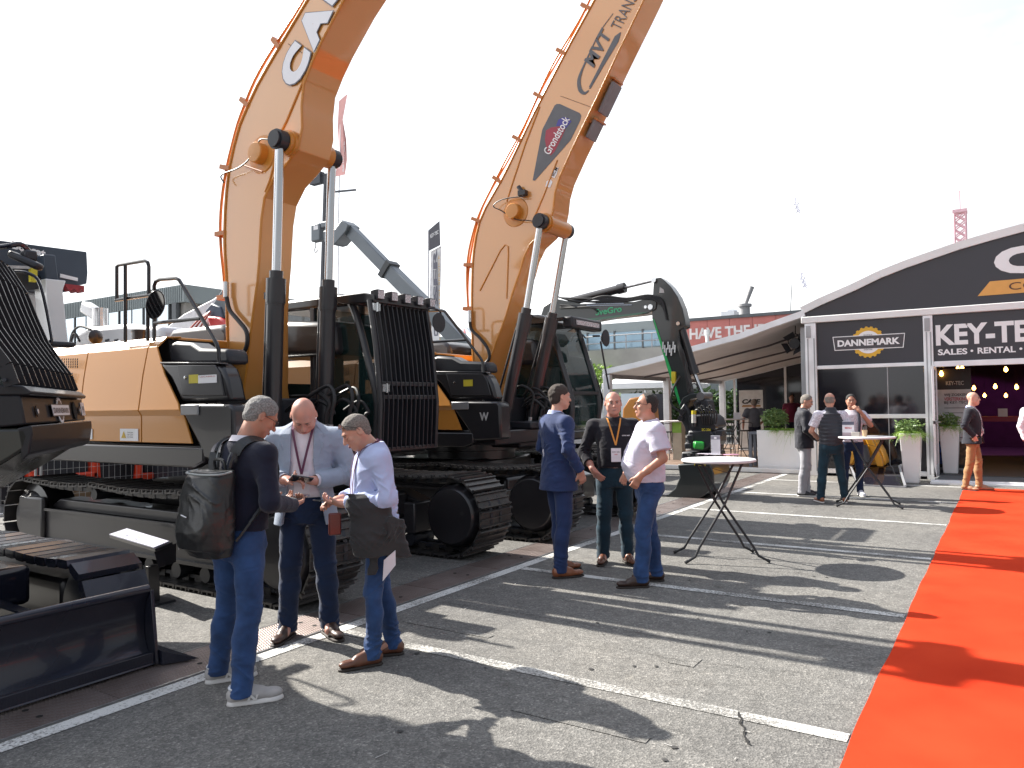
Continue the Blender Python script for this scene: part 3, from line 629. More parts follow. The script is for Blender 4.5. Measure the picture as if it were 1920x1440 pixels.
# middle building with railing and red lettered wall
YM = 40
def mp(px, py, y=YM): return at_y(px, py, y)
bm_ = thing('exhibition_hall', 'grey exhibition hall with roof railing and a red lettered wall behind the canopy', 'building', (-15, YM + 5, 0))
zt = mp(1180, 604).z; xa, xb = mp(1085, 610).x, mp(1288, 600).x
q = MB(); q.bb((xa - 14, YM, 0), (xb, YM + 12, zt)); part(bm_, 'grey_wing', q, M_fascia)
zc0, zc1 = mp(1180, 658).z, mp(1180, 740).z
q = MB(); q.bb((xa - 14, YM - 2.2, 0), (xb + .5, YM - .01, zc0 - .05)); part(bm_, 'concrete_podium', q, M_conc)
zw = mp(1180, 652).z; zw1 = mp(1180, 622).z
for i in range(8):
    x = xb - .9 - i * 1.75; q = MB(); q.bb((x - 1.65, YM - .06, zw), (x, YM - .02, zw1)); wdo = part(bm_, 'window', q, mat('window_blue', (.22, .32, .40), .1, .4, .2, .3))
    q = MB(); q.bb((x, YM - .09, zw - .3), (x + .1, YM - .01, zw1 + .1)); link('frame', q.mesh('frame', M_frame, worg(bm_)), wdo)
q = MB()
for k_ in (0.35, .75): q.cyl((xa - 14, YM - 2.1, zc0 + k_), (xb + .4, YM - 2.1, zc0 + k_), .035, n=6)
for i in range(14): x = xb + .3 - i * 1.5; q.cyl((x, YM - 2.1, zc0 - .05), (x, YM - 2.1, zc0 + .75), .03, n=6)
part(bm_, 'railing', q, M_alud)
xr0, xr1 = xb + .01, xb + 12; zr1 = mp(1330, 601).z; zr0 = mp(1300, 655).z
q = MB(); q.bb((xr0, YM - .3, 0), (xr1, YM + 12, zr0)); part(bm_, 'lower_wall', q, M_fascia)
nP = 10
for i in range(nP):
    xx = xr0 + (xr1 - xr0) * i / nP; q = MB(); q.bb((xx + .01, YM - .25, zr0 + .02), (xx + (xr1 - xr0) / nP - .01, YM + .2, zr1)); part(bm_, 'red_panel', q, M_redw)
q = MB(); q.bb((xr0, YM - .35, zr1), (xr1, YM + 12, zr1 + .16)); part(bm_, 'parapet', q, M_frame)
a = mp(1293, 637, YM - .26); c = mp(1462, 608, YM - .26)
hh = mp(1330, 616, YM - .26).z - mp(1330, 637, YM - .26).z
text(bm_, 'HAVE THE IDEAS', a + Vector((0, 0, 0)), (1, 0, 0), (0, 0, 1), (c.x - a.x) * 1.12, hh, mat('wall_letter', (.75, .70, .70), .6), .035)
# ducts and mast on the roof
q = MB(); d0 = mp(1352, 598, 44); d1 = mp(1376, 582, 44); q.bb((d0.x, 44, zr1), (d1.x, 45, d1.z)); q.lathe(((d0.x + d1.x) / 2, 44.5, d1.z), [(.45, 0), (.45, .04), (.2, .2), (.02, .22)], 4); solo('roof_duct', q, M_alu, 'pale boxy ventilation duct with a pointed cap on the hall roof', 'duct')
q = MB(); d0 = mp(1397, 598, 43); d1 = mp(1400, 575, 43); q.cyl((d0.x, 43, zr1), (d0.x, 43, d1.z), .28); q.cyl((d0.x, 43, d1.z), (d0.x, 43, d1.z + .15), .38); d2 = mp(1410, 537, 43); q.cyl((d0.x + .05, 43, d1.z + .15), (d2.x, 43, d2.z), .1, .14); solo('roof_chimney', q, mat('chimney_grey', (.28, .28, .29), .6), 'round white chimney with a leaning dark pipe on the hall roof', 'chimney')
q = MB(); d0 = mp(1481, 600, 43); d2 = mp(1485, 532, 43); q.cyl(d0, d2, .02, n=6); solo('antenna', q, M_frame, 'thin antenna rising behind the canopy rim', 'antenna')
q = MB(); a = mp(1327, 660, 36); c = mp(1327, 628, 36); q.cyl((a.x, 36, 0), (a.x, 36, c.z), .09); q.cyl((a.x, 36, c.z), (a.x, 36, c.z + .25), .14); solo('vent_pipe', q, M_white, 'white vent pipe with dark cap in front of the red wall', 'pipe')
# hedge and white party tents behind the wing
q = leafball((-12.0, 34, 1.3), (5.5, .8, 1.0), 5200, .30, 77); solo('hedge', q, mat('hedge_green', (.03, .07, .02), .5, 0, 0, 5, col2=(.08, .14, .03)), 'dark clipped hedge seen through the back of the canopy', 'hedge', (-12.0, 34, .3), smooth=0)
trunk = MB(); trunk.tube([(-19.5, 38, 0), (-19.4, 38, 2.0), (-19.2, 38, 3.2)], [.14, .1, .05]); 
tr = thing('tree', 'small leafy tree rising behind the dark panel under the canopy', 'tree', (-19.5, 38, 0)); part(tr, 'trunk', trunk, mat('bark', (.07, .05, .035), .9, bump=.4, bs=20)); part(tr, 'crown', leafball((-19.2, 37.6, 3.0), (2.1, 1.6, .9), 2600, .22, 78), M_leafA, smooth=0, kind='stuff')
def marquee(nm, lab, px0, px1, pyt, pyb, y, depth=4, h2=1.4, cat='tent'):
    a = at_y(px0, pyb, y); c = at_y(px1, pyt, y); x0, x1, z0, z1 = a.x, c.x, a.z, c.z; xm = (x0 + x1) / 2
    t = thing(nm, lab, cat, (xm, y + depth / 2, 0))
    q = MB(); q.add([(x0, y, z1), (x1, y, z1), (x1, y + depth, z1), (x0, y + depth, z1), (xm, y + depth / 2, z1 + h2)], [(0, 1, 4), (1, 2, 4), (2, 3, 4), (3, 0, 4)]); part(t, 'roof', q, M_roof)
    q = MB()
    for p_, r_ in (((x0, y), (x1, y)), ((x1, y), (x1, y + depth)), ((x1, y + depth), (x0, y + depth)), ((x0, y + depth), (x0, y))): q.add([(*p_, z0), (*r_, z0), (*r_, z1), (*p_, z1)], [(0, 1, 2, 3)])
    part(t, 'valance', q, M_white)
    for x in (x0, x1):
        for yy in (y, y + depth): q = MB(); q.bb((x - .04, yy - .04, 0), (x + .04, yy + .04, z0)); part(t, 'pole', q, M_alu)
    return t
marquee('party_tent', 'white pointed party tent beyond the left end of the side canopy', 1128, 1256, 716, 730, 31, 5, .9)
pn = MB(); a = at_y(1165, 800, 30); c = at_y(1218, 737, 30); pn.bb((a.x, 30, .0), (c.x, 30.1, c.z)); o = solo('printed_screen', pn, mat('pale_blue_print', (.50, .62, .72), .5, 0, .3, .6, col2=(.75, .78, .80)), 'pale blue and white printed screen behind the canopy posts', 'screen')
pn = MB(); a = at_y(1218, 800, 30); c = at_y(1258, 738, 30); pn.bb((a.x, 30, .0), (c.x, 30.1, c.z)); solo('dark_screen', pn, M_sign, 'dark upright screen panel right of the pale blue printed screen', 'screen')
bk = MB(); ba = at_y(1193, 790, 24); bk.xz([(ba.x - .55, .9), (ba.x - .5, 1.5), (ba.x - .25, 1.85), (ba.x + .1, 1.9), (ba.x + .4, 1.65), (ba.x + .45, .9)], 24, 25); solo('loader_bucket', bk, mat('bucket_orange', (.48, .19, .03), .4, 0, .1, 2), 'rounded orange bucket standing behind the smiling man', 'bucket', bevel=.05)
q = leafball(ba + Vector((-.1, -.8, -.35)), (.75, .3, .3), 700, .10, 79); solo('shrub', q, M_leafA, 'low green shrub in front of the orange bucket', 'shrub', smooth=0)
# striped white tent between the two orange machines
st = thing('striped_tent', 'white tent roof with red triangular stripes between the two orange excavators', 'tent', (-21, 22, 0))
a = at_y(808, 640, 22); b2 = at_y(900, 700, 22); pk = at_y(842, 612, 24)
q = MB(); q.add([(a.x - 2.5, 22, 2.2), (b2.x + 1.5, 22, 2.2), (b2.x + 1.5, 28, 2.2), (a.x - 2.5, 28, 2.2), (pk.x, 25, pk.z + .1)], [(0, 1, 4), (1, 2, 4), (2, 3, 4), (3, 0, 4)]); part(st, 'roof', q, mat('tent_pale', (.62, .68, .76), .5))
P0 = Vector((pk.x, 25, pk.z + .1)); 
for u0, u1 in ((.30, .38), (.62, .74)):
    A0 = Vector((a.x - 2.5, 22, 2.2)).lerp(Vector((b2.x + 1.5, 22, 2.2)), u0); A1 = Vector((a.x - 2.5, 22, 2.2)).lerp(Vector((b2.x + 1.5, 22, 2.2)), u1); n = Vector((0, -.02, .03))
    q = MB(); q.add([A0 + n, A1 + n, P0 + n], [(0, 1, 2)]); part(st, 'stripe', q, mat('stripe_red', (.55, .04, .04), .5))
q = MB(); q.bb((a.x - 2.5, 22, 0), (b2.x + 1.5, 28, 2.18)); part(st, 'wall', q, M_white)
# ------------------------------------------------------------------ flags
def beach_flag(nm, lab, pole_b, pole_t, outline, y, mtl, extra=None):
    p0 = at_y(*pole_b, y); p1 = at_y(*pole_t, y); t = thing(nm, lab, 'flag', (p0.x, y, 0))
    q = MB(); q.tube([(p0.x, y, 0), p0, p1], .035, 8); part(t, 'pole', q, M_alu)
    pts = [at_y(px, py, y) for px, py in outline]; q = MB(); q.prism([Vector(p) + Vector((0, .08 * math.sin(p.z * 2), 0)) for p in pts], (0, .01, 0)); part(t, 'cloth', q, mtl); return t
fk = beach_flag('banner_flag', 'tall white and black banner flag reading KEY-TEC on a pole beyond the cab', (803, 720), (803, 432), [(805, 471), (805, 720), (824, 720), (825, 460)], 20, mat('flag_white', (.72, .72, .74), .6))
q = MB(); q.prism([at_y(px, py, 20) for px, py in ((804, 431), (804, 470.5), (825.5, 459.5), (824, 414))], (0, .01, 0)); part(fk, 'top_panel', q, mat('flag_black', (.10, .10, .12), .6))
a = at_y(807, 447, 19.99); c = at_y(823, 432, 19.99); text(fk, 'KEY-TEC', a, (c.x - a.x, 0, .12), (0, 0, 1), c.x - a.x, .13, M_wht, .03)
text(fk, 'GESER', at_y(822, 640, 19.98), (0, 0, 1), (-1, 0, 0), 3.2, .19, mat('flag_grey', (.16, .16, .2), .6), .05)
text(fk, 'SALES RENTAL SERVICE', at_y(826, 640, 19.98), (0, 0, 1), (-1, 0, 0), 2.9, .05, M_yel, .0)
rf_ = beach_flag('red_flag', 'pale red advertising flag flying above the boom cylinder', (634, 420), (640, 190), [(637, 190), (652, 176), (644, 225), (647, 262), (650, 300), (649, 328), (631, 332), (633, 280), (634, 235)], 24, mat('flag_red', (.78, .40, .38), .6, 0, .25, 1))
text(rf_, 'BRIGADE', at_y(646, 322, 23.95), (.02, 0, 1), (-1, 0, .02), 1.35, .12, M_wht, .03)
# red lattice crane far away
cr_ = thing('lattice_crane', 'pink red lattice crane mast standing behind the pavilion roof', 'crane', (at_y(1797, 470, 70).x, 70, 0))
a = at_y(1797, 480, 70); c = at_y(1800, 400, 70); q = MB(); wd = .8
for sx in (-1, 1):
    for sy in (-1, 1): q.cyl((a.x + sx * wd / 2, 70 + sy * wd / 2, 0), (c.x + sx * wd / 2, 70 + sy * wd / 2, c.z), .07, n=4)
n_ = 26
for i in range(n_):
    z0, z1 = c.z * i / n_, c.z * (i + 1) / n_; xs = a.x + (c.x - a.x) * i / n_
    for sy in (-1, 1): q.cyl((xs - wd / 2, 70 + sy * wd / 2, z0), (xs + wd / 2, 70 + sy * wd / 2, z1), .05, n=4); q.cyl((xs + wd / 2, 70 + sy * wd / 2, z0), (xs - wd / 2, 70 + sy * wd / 2, z1), .05, n=4)
part(cr_, 'mast', q, mat('crane_red', (.85, .52, .58), .5)); q = MB(); q.bb((c.x - .5, 69.5, c.z), (c.x + .5, 70.5, c.z + .25)); q.cyl(c, c + Vector((0, 0, 1.8)), .05); part(cr_, 'head', q, mat('crane_red', (.85, .52, .58), .5))
for i, (px0, py0, px1, py1, wd_) in enumerate(((1487, 376, 1495, 405, 'YDER'), (1498, 516, 1508, 545, 'YDER'))):
    a = at_y(px0, py0, 60); c = at_y(px1, py1, 60); t = thing('letter_pennant', ('upper' if i == 0 else 'lower') + ' string of small pale letters hanging in the sky beyond the pavilion', 'pennant', c)
    q = MB(); q.tube([a, c], .012, 5); part(t, 'line', q, M_alud)
    for j, ch in enumerate(wd_):
        p = a.lerp(c, (j + .1) / 4); text(t, ch, p, (.9, 0, -.3), (.3, 0, .9), .32, .26, mat('letter_lilac', (.68, .66, .78), .6), .04, name='letter')
# ------------------------------------------------------------------ grey telescopic crane boom behind the first machine
tb = thing('truck_crane', 'dark grey telescopic crane boom with a hook block rising behind the cab', 'crane', (-12.5, 16, 0)); TY = 16
M_tg = mat('crane_grey', (.14, .16, .18), .4, .2, .1, 2)
def tp(px, py, dy=0): return at_y(px, py, TY + dy)
A, B_ = tp(655, 430), tp(728, 505); C_ = tp(795, 572); dn = (C_ - B_).normalized()
q = MB(); q.bar(A, B_, .34, .26, up=(0, 1, 0)); part(tb, 'inner_boom', q, M_tg, .02)
q = MB(); q.bar(B_, C_ + dn * 3.4, .40, .34, up=(0, 1, 0)); part(tb, 'outer_boom', q, M_tg, .02)
q = MB(); q.bar(B_ - dn * .05, B_ + dn * .12, .50, .46, up=(0, 1, 0)); part(tb, 'collar', q, mat('crane_dark', (.05, .055, .06), .5))
q = MB(); q.xz([(p.x, p.z) for p in (tp(618, 436), tp(640, 432), tp(652, 415), tp(664, 424), tp(660, 436), tp(640, 459), tp(632, 461), tp(619, 456))], TY - .25, TY + .25); part(tb, 'boom_head', q, M_tg, .02)
q = MB(); y0 = tp(626, 448).x; p_ = tp(626, 448); q.bb((p_.x - .06, TY - .262, p_.z - .06), (p_.x + .06, TY - .255, p_.z + .06)); part(tb, 'yellow_sticker', q, mat('sticker_yellow', (.6, .5, .03), .5))
q = MB(); a = tp(588, 455); c = tp(605, 419); q.bb((a.x, TY - .12, a.z), (c.x, TY + .12, c.z)); q.bb((c.x, TY - .1, (a.z + c.z) / 2 + .1), (tp(622, 440).x, TY + .1, (a.z + c.z) / 2 + .3)); part(tb, 'jib_head', q, M_tg, .04)
q = MB(); a = tp(594, 433); c = tp(602, 424); q.bb((a.x, TY - .13, a.z), (c.x, TY - .121, c.z)); part(tb, 'white_plate', q, M_wht)
hk = MB(); h0 = tp(592, 455); hk.cyl(h0, h0 - Vector((0, 0, .12)), .02); hk.tube([h0 - Vector((0, 0, .12)), h0 - Vector((.05, 0, .2)), h0 - Vector((.03, 0, .29)), h0 - Vector((-.05, 0, .28)), h0 - Vector((-.06, 0, .21))], .018, smooth=3); part(tb, 'hook', hk, M_steel)
q = MB(); q.bb((-15, 15.2, .9), (-9, 16.9, 1.7)); q.bb((-12.2, 15.4, 1.7), (-9.8, 16.7, 2.9)); part(tb, 'chassis', q, M_tg, .05)
for x in (-14.2, -12.9, -10):
    for y in (15.15, 16.75): q = MB(); q.lathe((x, y, .5), [(.05, 0), (.28, .0), (.5, .04), (.5, .26), (.05, .3)], 18, 'y'); part(tb, 'wheel', q, mat('tyre_black', (.02, .02, .02), .85))
# machine parts visible high behind the first boom: black frame and fork tine
mh = thing('raised_fork_frame', 'raised black fork frame with a single grey tine behind the boom cylinder', 'fork', at_y(612, 340, 17)); 
q = MB(); a = at_y(585, 348, 17); c = at_y(604, 322, 17); q.bb((a.x, 16.9, a.z), (c.x, 17.1, c.z)); part(mh, 'bracket', q, mat('fork_black', (.05, .055, .07), .5))
q = MB(); q.bar(at_y(627, 290, 17), at_y(625, 360, 17), .08, .1); q.bar(at_y(624, 360, 17), at_y(667, 356, 17), .06, .05); q.bar(at_y(590, 330, 17), at_y(628, 325, 17), .06, .06); part(mh, 'tine', q, mat('fork_black', (.05, .055, .07), .5))
q = MB(); q.bar(at_y(611, 330, 17), at_y(603, 575, 17), .09, .1); part(mh, 'mast', q, mat('fork_black', (.05, .055, .07), .5))
# ------------------------------------------------------------------ white machines behind the first orange one
WX = -13.2
wm = thing('white_excavator', 'white demolition machine with a chrome exhaust and red cutter behind the orange hood', 'excavator', (-13, 9.3, 0))
M_wp = mat('white_paint', (.72, .72, .73), .3, 0, .04, 1, coat=.6)
M_redp = mat('red_paint', (.60, .03, .03), .35, 0, .1, 2, coat=.4); M_blk2 = mat('black_steel', (.025, .027, .034), .42, 0, .15, 3)
WYY = 9.0
def wp(px, py, y=WYY): return at_y(px, py, y)
def outline(name, pts, y, dep, mtl, root, bevel=.03, yy=None):
    P = [at_y(px, py, y) for px, py in pts]; q = MB(); q.xz([(p.x, p.z) for p in P], y, y + dep); return part(root, name, q, mtl, bevel)
outline('hood', [(138, 700), (138, 640), (145, 622), (165, 612), (232, 606), (300, 612), (302, 700)], WYY, 1.4, M_wp, wm, .12)
for i in range(3):
    for j in range(2):
        q = MB(); a = wp(180 + 17 * i, 641 + 9 * j, WYY - .01); q.xz([(a.x, a.z), (a.x + .16, a.z + .012), (a.x + .15, a.z + .06), (a.x - .01, a.z + .05)], WYY - .008, WYY + .01); part(wm, 'vent', q, M_blk2)
q = MB(); a = wp(188, 612, 9.5); q.cyl(a, a + Vector((0, 0, .42)), .17, n=20); part(wm, 'exhaust', q, mat('chrome', (.75, .75, .76), .15, 1.0))
q = MB(); q.bar(wp(160, 575, 9.5), wp(186, 592, 9.5), .26, .28); part(wm, 'exhaust_cowl', q, M_wp, .06)
q = MB(); q.tube([wp(150, 640), wp(140, 625), wp(134, 640), wp(136, 655)], .03, smooth=4); q.tube([wp(170, 618), wp(150, 612), wp(136, 624), wp(130, 650)], .025, smooth=4); part(wm, 'hose', q, M_cab)
outline('boom', [(300, 655), (305, 618), (345, 588), (400, 560), (420, 545), (425, 560), (398, 585), (372, 625), (330, 655)], 10.2, .5, mat('pale_grey_paint', (.50, .50, .52), .4), wm, .03)
outline('dark_arm', [(395, 576), (418, 540), (440, 540), (440, 575), (418, 600), (405, 590)], 10.0, .5, mat('crane_grey', (.14, .16, .18), .4), wm, .02)
outline('coupler', [(384, 582), (396, 568), (412, 575), (418, 596), (408, 600), (386, 592)], 9.95, .6, mat('coupler_blue', (.06, .08, .12), .4), wm, .03)
outline('cutter', [(386, 592), (410, 594), (422, 602), (430, 622), (434, 640), (390, 650), (378, 632), (392, 612)], 9.9, .6, M_redp, wm, .05)
outline('cutter_jaw', [(360, 630), (390, 612), (392, 632), (372, 645), (352, 650)], 9.9, .4, mat('cutter_pink', (.62, .12, .10), .5), wm, .02)
q = MB()
for dx in (0, .14, .3): q.tube([wp(340 + dx * 60, 640, 9.9), wp(352 + dx * 60, 622, 9.8), wp(372 + dx * 40, 600, 9.8), wp(395, 584, 9.9)], .02, smooth=4)
part(wm, 'hose', q, mat('hose_red', (.40, .10, .08), .5))
q = MB(); q.bb((-15.5, 9, .6), (-11, 10.8, 1.5)); q.bb((-15.5, 9.0, 0), (-11, 9.5, .8)); q.bb((-15.5, 10.3, 0), (-11, 10.8, .8)); part(wm, 'undercarriage', q, M_blk2, .1)
# raised bucket with lettering and white mast at far left
lb = thing('raised_loader', 'raised black loader bucket with white lettering on a white mast at the far left', 'loader', (-17, 8.8, 0)); LX = -17
def lp(px, py, x=LX): return at_x(px, py, x)
def outx(name, pts, x, dep, mtl, root, bevel=.02):
    P = [at_x(px, py, x) for px, py in pts]; q = MB(); q.prism(P, (-dep, 0, 0)); return part(root, name, q, mtl, bevel)
M_bob = mat('bucket_slate', (.045, .06, .085), .4, .1, .15, 1)
outx('bucket', [(-20, 448), (163, 472), (165, 512), (163, 532), (150, 535), (120, 548), (-20, 530)], LX, .9, M_bob, lb)
outx('white_fitting', [(113, 513), (146, 521), (146, 527), (113, 520)], LX + .03, .02, M_wht, lb, 0)
outx('white_mast', [(86, 522), (124, 526), (118, 545), (126, 620), (134, 700), (98, 700), (94, 620), (88, 560)], LX + .6, .5, M_wp, lb)
outx('arm_plate', [(82, 477), (104, 478), (110, 524), (86, 522)], LX + .5, .3, M_bob, lb)
outx('grapple_teeth', [(122, 532), (158, 536), (158, 548), (152, 542), (146, 548), (140, 541), (132, 546), (126, 540)], LX + .2, .3, mat('dark_red_paint', (.30, .02, .03), .5), lb, 0)
q = MB(); a = lp(22, 467, LX + .02); text(lb, 'Bobcat', lp(22, 466, LX + .01), (0, 1, -.125), (0, 0, 1), (lp(86, 473).y - lp(22, 466).y), .16, M_wht, .05)
q = MB(); q.bar(lp(-10, 500, LX + .5), lp(66, 502, LX + .5), .06, .06); part(lb, 'rod', q, M_steel)
q = MB(); a = lp(62, 515, LX + .5); q.box(a, (.1, .12, .3)); part(lb, 'yellow_block', q, mat('sticker_yellow', (.6, .5, .03), .5))
outx('link_plates', [(10, 500), (48, 498), (60, 505), (78, 520), (82, 540), (50, 545), (30, 520)], LX + .3, .3, M_blk2, lb)
outx('white_body', [(20, 548), (95, 542), (130, 700), (-20, 700), (-20, 560)], LX - .6, 1.5, M_wp, lb, .1)
q = MB(); q.bb((-19, 7.5, 0), (-16.5, 10.5, 1.3)); part(lb, 'base', q, M_blk2, .1)
# ------------------------------------------------------------------ mesh fence with attachments behind the machines
M_wire = mat('fence_wire', (.50, .51, .52), .4, .7)
FX = -13.0
for k_, yy in enumerate((2.6, 6.08, 9.56, 13.04)):
    f = thing('fence_panel', ['leftmost mesh fence panel seen under the black cab', 'mesh fence panel in front of the red attachments', 'mesh fence panel behind the orange machine tracks', 'mesh fence panel behind the gap between the two orange machines'][k_], 'fence', (FX, yy, 0), 'mesh fence panels behind the machines')
    for dy in (0, 3.4): q = MB(); q.cyl((FX, yy + dy, 0), (FX, yy + dy, 2.0), .021, n=8); part(f, 'post', q, M_wire)
    for z in (.12, 1.98): q = MB(); q.cyl((FX, yy, z), (FX, yy + 3.4, z), .019, n=8); part(f, 'rail', q, M_wire)
    q = MB()
    for i in range(1, 34): q.bar((FX, yy + i * .1, .12), (FX, yy + i * .1, 1.98), .0045, .0045)
    for i in range(1, 9): q.bar((FX - .004, yy, .12 + i * .21), (FX - .004, yy + 3.4, .12 + i * .21), .0045, .0045)
    part(f, 'wire_mesh', q, M_wire, smooth=0, kind='stuff')
    q = MB(); q.bb((FX - .35, yy - .12, 0), (FX + .35, yy + .12, .11)); part(f, 'foot_block', q, M_conc, .02)
M_orr = mat('attachment_red', (.66, .055, .02), .4, 0, .08, 2)
def attach(lab, px0, px1, py0, py1, X):
    a = at_x(px0, py1, X); c = at_x(px1, py0, X); t = thing('quick_coupler', lab, 'coupler', ((X), (a.y + c.y) / 2, 0))
    w_ = c.y - a.y
    q = MB(); q.bb((X - .35, a.y + .18 * w_, a.z), (X - .05, c.y - .18 * w_, c.z)); part(t, 'black_body', q, M_blk2, .03)
    q = MB(); q.bb((X - .2, a.y, a.z), (X, a.y + .4 * w_, a.z + .13)); q.bb((X - .2, a.y, a.z), (X, a.y + .1 * w_, a.z + .4)); part(t, 'red_hook', q, M_orr, .03)
    q = MB(); q.bb((X - .2, c.y - .4 * w_, a.z), (X, c.y, a.z + .13)); q.bb((X - .2, c.y - .1 * w_, a.z), (X, c.y, a.z + .75)); part(t, 'red_hook', q, M_orr, .03)
    q = MB(); q.bb((X - .045, a.y + .45 * w_, a.z + .45), (X - .04, a.y + .72 * w_, a.z + .55)); part(t, 'sticker', q, mat('sticker_pink', (.7, .45, .42), .5))
    q = MB(); q.bb((X - .5, a.y, 0), (X - .3, c.y, a.z)); part(t, 'pallet', q, mat('pallet_wood', (.25, .17, .10), .8)); return t
attach('red and black quick coupler behind the fence beside the black cab', 58, 186, 856, 908, -14.2)
attach('red and black quick coupler behind the fence beyond the orange tracks', 262, 330, 856, 900, -14.6)
q = MB(); a = at_x(-60, 900, -15.5); q.bb((-16.5, 2, 0), (-15.5, 16, 1.5)); solo('stacked_parts', q, mat('parts_dark', (.03, .028, .032), .7, 0, .5, 3), 'dark row of stacked machine parts behind the fence', 'machine parts', bevel=.05)
# ------------------------------------------------------------------ excavators
M_or = mat('orange_paint', (.60, .245, .035), .34, 0, .03, .7, coat=.35)

M_orb = mat('boom_orange_glare', (.68, .31, .08), .32, 0, .03, .7, coat=1.0)  # hood orange made paler: the glare over the booms is put into it
M_orb.node_tree.nodes['Principled BSDF'].inputs['Coat IOR'].default_value = 1.7
M_ord = mat('orange_pipe', (.50, .17, .04), .4, 0, .05, 2)
M_blk = mat('black_paint', (.018, .017, .020), .30, 0, .12, 1.5, coat=.35)
M_gry = mat('charcoal_paint', (.030, .029, .033), .33, 0, .12, 1.2, coat=.25)
M_shoe = mat('track_steel', (.030, .030, .033), .38, .35, .35, 7, bump=.25, bs=45, col2=(.075, .068, .062))
M_rub = mat('hose_rubber', (.018, .018, .02), .5)
M_fit = mat('zinc_fitting', (.42, .42, .42), .45, .25, .1, 20)
M_chr = mat('chromed_rod', (.62, .63, .65), .18, 1.0, .03, 2)
M_glass = mat('cab_glass', (.012, .035, .034), .05, 0, .1, 1, alpha=.72, spec=.7)
M_stk_y = mat('sticker_yellow', (.6, .5, .03), .5)
M_lamp = mat('lamp_lens', (.60, .60, .62), .2, 0, .5, 60)
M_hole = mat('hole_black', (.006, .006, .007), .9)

def belt(xf, xr, zc, r, n_top_sag=.03):
    """closed path in xz: bottom run, front wrap, top run, rear wrap; returns sampled points and tangent"""
    P = []
    for t in np.linspace(0, 1, 60, endpoint=False): P.append((xr + (xf - xr) * t, zc - r))
    for a in np.linspace(-90, 90, 40, endpoint=False): P.append((xf + r * math.cos(R_(a)), zc + r * math.sin(R_(a))))
    for t in np.linspace(0, 1, 60, endpoint=False): P.append((xf + (xr - xf) * t, zc + r - n_top_sag * abs(math.sin(t * math.pi * 3))))
    for a in np.linspace(90, 270, 40, endpoint=False): P.append((xr + r * math.cos(R_(a)), zc + r * math.sin(R_(a))))
    P.append(P[0]); P = np.array(P); s = np.r_[0, np.cumsum(np.hypot(*np.diff(P, axis=0).T))]
    return P, s
def shoes(root, P, s, yc, me, pitch, org, name='track_shoe'):
    n = int(round(s[-1] / pitch)); L_ = s[-1]
    for i in range(n):
        d = (i + .5) * L_ / n; a = d - .04; b_ = (d + .04) % L_
        x, z = np.interp(d, s, P[:, 0]), np.interp(d, s, P[:, 1]); x0, z0 = np.interp(a, s, P[:, 0]), np.interp(a, s, P[:, 1]); x1, z1 = np.interp(b_, s, P[:, 0]), np.interp(b_, s, P[:, 1])
        o = link(name, me, root); o.location = (x - org.x, yc - org.y, z - org.z); o.rotation_euler = (0, -math.atan2(z1 - z0, x1 - x0), 0)
def shoe_mesh(width, pitch, smooth=False):
    """local x along travel, local -z is outward"""
    q = MB(); p = pitch
    if smooth:
        q.add([], []); q.prism([(-p * .47, -width / 2, .0), (-p * .40, -width / 2, -.042), (p * .40, -width / 2, -.042), (p * .47, -width / 2, 0), (p * .3, -width / 2, .02), (-p * .3, -width / 2, .02)], (0, width, 0))
    else:
        w = width / 2
        q.prism([(-p * .46, -w, .006), (-p * .46, -w, -.008), (-p * .42, -w, -.034), (-p * .35, -w, -.034), (-p * .32, -w, -.010), (-p * .04, -w, -.010), (-p * .02, -w, -.030), (p * .05, -w, -.030), (p * .07, -w, -.010), (p * .32, -w, -.010), (p * .35, -w, -.034), (p * .42, -w, -.034), (p * .48, -w, -.004), (p * .48, -w, .006)], (0, width, 0))
        for sy in (-.09, .09): q.bb((-p * .25, sy - .03, .006), (p * .3, sy + .03, .07))
    return q
def mk_shoe(width, pitch, smooth=False, m=None):
    q = shoe_mesh(width, pitch, smooth); return q.mesh('track_shoe', m or M_shoe)
SHOE_A = mk_shoe(.60, .20)
hb = MB()
for sx, sy in ((-.2, -.055), (-.2, .055), (.2, -.055), (.2, .055)): hb.lathe((sx * .2, sy, -.0115), [(.001, 0), (.013, 0), (.013, .002), (.001, .002)], 6)
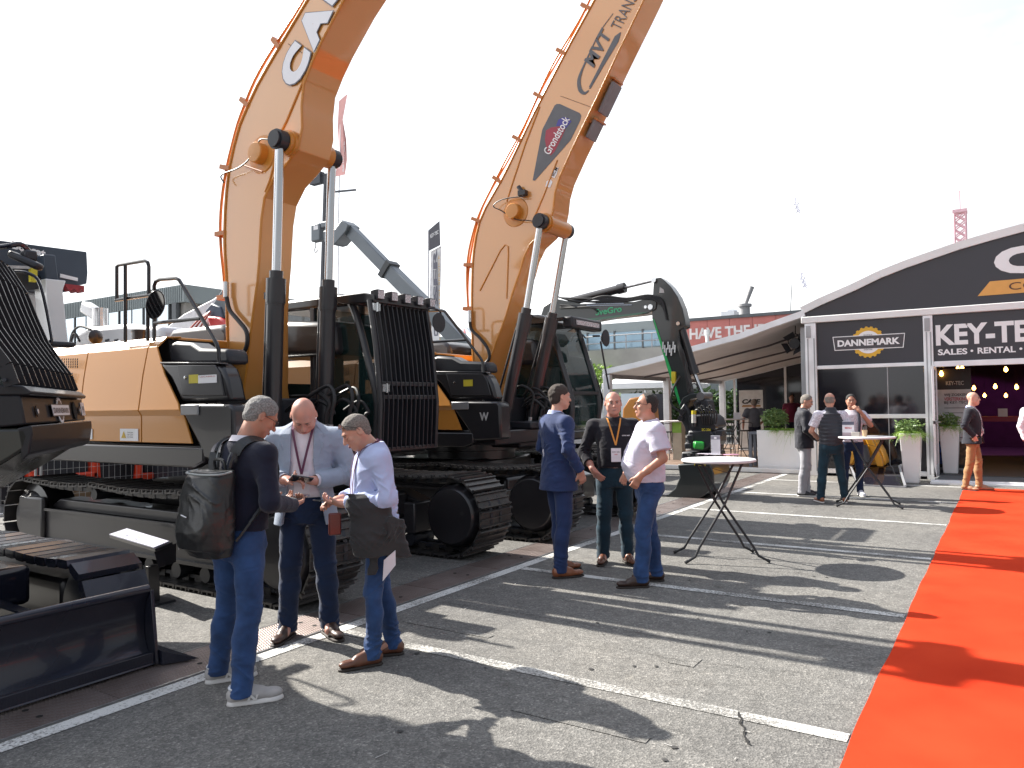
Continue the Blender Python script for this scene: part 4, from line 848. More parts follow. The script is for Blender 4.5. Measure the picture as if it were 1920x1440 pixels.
def big_undercarriage(root, D, td):
    org = worg(root)
    P, s = belt(-5.2 + td + D.x, -9.6 + td + D.x, .47, .43)
    for yc, sg in ((4.58, -1), (6.95, -1)):
        y = yc + D.y
        shoes(root, P, s, y, SHOE_A, .2, org)
        q = MB(); xs = D.x + td
        q.bb((-9.35 + xs, y - .22, .22), (-5.75 + xs, y + .2, .58)); q.xz([(-9.35 + xs, .58), (-9.1 + xs, .70), (-6.1 + xs, .70), (-5.75 + xs, .58)], y - .12, y + .14); part(root, 'track_frame', q, M_gry, .02)
        q = MB(); q.bar((-9.3 + xs, y - .235, .585), (-5.9 + xs, y - .235, .585), .03, .03); q.bar((-9.3 + xs, y - .235, .25), (-5.9 + xs, y - .235, .25), .035, .035); part(root, 'frame_rail', q, M_gry)
        q = MB(); q.bb((-9.75 + xs, y - .27, .18), (-9.2 + xs, y - .2, .72)); part(root, 'motor_cover', q, M_gry, .03)
        q = MB(); q.lathe((-5.2 + xs, y - .22, .47), [(.02, -.06), (.30, -.055), (.33, -.03), (.36, .05), (.36, .36), (.30, .42), (.02, .42)], 36, 'y'); part(root, 'idler_wheel', q, M_blk)
        q = MB(); q.lathe((-9.6 + xs, y - .18, .47), [(.02, -.08), (.24, -.07), (.30, 0), (.38, .02), (.38, .32), (.02, .34)], 28, 'y'); part(root, 'sprocket', q, M_blk)
        for i in range(8):
            q = MB(); x = -9.0 + xs + i * .45; q.lathe((x, y - .2, .15), [(.02, 0), (.075, .0), (.085, .05), (.085, .13), (.06, .15), (.06, .25), (.085, .27), (.085, .36), (.02, .4)], 14, 'y'); part(root, 'roller', q, M_blk2)
        for x in (-8.3, -6.6): q = MB(); q.lathe((x + xs, y - .16, .79), [(.02, 0), (.06, 0), (.06, .32), (.02, .32)], 12, 'y'); part(root, 'carrier_roller', q, M_blk2)
        q = MB(); ch = [(Vector((x, y, z))) for x, z in P[::2]]
        for sy in (-.09, .09): q.tube([Vector((p.x, y + sy, .47 + (p.z - .47) * .88)) for p in ch], .03, 5)
        part(root, 'track_chain', q, M_blk2)
    q = MB(); xs = D.x + td
    q.bb((-8.2 + xs, 5.0 + D.y, .48), (-6.6 + xs, 6.65 + D.y, .92)); part(root, 'centre_frame', q, M_blk, .05)
    q = MB(); q.bb((-9.0 + xs, 4.85 + D.y, .4), (-8.3 + xs, 6.8 + D.y, .72)); part(root, 'cross_beam', q, M_blk, .05); q = MB(); q.bb((-6.5 + xs, 4.85 + D.y, .4), (-5.9 + xs, 6.8 + D.y, .72)); part(root, 'cross_beam', q, M_blk, .05)
    q = MB(); q.lathe((-7.4 + D.x, 5.83 + D.y, .9), [(.2, 0), (.68, 0), (.68, .12), (.72, .13), (.72, .26), (.2, .27)], 36); part(root, 'swing_ring', q, M_gry)

def flat(root, name, pts, y0, y1, D, mtl, bevel=.012, yt=4.4):
    P = [at_y(px, py, yt) for px, py in pts]; q = MB(); q.xz([(p.x + D.x, p.z) for p in P], y0 + D.y, y1 + D.y); return part(root, name, q, mtl, bevel)
def hp_(px, py, D, y=4.4): return at_y(px, py, y) + D
def upper(root, D, which):
    # deck and skirt
    q = MB(); q.bb((-10.5 + D.x, 4.46 + D.y, 1.17), (-6.0 + D.x, 7.18 + D.y, 1.36)); part(root, 'deck', q, M_blk, .02)
    q = MB(); q.xz([(-10.4 + D.x, 1.14), (-6.45 + D.x, 1.14), (-6.3 + D.x, 1.20), (-6.3 + D.x, 1.335), (-10.4 + D.x, 1.345)], 4.37 + D.y, 4.47 + D.y); part(root, 'side_skirt', q, M_blk, .02)
    q = MB(); q.xz([(-10.95 + D.x, 1.2), (-10.15 + D.x, 1.15), (-10.15 + D.x, 2.15), (-10.75 + D.x, 2.1), (-10.98 + D.x, 1.8)], 4.42 + D.y, 7.22 + D.y); part(root, 'counterweight', q, M_blk, .1)
    # orange side panels: section (y, z) with a convex bulge and a crease
    sec = [(4.74, 2.45), (4.58, 2.44), (4.455, 2.33), (4.41, 2.05), (4.375, 1.75), (4.365, 1.695), (4.40, 1.64), (4.40, 1.37)]
    ft, fb = at_y(283, 642, 4.4), at_y(362, 830, 4.4); xm1, xm2 = at_y(335, 740, 4.4), at_y(300, 690, 4.4)
    zs = [fb.z, xm1.z, xm2.z, ft.z]; xs_ = [fb.x, xm1.x, xm2.x, ft.x]
    seams = [-10.2, at_y(157, 740, 4.4).x, at_y(267, 740, 4.4).x]
    bounds = [(seams[0], seams[1]), (seams[1], seams[2]), (seams[2], None)]
    for i, (xa, xb) in enumerate(bounds):
        vs = []; k = 10; cols = 8
        for j in range(cols + 1):
            for (y, z) in sec:
                xe = (xb - .006) if xb is not None else float(np.interp(z, zs, xs_))
                xa2 = xa + .006 + (.0 if i != 2 else .06 * max(0, z - 1.9))
                if i == 1: xe = xe + .06 * max(0, z - 1.9)
                vs.append((xa2 + (xe - xa2) * j / cols + D.x, y + D.y, z))
        n = len(sec); q = MB(); q.add(vs, [(j * n + a, j * n + a + 1, (j + 1) * n + a + 1, (j + 1) * n + a) for j in range(cols) for a in range(n - 1)])
        o = part(root, 'hood_panel', q, M_or, 0, smooth=28); sm = o.modifiers.new('Solidify', 'SOLIDIFY'); sm.thickness = .02; sm.offset = -1 if False else 0; bev(o, .006)
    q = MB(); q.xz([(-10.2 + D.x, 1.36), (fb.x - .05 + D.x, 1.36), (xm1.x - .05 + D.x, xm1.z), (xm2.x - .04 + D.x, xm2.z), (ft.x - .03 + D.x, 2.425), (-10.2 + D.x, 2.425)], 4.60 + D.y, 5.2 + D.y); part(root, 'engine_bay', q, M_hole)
    q = MB(); q.bb((-10.2 + D.x, 4.72 + D.y, 2.36), (-7.25 + D.x, 6.0 + D.y, 2.455)); part(root, 'hood_top', q, M_or, .02)
    # louvre grilles
    for (px, py, nx_, ny_) in ((118, 676, 8, 4), (121, 703, 6, 4), (121, 727, 6, 3)):
        q = MB()
        for i in range(nx_):
            for j in range(ny_):
                p = hp_(px + i * (4.1 if nx_ == 8 else 3.6), py + j * 4.6, D); q.add([(p.x, 4.372 + D.y - (.0 if p.z < 2.1 else -.012), p.z), (p.x + .022, 4.372 + D.y + (.0 if p.z < 2.1 else .012), p.z), (p.x + .028, 4.372 + D.y + (.0 if p.z < 2.1 else .012), p.z + .022), (p.x + .006, 4.372 + D.y + (.0 if p.z < 2.1 else .012), p.z + .022)], [(0, 1, 2, 3)])
        part(root, 'grille', q, M_hole, kind='stuff')
    # engine cover behind (rounded) and caps
    q = MB(); q.xz([(-8.85 + D.x, 2.44), (-8.83 + D.x, 2.62), (-8.7 + D.x, 2.70), (-7.75 + D.x, 2.70), (-7.62 + D.x, 2.62), (-7.6 + D.x, 2.44)], 5.6 + D.y, 6.6 + D.y); part(root, 'engine_cover', q, M_gry, .06)
    q = MB(); q.xz([(-7.58 + D.x, 2.30), (-7.56 + D.x, 2.66), (-7.4 + D.x, 2.76), (-6.4 + D.x, 2.68), (-6.35 + D.x, 2.3)], 6.1 + D.y, 7.2 + D.y); part(root, 'rear_cover', q, M_gry, .07)
    q = MB(); p = at_y(262, 632, 5.0) + D; q.cyl((p.x, p.y, 2.45), (p.x, p.y, 2.60), .085, n=20); q.cyl((p.x, p.y, 2.60), (p.x, p.y, 2.625), .095, n=20); part(root, 'breather', q, M_gry)
    q = MB()
    for dx in (-.32, .42): q.cyl((p.x + dx, p.y, 2.45), (p.x + dx, p.y, 2.50), .06, n=14); q.cyl((p.x + dx, p.y, 2.50), (p.x + dx, p.y, 2.52), .075, n=14)
    part(root, 'filler_cap', q, M_chr)
    q = MB(); p = at_y(178, 632, 4.9) + D; q.lathe(p, [(.01, -.06), (.07, -.04), (.09, .02), (.06, .05), (.01, .06)], 12, 'x'); q.cyl((p.x, p.y, 2.44), p, .02); part(root, 'work_lamp', q, M_gry)
    # black boxes at the right front
    flat(root, 'tank_cover', [(286, 645), (300, 638), (330, 640), (346, 651), (394, 652), (400, 659), (402, 681), (291, 681)], 4.56, 4.80, D, M_blk2, .035)
    flat(root, 'storage_box', [(292, 680), (404, 681), (414, 690), (422, 712), (430, 752), (337, 754), (318, 712)], 4.415, 4.60, D, M_blk, .035)
    dr_ = flat(root, 'box_door', [(331, 684), (403, 684), (412, 700), (420, 742), (341, 742)], 4.400, 4.42, D, M_gry, .008)
    flat(root, 'door_lip', [(300, 679), (410, 679.5), (412, 682), (300, 682)], 4.40, 4.5, D, M_gry, .004)
    q = MB(); p = hp_(348, 708, D); q.lathe((p.x, 4.40 + D.y, p.z), [(.002, -.012), (.016, -.01), (.018, .0)], 12, 'y'); part(root, 'latch', q, M_chr)
    flat(root, 'tool_box', [(337, 757), (434, 757), (441, 766), (442, 858), (386, 862), (377, 835)], 4.375, 4.62, D, M_blk, .03)
    q = MB(); a = hp_(345, 759, D); c_ = hp_(378, 778, D); q.bb((a.x, 4.36 + D.y, c_.z), (c_.x, 4.376 + D.y, a.z)); part(root, 'reflector_plate', q, mat('silver_grey_panel', (.30, .30, .31), .3, .3, .1, 3), .01)
    if which == 'A':
        for px0, px1, cm in ((355, 372, M_stk_y), (372.5, 407, M_wht)):
            q = MB(); a = hp_(px0, 719, D); c_ = hp_(px1, 702, D); q.bb((a.x, 4.394 + D.y, a.z), (c_.x, 4.399 + D.y, c_.z)); part(root, 'sticker', q, cm)
        a = hp_(376, 708, D); c_ = hp_(405, 704, D); text(root, 'LECARRO', (a.x, 4.393 + D.y, a.z), (1, 0, 0), (0, 0, 1), c_.x - a.x, c_.z - a.z, mat('print_red', (.5, .05, .05), .5), 0, lift=.001)
        q = MB(); a = hp_(228, 826, D); c_ = hp_(262, 804, D); q.bb((a.x, 4.382 + D.y, a.z), (c_.x, 4.386 + D.y, c_.z)); part(root, 'warning_sticker', q, M_wht)
        q = MB(); a = hp_(231, 821, D); c_ = hp_(240, 808, D); q.add([(a.x, 4.379 + D.y, a.z), (c_.x, 4.379 + D.y, a.z), ((a.x + c_.x) / 2, 4.379 + D.y, c_.z)], [(0, 1, 2)]); part(root, 'warning_triangle', q, mat('warn_yellow', (.65, .42, .03), .5))
        for j, t_ in enumerate(('DANGER', 'KEEP CLEAR', 'OF SWING AREA')): a = hp_(242, 812 + 4.2 * j, D); text(root, t_, (a.x, 4.381 + D.y, a.z), (1, 0, 0), (0, 0, 1), .105, .013, M_pblk, lift=.001)
        q = MB(); a = hp_(160, 823, D); c_ = hp_(176, 804, D); q.bb((a.x, 4.382 + D.y, a.z), (c_.x, 4.386 + D.y, c_.z)); part(root, 'sticker', q, M_wht)
    else:
        q = MB(); a = hp_(366, 718, D); c_ = hp_(384, 700, D); q.bb((a.x, 4.394 + D.y, a.z), (c_.x, 4.399 + D.y, c_.z)); part(root, 'sticker', q, M_stk_y)
        a = hp_(400, 808, D); c_ = hp_(418, 786, D); text(root, 'W', (a.x, 4.37 + D.y, a.z), (1, 0, 0), (0, 0, 1), c_.x - a.x, c_.z - a.z, mat('print_grey', (.45, .45, .45), .5), .03)
    # rails
    def rail(pts, r=.019, y=4.47, sm=0, m_=M_blk): q = MB(); q.tube([hp_(px, py, D, y) for px, py in pts], r, 8, smooth=sm); return q
    q = rail([(235, 642), (235, 497)]); q2 = rail([(219, 563), (219, 500), (223, 497), (272, 489), (277, 492), (279, 500), (279, 552)], y=4.5); q.add(q2.v, q2.f); q2 = rail([(217, 563), (290, 552)], y=4.5); q.add(q2.v, q2.f); q2 = rail([(277, 575), (277, 640)], y=4.5); q.add(q2.v, q2.f); part(root, 'guard_rail', q, M_blk)
    q = rail([(289, 640), (289, 536), (292, 528), (300, 524), (330, 522), (336, 525), (345, 540), (378, 596), (406, 644), (410, 655), (411, 680), (411, 858)]); q2 = rail([(289, 606), (376, 597)]); q.add(q2.v, q2.f)
    part(root, 'hand_rail', q, M_blk)
    p = hp_(292, 571, D, 4.42); q = MB(); fr = MB(); nrm = Vector((.62, -.55, -.12)).normalized() if which == 'A' else Vector((.62, -.55, -.12)).normalized()
    u = nrm.cross(Vector((.35, 0, 1))).normalized(); v = u.cross(nrm)
    for mb_, rr, off, dd in ((fr, (.088, .15), 0, .03), (q, (.076, .137), .031, .003)):
        mb_.prism([p + u * rr[0] * math.cos(2 * math.pi * i / 28) + v * rr[1] * math.sin(2 * math.pi * i / 28) + nrm * off for i in range(28)], nrm * dd)
    mo = part(root, 'mirror', fr, M_blk, .006); link('mirror_glass', q.mesh('mirror_glass', mat('mirror_glass', (.55, .55, .56), .03, 1.0, 0), worg(root)), mo)

def boom(root, D, top, bot, y0, wd, base_extra, pinx, pinz, ypins, cyl_t, cyl_b, bx, bz, pipes=True, hose=None):
    """top and bot: near-face edges (x, z) from base to tip, world coordinates"""
    q = MB(); out = top + bot[::-1]; n = len(out)
    # resample both edges to the same count -> box girder with slightly curved flanges
    def rs(e, k=26):
        e = np.array(e); s = np.r_[0, np.cumsum(np.hypot(*np.diff(e, axis=0).T))]; t = np.linspace(0, s[-1], k); return np.c_[np.interp(t, s, e[:, 0]), np.interp(t, s, e[:, 1])]
    T, B = rs(top, 34), rs(bot, 34); k = len(T)
    zmin = min(T[0, 1], B[0, 1]); vs = []
    for i in range(k):
        f = max(0, 1 - (B[i, 1] - zmin) / 1.3); y1 = y0 + wd + base_extra * f
        vs += [(T[i, 0], y0, T[i, 1]), (B[i, 0], y0, B[i, 1]), (B[i, 0], y1, B[i, 1]), (T[i, 0], y1, T[i, 1])]
    fs = [(4 * i + a, 4 * i + (a + 1) % 4, 4 * i + 4 + (a + 1) % 4, 4 * i + 4 + a) for i in range(k - 1) for a in range(4)] + [(3, 2, 1, 0), (4 * k - 4, 4 * k - 3, 4 * k - 2, 4 * k - 1)]
    q.add(vs, fs); bo = part(root, 'boom', q, M_orb, .008, smooth=25)
    # flange lips and weld seam ribs on the near face
    q = MB(); q.tube([(x, y0 - .004, z) for x, z in T], .016, 6); q.tube([(x, y0 - .004, z) for x, z in B], .016, 6); link('flange_lip', q.mesh('flange_lip', M_or, worg(root)), bo)
    # boss and pin
    q = MB(); q.lathe((bx, y0, bz), [(.21, .0), (.20, -.012), (.115, -.016), (.11, -.10), (.10, -.11), (.001, -.112)], 32, 'y'); link('boss', q.mesh('boss', M_or, worg(root)), bo)
    q = MB(); q.cyl((pinx, ypins[0] + .05, pinz), (pinx, ypins[1] - .05, pinz), .12, n=28); q.cyl((pinx, ypins[0] + .1, pinz), (pinx, ypins[0] + .16, pinz), .135, n=28); link('pin_tube', q.mesh('pin_tube', M_or, worg(root)), bo)
    for yy, s_ in ((ypins[0], -1), (ypins[1], 1)):
        q = MB(); q.cyl((pinx, yy - .055 * 1, pinz), (pinx, yy + .055, pinz), .105, n=24); q.cyl((pinx, yy + s_ * .055, pinz), (pinx, yy + s_ * .085, pinz), .085, n=24)
        part(root, 'pin_cap', q, M_blk2)
    for yy in ypins:
        pt = Vector((pinx, yy, pinz)); ct = Vector((cyl_t[0], yy, cyl_t[1])); cb = Vector((cyl_b[0], yy, cyl_b[1])); d = (pt - cb).normalized()
        q = MB(); q.cyl(pt - d * .09, ct - d * .1, .046, n=20); rd = part(root, 'cylinder_rod', q, M_chr)
        q = MB(); q.cyl(ct - d * .02, cb, .088, n=24); q.cyl(ct - d * .22, ct + d * .03, .100, n=24); q.cyl(ct + d * .03, ct + d * .11, .07, n=24); q.cyl(ct - d * .22, ct - d * .24, .093, n=24); cy = part(root, 'cylinder', q, M_gry)
        q = MB(); q.cyl(ct + Vector((-.115, -.02, -.1)), cb + Vector((-.11, -.02, .3)), .016, n=8); q.box(ct + Vector((-.09, -.02, -.14)), (.07, .07, .07)); link('supply_pipe', q.mesh('supply_pipe', M_gry, worg(root)), cy)
    # pipes on the back
    nT = np.array([(-(T[min(i + 1, k - 1), 1] - T[max(i - 1, 0), 1]), (T[min(i + 1, k - 1), 0] - T[max(i - 1, 0), 0])) for i in range(k)]); nT /= np.linalg.norm(nT, axis=1)[:, None]
    i0 = next(i for i in range(k) if T[i, 1] > 2.95)
    for j, (oy, oo) in enumerate(((.03, .105), (.12, .15), (.2, .10), (.30, .125))):
        q = MB(); q.tube([(T[i, 0] + nT[i, 0] * (oo + .02 * math.sin(i * .9 + j)), y0 + oy, T[i, 1] + nT[i, 1] * (oo + .02 * math.sin(i * .9 + j))) for i in range(i0, k)], .017, 7, smooth=2); part(root, 'hydraulic_pipe', q, M_ord)
    for i in range(i0, k, 3): q = MB(); c_ = (T[i, 0] + nT[i, 0] * .075, y0 + .16, T[i, 1] + nT[i, 1] * .075); q.box(c_, (.17, .36, .05), Matrix.Rotation(-math.atan2(nT[i, 1], nT[i, 0]), 3, 'Y')); part(root, 'pipe_clamp', q, M_ord)
    if hose:
        P = [at_y(px, py, y0 - .05) for px, py in hose]; q = MB(); q.tube(P, .024, 9, smooth=5); part(root, 'hose', q, M_rub)
        q = MB(); q.cyl(P[0] + Vector((0, 0, .14)), P[0] - Vector((0, 0, .03)), .03, n=12); q.cyl(P[-1], P[-1] + (P[-2] - P[-1]).normalized() * .12, .03, n=12); part(root, 'hose_fitting', q, M_chr)
    return T, B, bo

def cab(root, D, guard, zt=2.97):
    y0, y1 = 6.2 + D.y, (7.06 if guard else 7.15) + D.y; X = lambda v: v + D.x
    prof = [(-7.55, 1.22), (-5.84, 1.22), (-5.80, 1.75), (-6.16, zt - .14), (-6.30, zt), (-7.45, zt), (-7.55, zt - .18)]
    q = MB(); q.bb((X(-7.55), y0, 1.16), (X(-5.82), y1, 1.30)); part(root, 'cab_base', q, M_blk, .03)
    q = MB(); q.xz([(X(-7.58), zt - .10), (X(-6.10), zt - .12), (X(-6.18), zt - .02), (X(-6.4), zt + .04), (X(-7.45), zt + .03)], y0 - .01, y1 + .01); part(root, 'cab_roof', q, M_blk, .04)
    for yy in (y0 + .03, y1 - .03):
        q = MB()
        q.tube([(X(-5.88), yy, 1.25), (X(-5.84), yy, 1.75), (X(-6.0), yy, 2.3), (X(-6.16), yy, zt - .22), (X(-6.30), yy, zt - .04), (X(-6.6), yy, zt)], .043, 8, smooth=4)
        part(root, 'cab_pillar', q, M_gry)
        for x_ in (-6.85, -7.50): q = MB(); q.bar((X(x_), yy, 1.25), (X(x_), yy, zt - .06), .06, .07); part(root, 'cab_pillar', q, M_gry, .01)
        q = MB(); q.bb((X(-7.5), yy - .02, 1.22), (X(-6.85), yy + .02, 1.85)); part(root, 'cab_side_panel', q, M_blk, .01)
        q = MB(); q.add([(X(-6.88), yy, 1.3), (X(-5.90), yy, 1.3), (X(-5.87), yy, 1.75), (X(-6.18), yy, zt - .2), (X(-6.88), yy, zt - .1)], [(0, 1, 2, 3, 4)]); part(root, 'side_window', q, M_glass)
        q = MB(); q.add([(X(-7.48), yy, 1.86), (X(-6.9), yy, 1.86), (X(-6.9), yy, zt - .1), (X(-7.48), yy, zt - .1)], [(0, 1, 2, 3)]); part(root, 'side_window', q, M_glass)
    fp = [(-5.86, 1.3), (-5.84, 1.75), (-6.0, 2.3), (-6.17, zt - .2)]
    q = MB(); q.add([(X(x), yy, z) for yy in (y0 + .05, y1 - .05) for x, z in fp], [(i, i + 1, i + 5, i + 4) for i in range(3)]); part(root, 'windscreen', q, M_glass, smooth=60)
    q = MB(); q.bb((X(-7.56), y0, 1.22), (X(-7.53), y1, 2.0)); part(root, 'rear_panel', q, M_blk)
    for z in (1.28, 1.86): q = MB(); q.bar((X(-5.86 if z < 1.5 else -5.85), y0, z), (X(-5.86 if z < 1.5 else -5.85), y1, z), .05, .05); part(root, 'front_bar', q, M_gry)
    # seat, console, lever
    q = MB(); q.bb((X(-7.0), y0 + .25, 1.62), (X(-6.5), y1 - .22, 1.76)); q.bb((X(-7.1), y0 + .27, 1.7), (X(-6.94), y1 - .24, 2.35)); q.bb((X(-7.09), y0 + .36, 2.38), (X(-6.99), y1 - .33, 2.58)); st_ = part(root, 'operator_seat', q, mat('seat_fabric', (.035, .034, .036), .8, 0, .2, 20), .04)
    q = MB(); q.bb((X(-7.0), y0 + .08, 1.3), (X(-6.35), y0 + .22, 1.86)); q.bb((X(-7.0), y1 - .2, 1.3), (X(-6.35), y1 - .08, 1.86)); part(root, 'console', q, M_blk2, .02)
    q = MB(); q.bb((X(-6.06), y0 + .06, 2.0), (X(-6.03), y0 + .26, 2.2)); part(root, 'monitor', q, M_blk2, .01)
    q = MB()
    for yy in (y0 + .15, y1 - .15): q.tube([(X(-6.45), yy, 1.85), (X(-6.42), yy, 2.0)], [.02, .028]); q.tube([(X(-6.1), yy + .1 * (1 if yy < y0 + .5 else -1), 1.3), (X(-6.05), yy + .1 * (1 if yy < y0 + .5 else -1), 1.75)], .012)
    part(root, 'lever', q, M_rub)
    # front platform step under the cab, beside the boom
    if guard:
        gx = X(-5.72)
        def gp(t): # profile of the front grille
            return [(gx - .02, 1.22), (gx + .01, 1.75), (gx - .05, 2.35), (gx - .14, 2.86)]
        pr = gp(0)
        for i in range(13):
            y = y0 - .03 + i * (y1 + .02 - y0 + .03) / 12
            q = MB()
            for (a, b2) in zip(pr[:-1], pr[1:]): q.bar((a[0], y, a[1]), (b2[0], y, b2[1]), .012, .05, up=(1, 0, 0)) if False else q.prism([(a[0] - .03, y - .006, a[1]), (a[0] + .03, y - .006, a[1]), (b2[0] + .03, y - .006, b2[1]), (b2[0] - .03, y - .006, b2[1])], (0, .012, 0))
            part(root, 'grille_bar', q, M_blk2)
        for z in (1.22, 1.80, 1.95, 2.86):
            x = np.interp(z, [p[1] for p in pr], [p[0] for p in pr]); q = MB(); q.bar((x, y0 - .05, z), (x, y1 + .04, z), .045, .05); part(root, 'grille_frame', q, M_blk, .006)
        q = MB(); q.tube([(pr[0][0], y0 - .06, 1.2), (pr[1][0], y0 - .06, 1.75), (pr[2][0], y0 - .06, 2.35), (pr[3][0], y0 - .06, 2.88)], .03, 8); part(root, 'grille_frame', q, M_gry)
        q = MB(); q.tube([(pr[0][0], y1 + .05, 1.2), (pr[1][0], y1 + .05, 1.75), (pr[2][0], y1 + .05, 2.35), (pr[3][0], y1 + .05, 2.88)], .03, 8); part(root, 'grille_frame', q, M_gry)
        q = MB(); q.xz([(X(-6.5), zt), (X(-5.95), zt + .0), (X(-5.80), zt - .04), (X(-5.80), zt - .12), (X(-6.3), zt - .1)], y0 - .05, y1 + .06); part(root, 'roof_guard', q, M_blk, .01)
        for z in (2.80, 1.90):
            x = np.interp(z, [p[1] for p in pr], [p[0] for p in pr]); q = MB(); q.bb((x + .02, y0 - .06, z - .04), (x + .05, y0 + .05, z + .04)); q.cyl((x + .055, y0 - .0, z - .05), (x + .055, y0 - .0, z + .05), .014, n=8); part(root, 'hinge', q, M_chr)
        for i in range(5):
            y = y0 + .03 + i * .225; zz = zt - .03
            q = MB(); q.bb((X(-5.84), y - .055, zz - .055), (X(-5.77), y + .055, zz + .055))
            for j in range(6): q.bb((X(-5.88), y - .05 + j * .018, zz - .05), (X(-5.84), y - .044 + j * .018, zz + .05))
            la = part(root, 'headlight', q, M_blk2, .006); q = MB(); q.bb((X(-5.772), y - .045, zz - .045), (X(-5.764), y + .045, zz + .045)); link('lens', q.mesh('lens', M_lamp, worg(root)), la)
        # convex mirror on a bracket at the far front corner
        mc = at_x(822, 605, -5.6)
        q = MB(); q.lathe(mc, [(.001, -.06), (.06, -.045), (.115, 0), (.118, .012), (.001, .014)], 24, 'x'); o = part(root, 'round_mirror', q, M_blk2)
        q = MB(); q.tube([at_x(803, 578, -5.65), at_x(818, 580, -5.6), at_x(826, 586, -5.62), at_x(824, 600, -5.66)], .012, 7, smooth=4); part(root, 'mirror_arm', q, M_blk2)
    else:
        q = MB(); zz = zt + .0
        q.bb((X(-5.95), y0 - .02, zz - .2), (X(-5.78), y1 + .02, zz - .03)); part(root, 'light_bar', q, M_blk2, .03)
        q = MB(); q.bb((X(-5.778), y0 + .1, zz - .15), (X(-5.772), y1 - .1, zz - .08)); part(root, 'light_strip', q, M_lamp)
        q = MB(); q.bar((X(-7.2), y0 - .03, zz - .1), (X(-5.9), y0 - .03, zz - .07), .06, .05); q.bar((X(-6.5), y0 - .2, zz + .02), (X(-6.5), y0 + .3, zz + .02), .04, .04); part(root, 'roof_rail', q, M_gry)
        for (px, py, x_, r_) in ((1088, 649, -5.75, .13), (1135, 634, -5.25, .135)):
            mc = at_x(px, py, x_ + .0); q = MB(); q.lathe(mc, [(.001, -.06), (.07, -.045), (r_ - .006, 0), (r_, .012), (.001, .014)], 24, 'x'); part(root, 'round_mirror', q, M_blk2)
        q = MB(); q.tube([at_x(1071, 640, -5.75), at_x(1076, 630, -5.75), at_x(1090, 627, -5.7), at_x(1098, 634, -5.6)], .013, 7, smooth=4); q.tube([at_x(1112, 630, -5.35), at_x(1124, 630, -5.3)], .015, 7); part(root, 'mirror_arm', q, M_blk2)
        q = MB(); q.tube([at_x(1126, 640, -5.2), at_x(1142, 730, -5.15)], .014, 7); part(root, 'whip', q, M_blk2)
def hoses_front(root, D, seed):
    rnd = random.Random(seed); y0 = 5.35 + D.y
    for i in range(9):
        x = -6.12 + D.x + rnd.uniform(0, .25); y = y0 + .05 + i * .085; z = rnd.uniform(1.62, 1.85)
        q = MB(); q.tube([(x, y, 1.35), (x + .02, y, 1.6), (x + .05, y + .02, z), (x - .08, y + rnd.uniform(-.1, .1), z + .12), (x - .3, y, z + .02)], .02, 8, smooth=4); hh = part(root, 'hose', q, M_rub)
        q = MB(); q.cyl((x, y, 1.42), (x + .01, y, 1.52), .027, n=10); link('hose_fitting', q.mesh('hose_fitting', M_fit, worg(root)), hh)
    q = MB(); q.bb((-6.45 + D.x, 5.25 + D.y, 1.36), (-5.95 + D.x, 6.15 + D.y, 1.46)); q.bb((-6.9 + D.x, 5.3 + D.y, 1.36), (-6.45 + D.x, 6.15 + D.y, 1.8)); part(root, 'valve_block', q, M_blk2, .02)
    q = MB(); q.bb((-6.55 + D.x, 5.12 + D.y, 1.10), (-6.05 + D.x, 6.02 + D.y, 1.30)); part(root, 'boom_foot', q, M_blk, .03)
    q = MB(); q.lathe((-6.35 + D.x, 5.15 + D.y, 1.3), [(.02, -.1), (.12, -.08), (.12, .08), (.02, .1)], 16, 'y'); q.lathe((-6.35 + D.x, 5.98 + D.y, 1.3), [(.02, -.1), (.12, -.08), (.12, .08), (.02, .1)], 16, 'y'); part(root, 'pivot', q, M_blk)

# first orange excavator
DA = Vector((0, 0, 0))
exA = thing('orange_excavator', 'large orange crawler excavator behind the three men with phones, CASE lettering on its boom', 'excavator', (-7.4, 5.83, 0), 'orange crawler excavators in a row')
big_undercarriage(exA, DA, 0); upper(exA, DA, 'A'); cab(exA, DA, True); hoses_front(exA, DA, 4)
topA = [(-7.22, 1.75), (-7.24, 2.15), (-7.27, 2.6), (-7.28, 3.2), (-7.31, 3.5), (-7.31, 3.81), (-7.27, 4.15), (-7.20, 4.49), (-7.01, 4.89), (-6.7, 5.25), (-6.38, 5.53), (-5.91, 5.93), (-5.2, 6.52), (-4.2, 7.35), (-3.4, 8.0)]
botA = [(-6.98, 1.70), (-6.98, 1.97), (-6.93, 2.14), (-6.87, 2.5), (-6.81, 2.79), (-6.73, 3.14), (-6.68, 3.72), (-6.64, 3.94), (-6.46, 4.16), (-6.29, 4.25), (-6.13, 4.33), (-6.02, 4.50), (-6.04, 4.75), (-6.01, 5.02), (-5.92, 5.18), (-5.72, 5.43), (-5.41, 5.75), (-4.7, 6.35), (-3.9, 7.0), (-3.1, 7.65)]
TA, BA, boA = boom(exA, DA, topA, botA, 5.35, .44, .20, -6.2, 4.46, (5.2, 5.92), (-6.27, 3.0), (-6.35, 1.3), -6.66, 4.44, hose=[(424, 552), (430, 580), (446, 600), (462, 622), (462, 650), (446, 672), (418, 679)])
q = MB(); q.prism([(-3.5, 5.4, 8.0), (-3.0, 5.4, 7.6), (-.9, 5.4, 8.9), (-1.1, 5.4, 9.2), (-3.6, 5.4, 8.5)], (0, .34, 0)); part(exA, 'arm', q, M_or, .02)
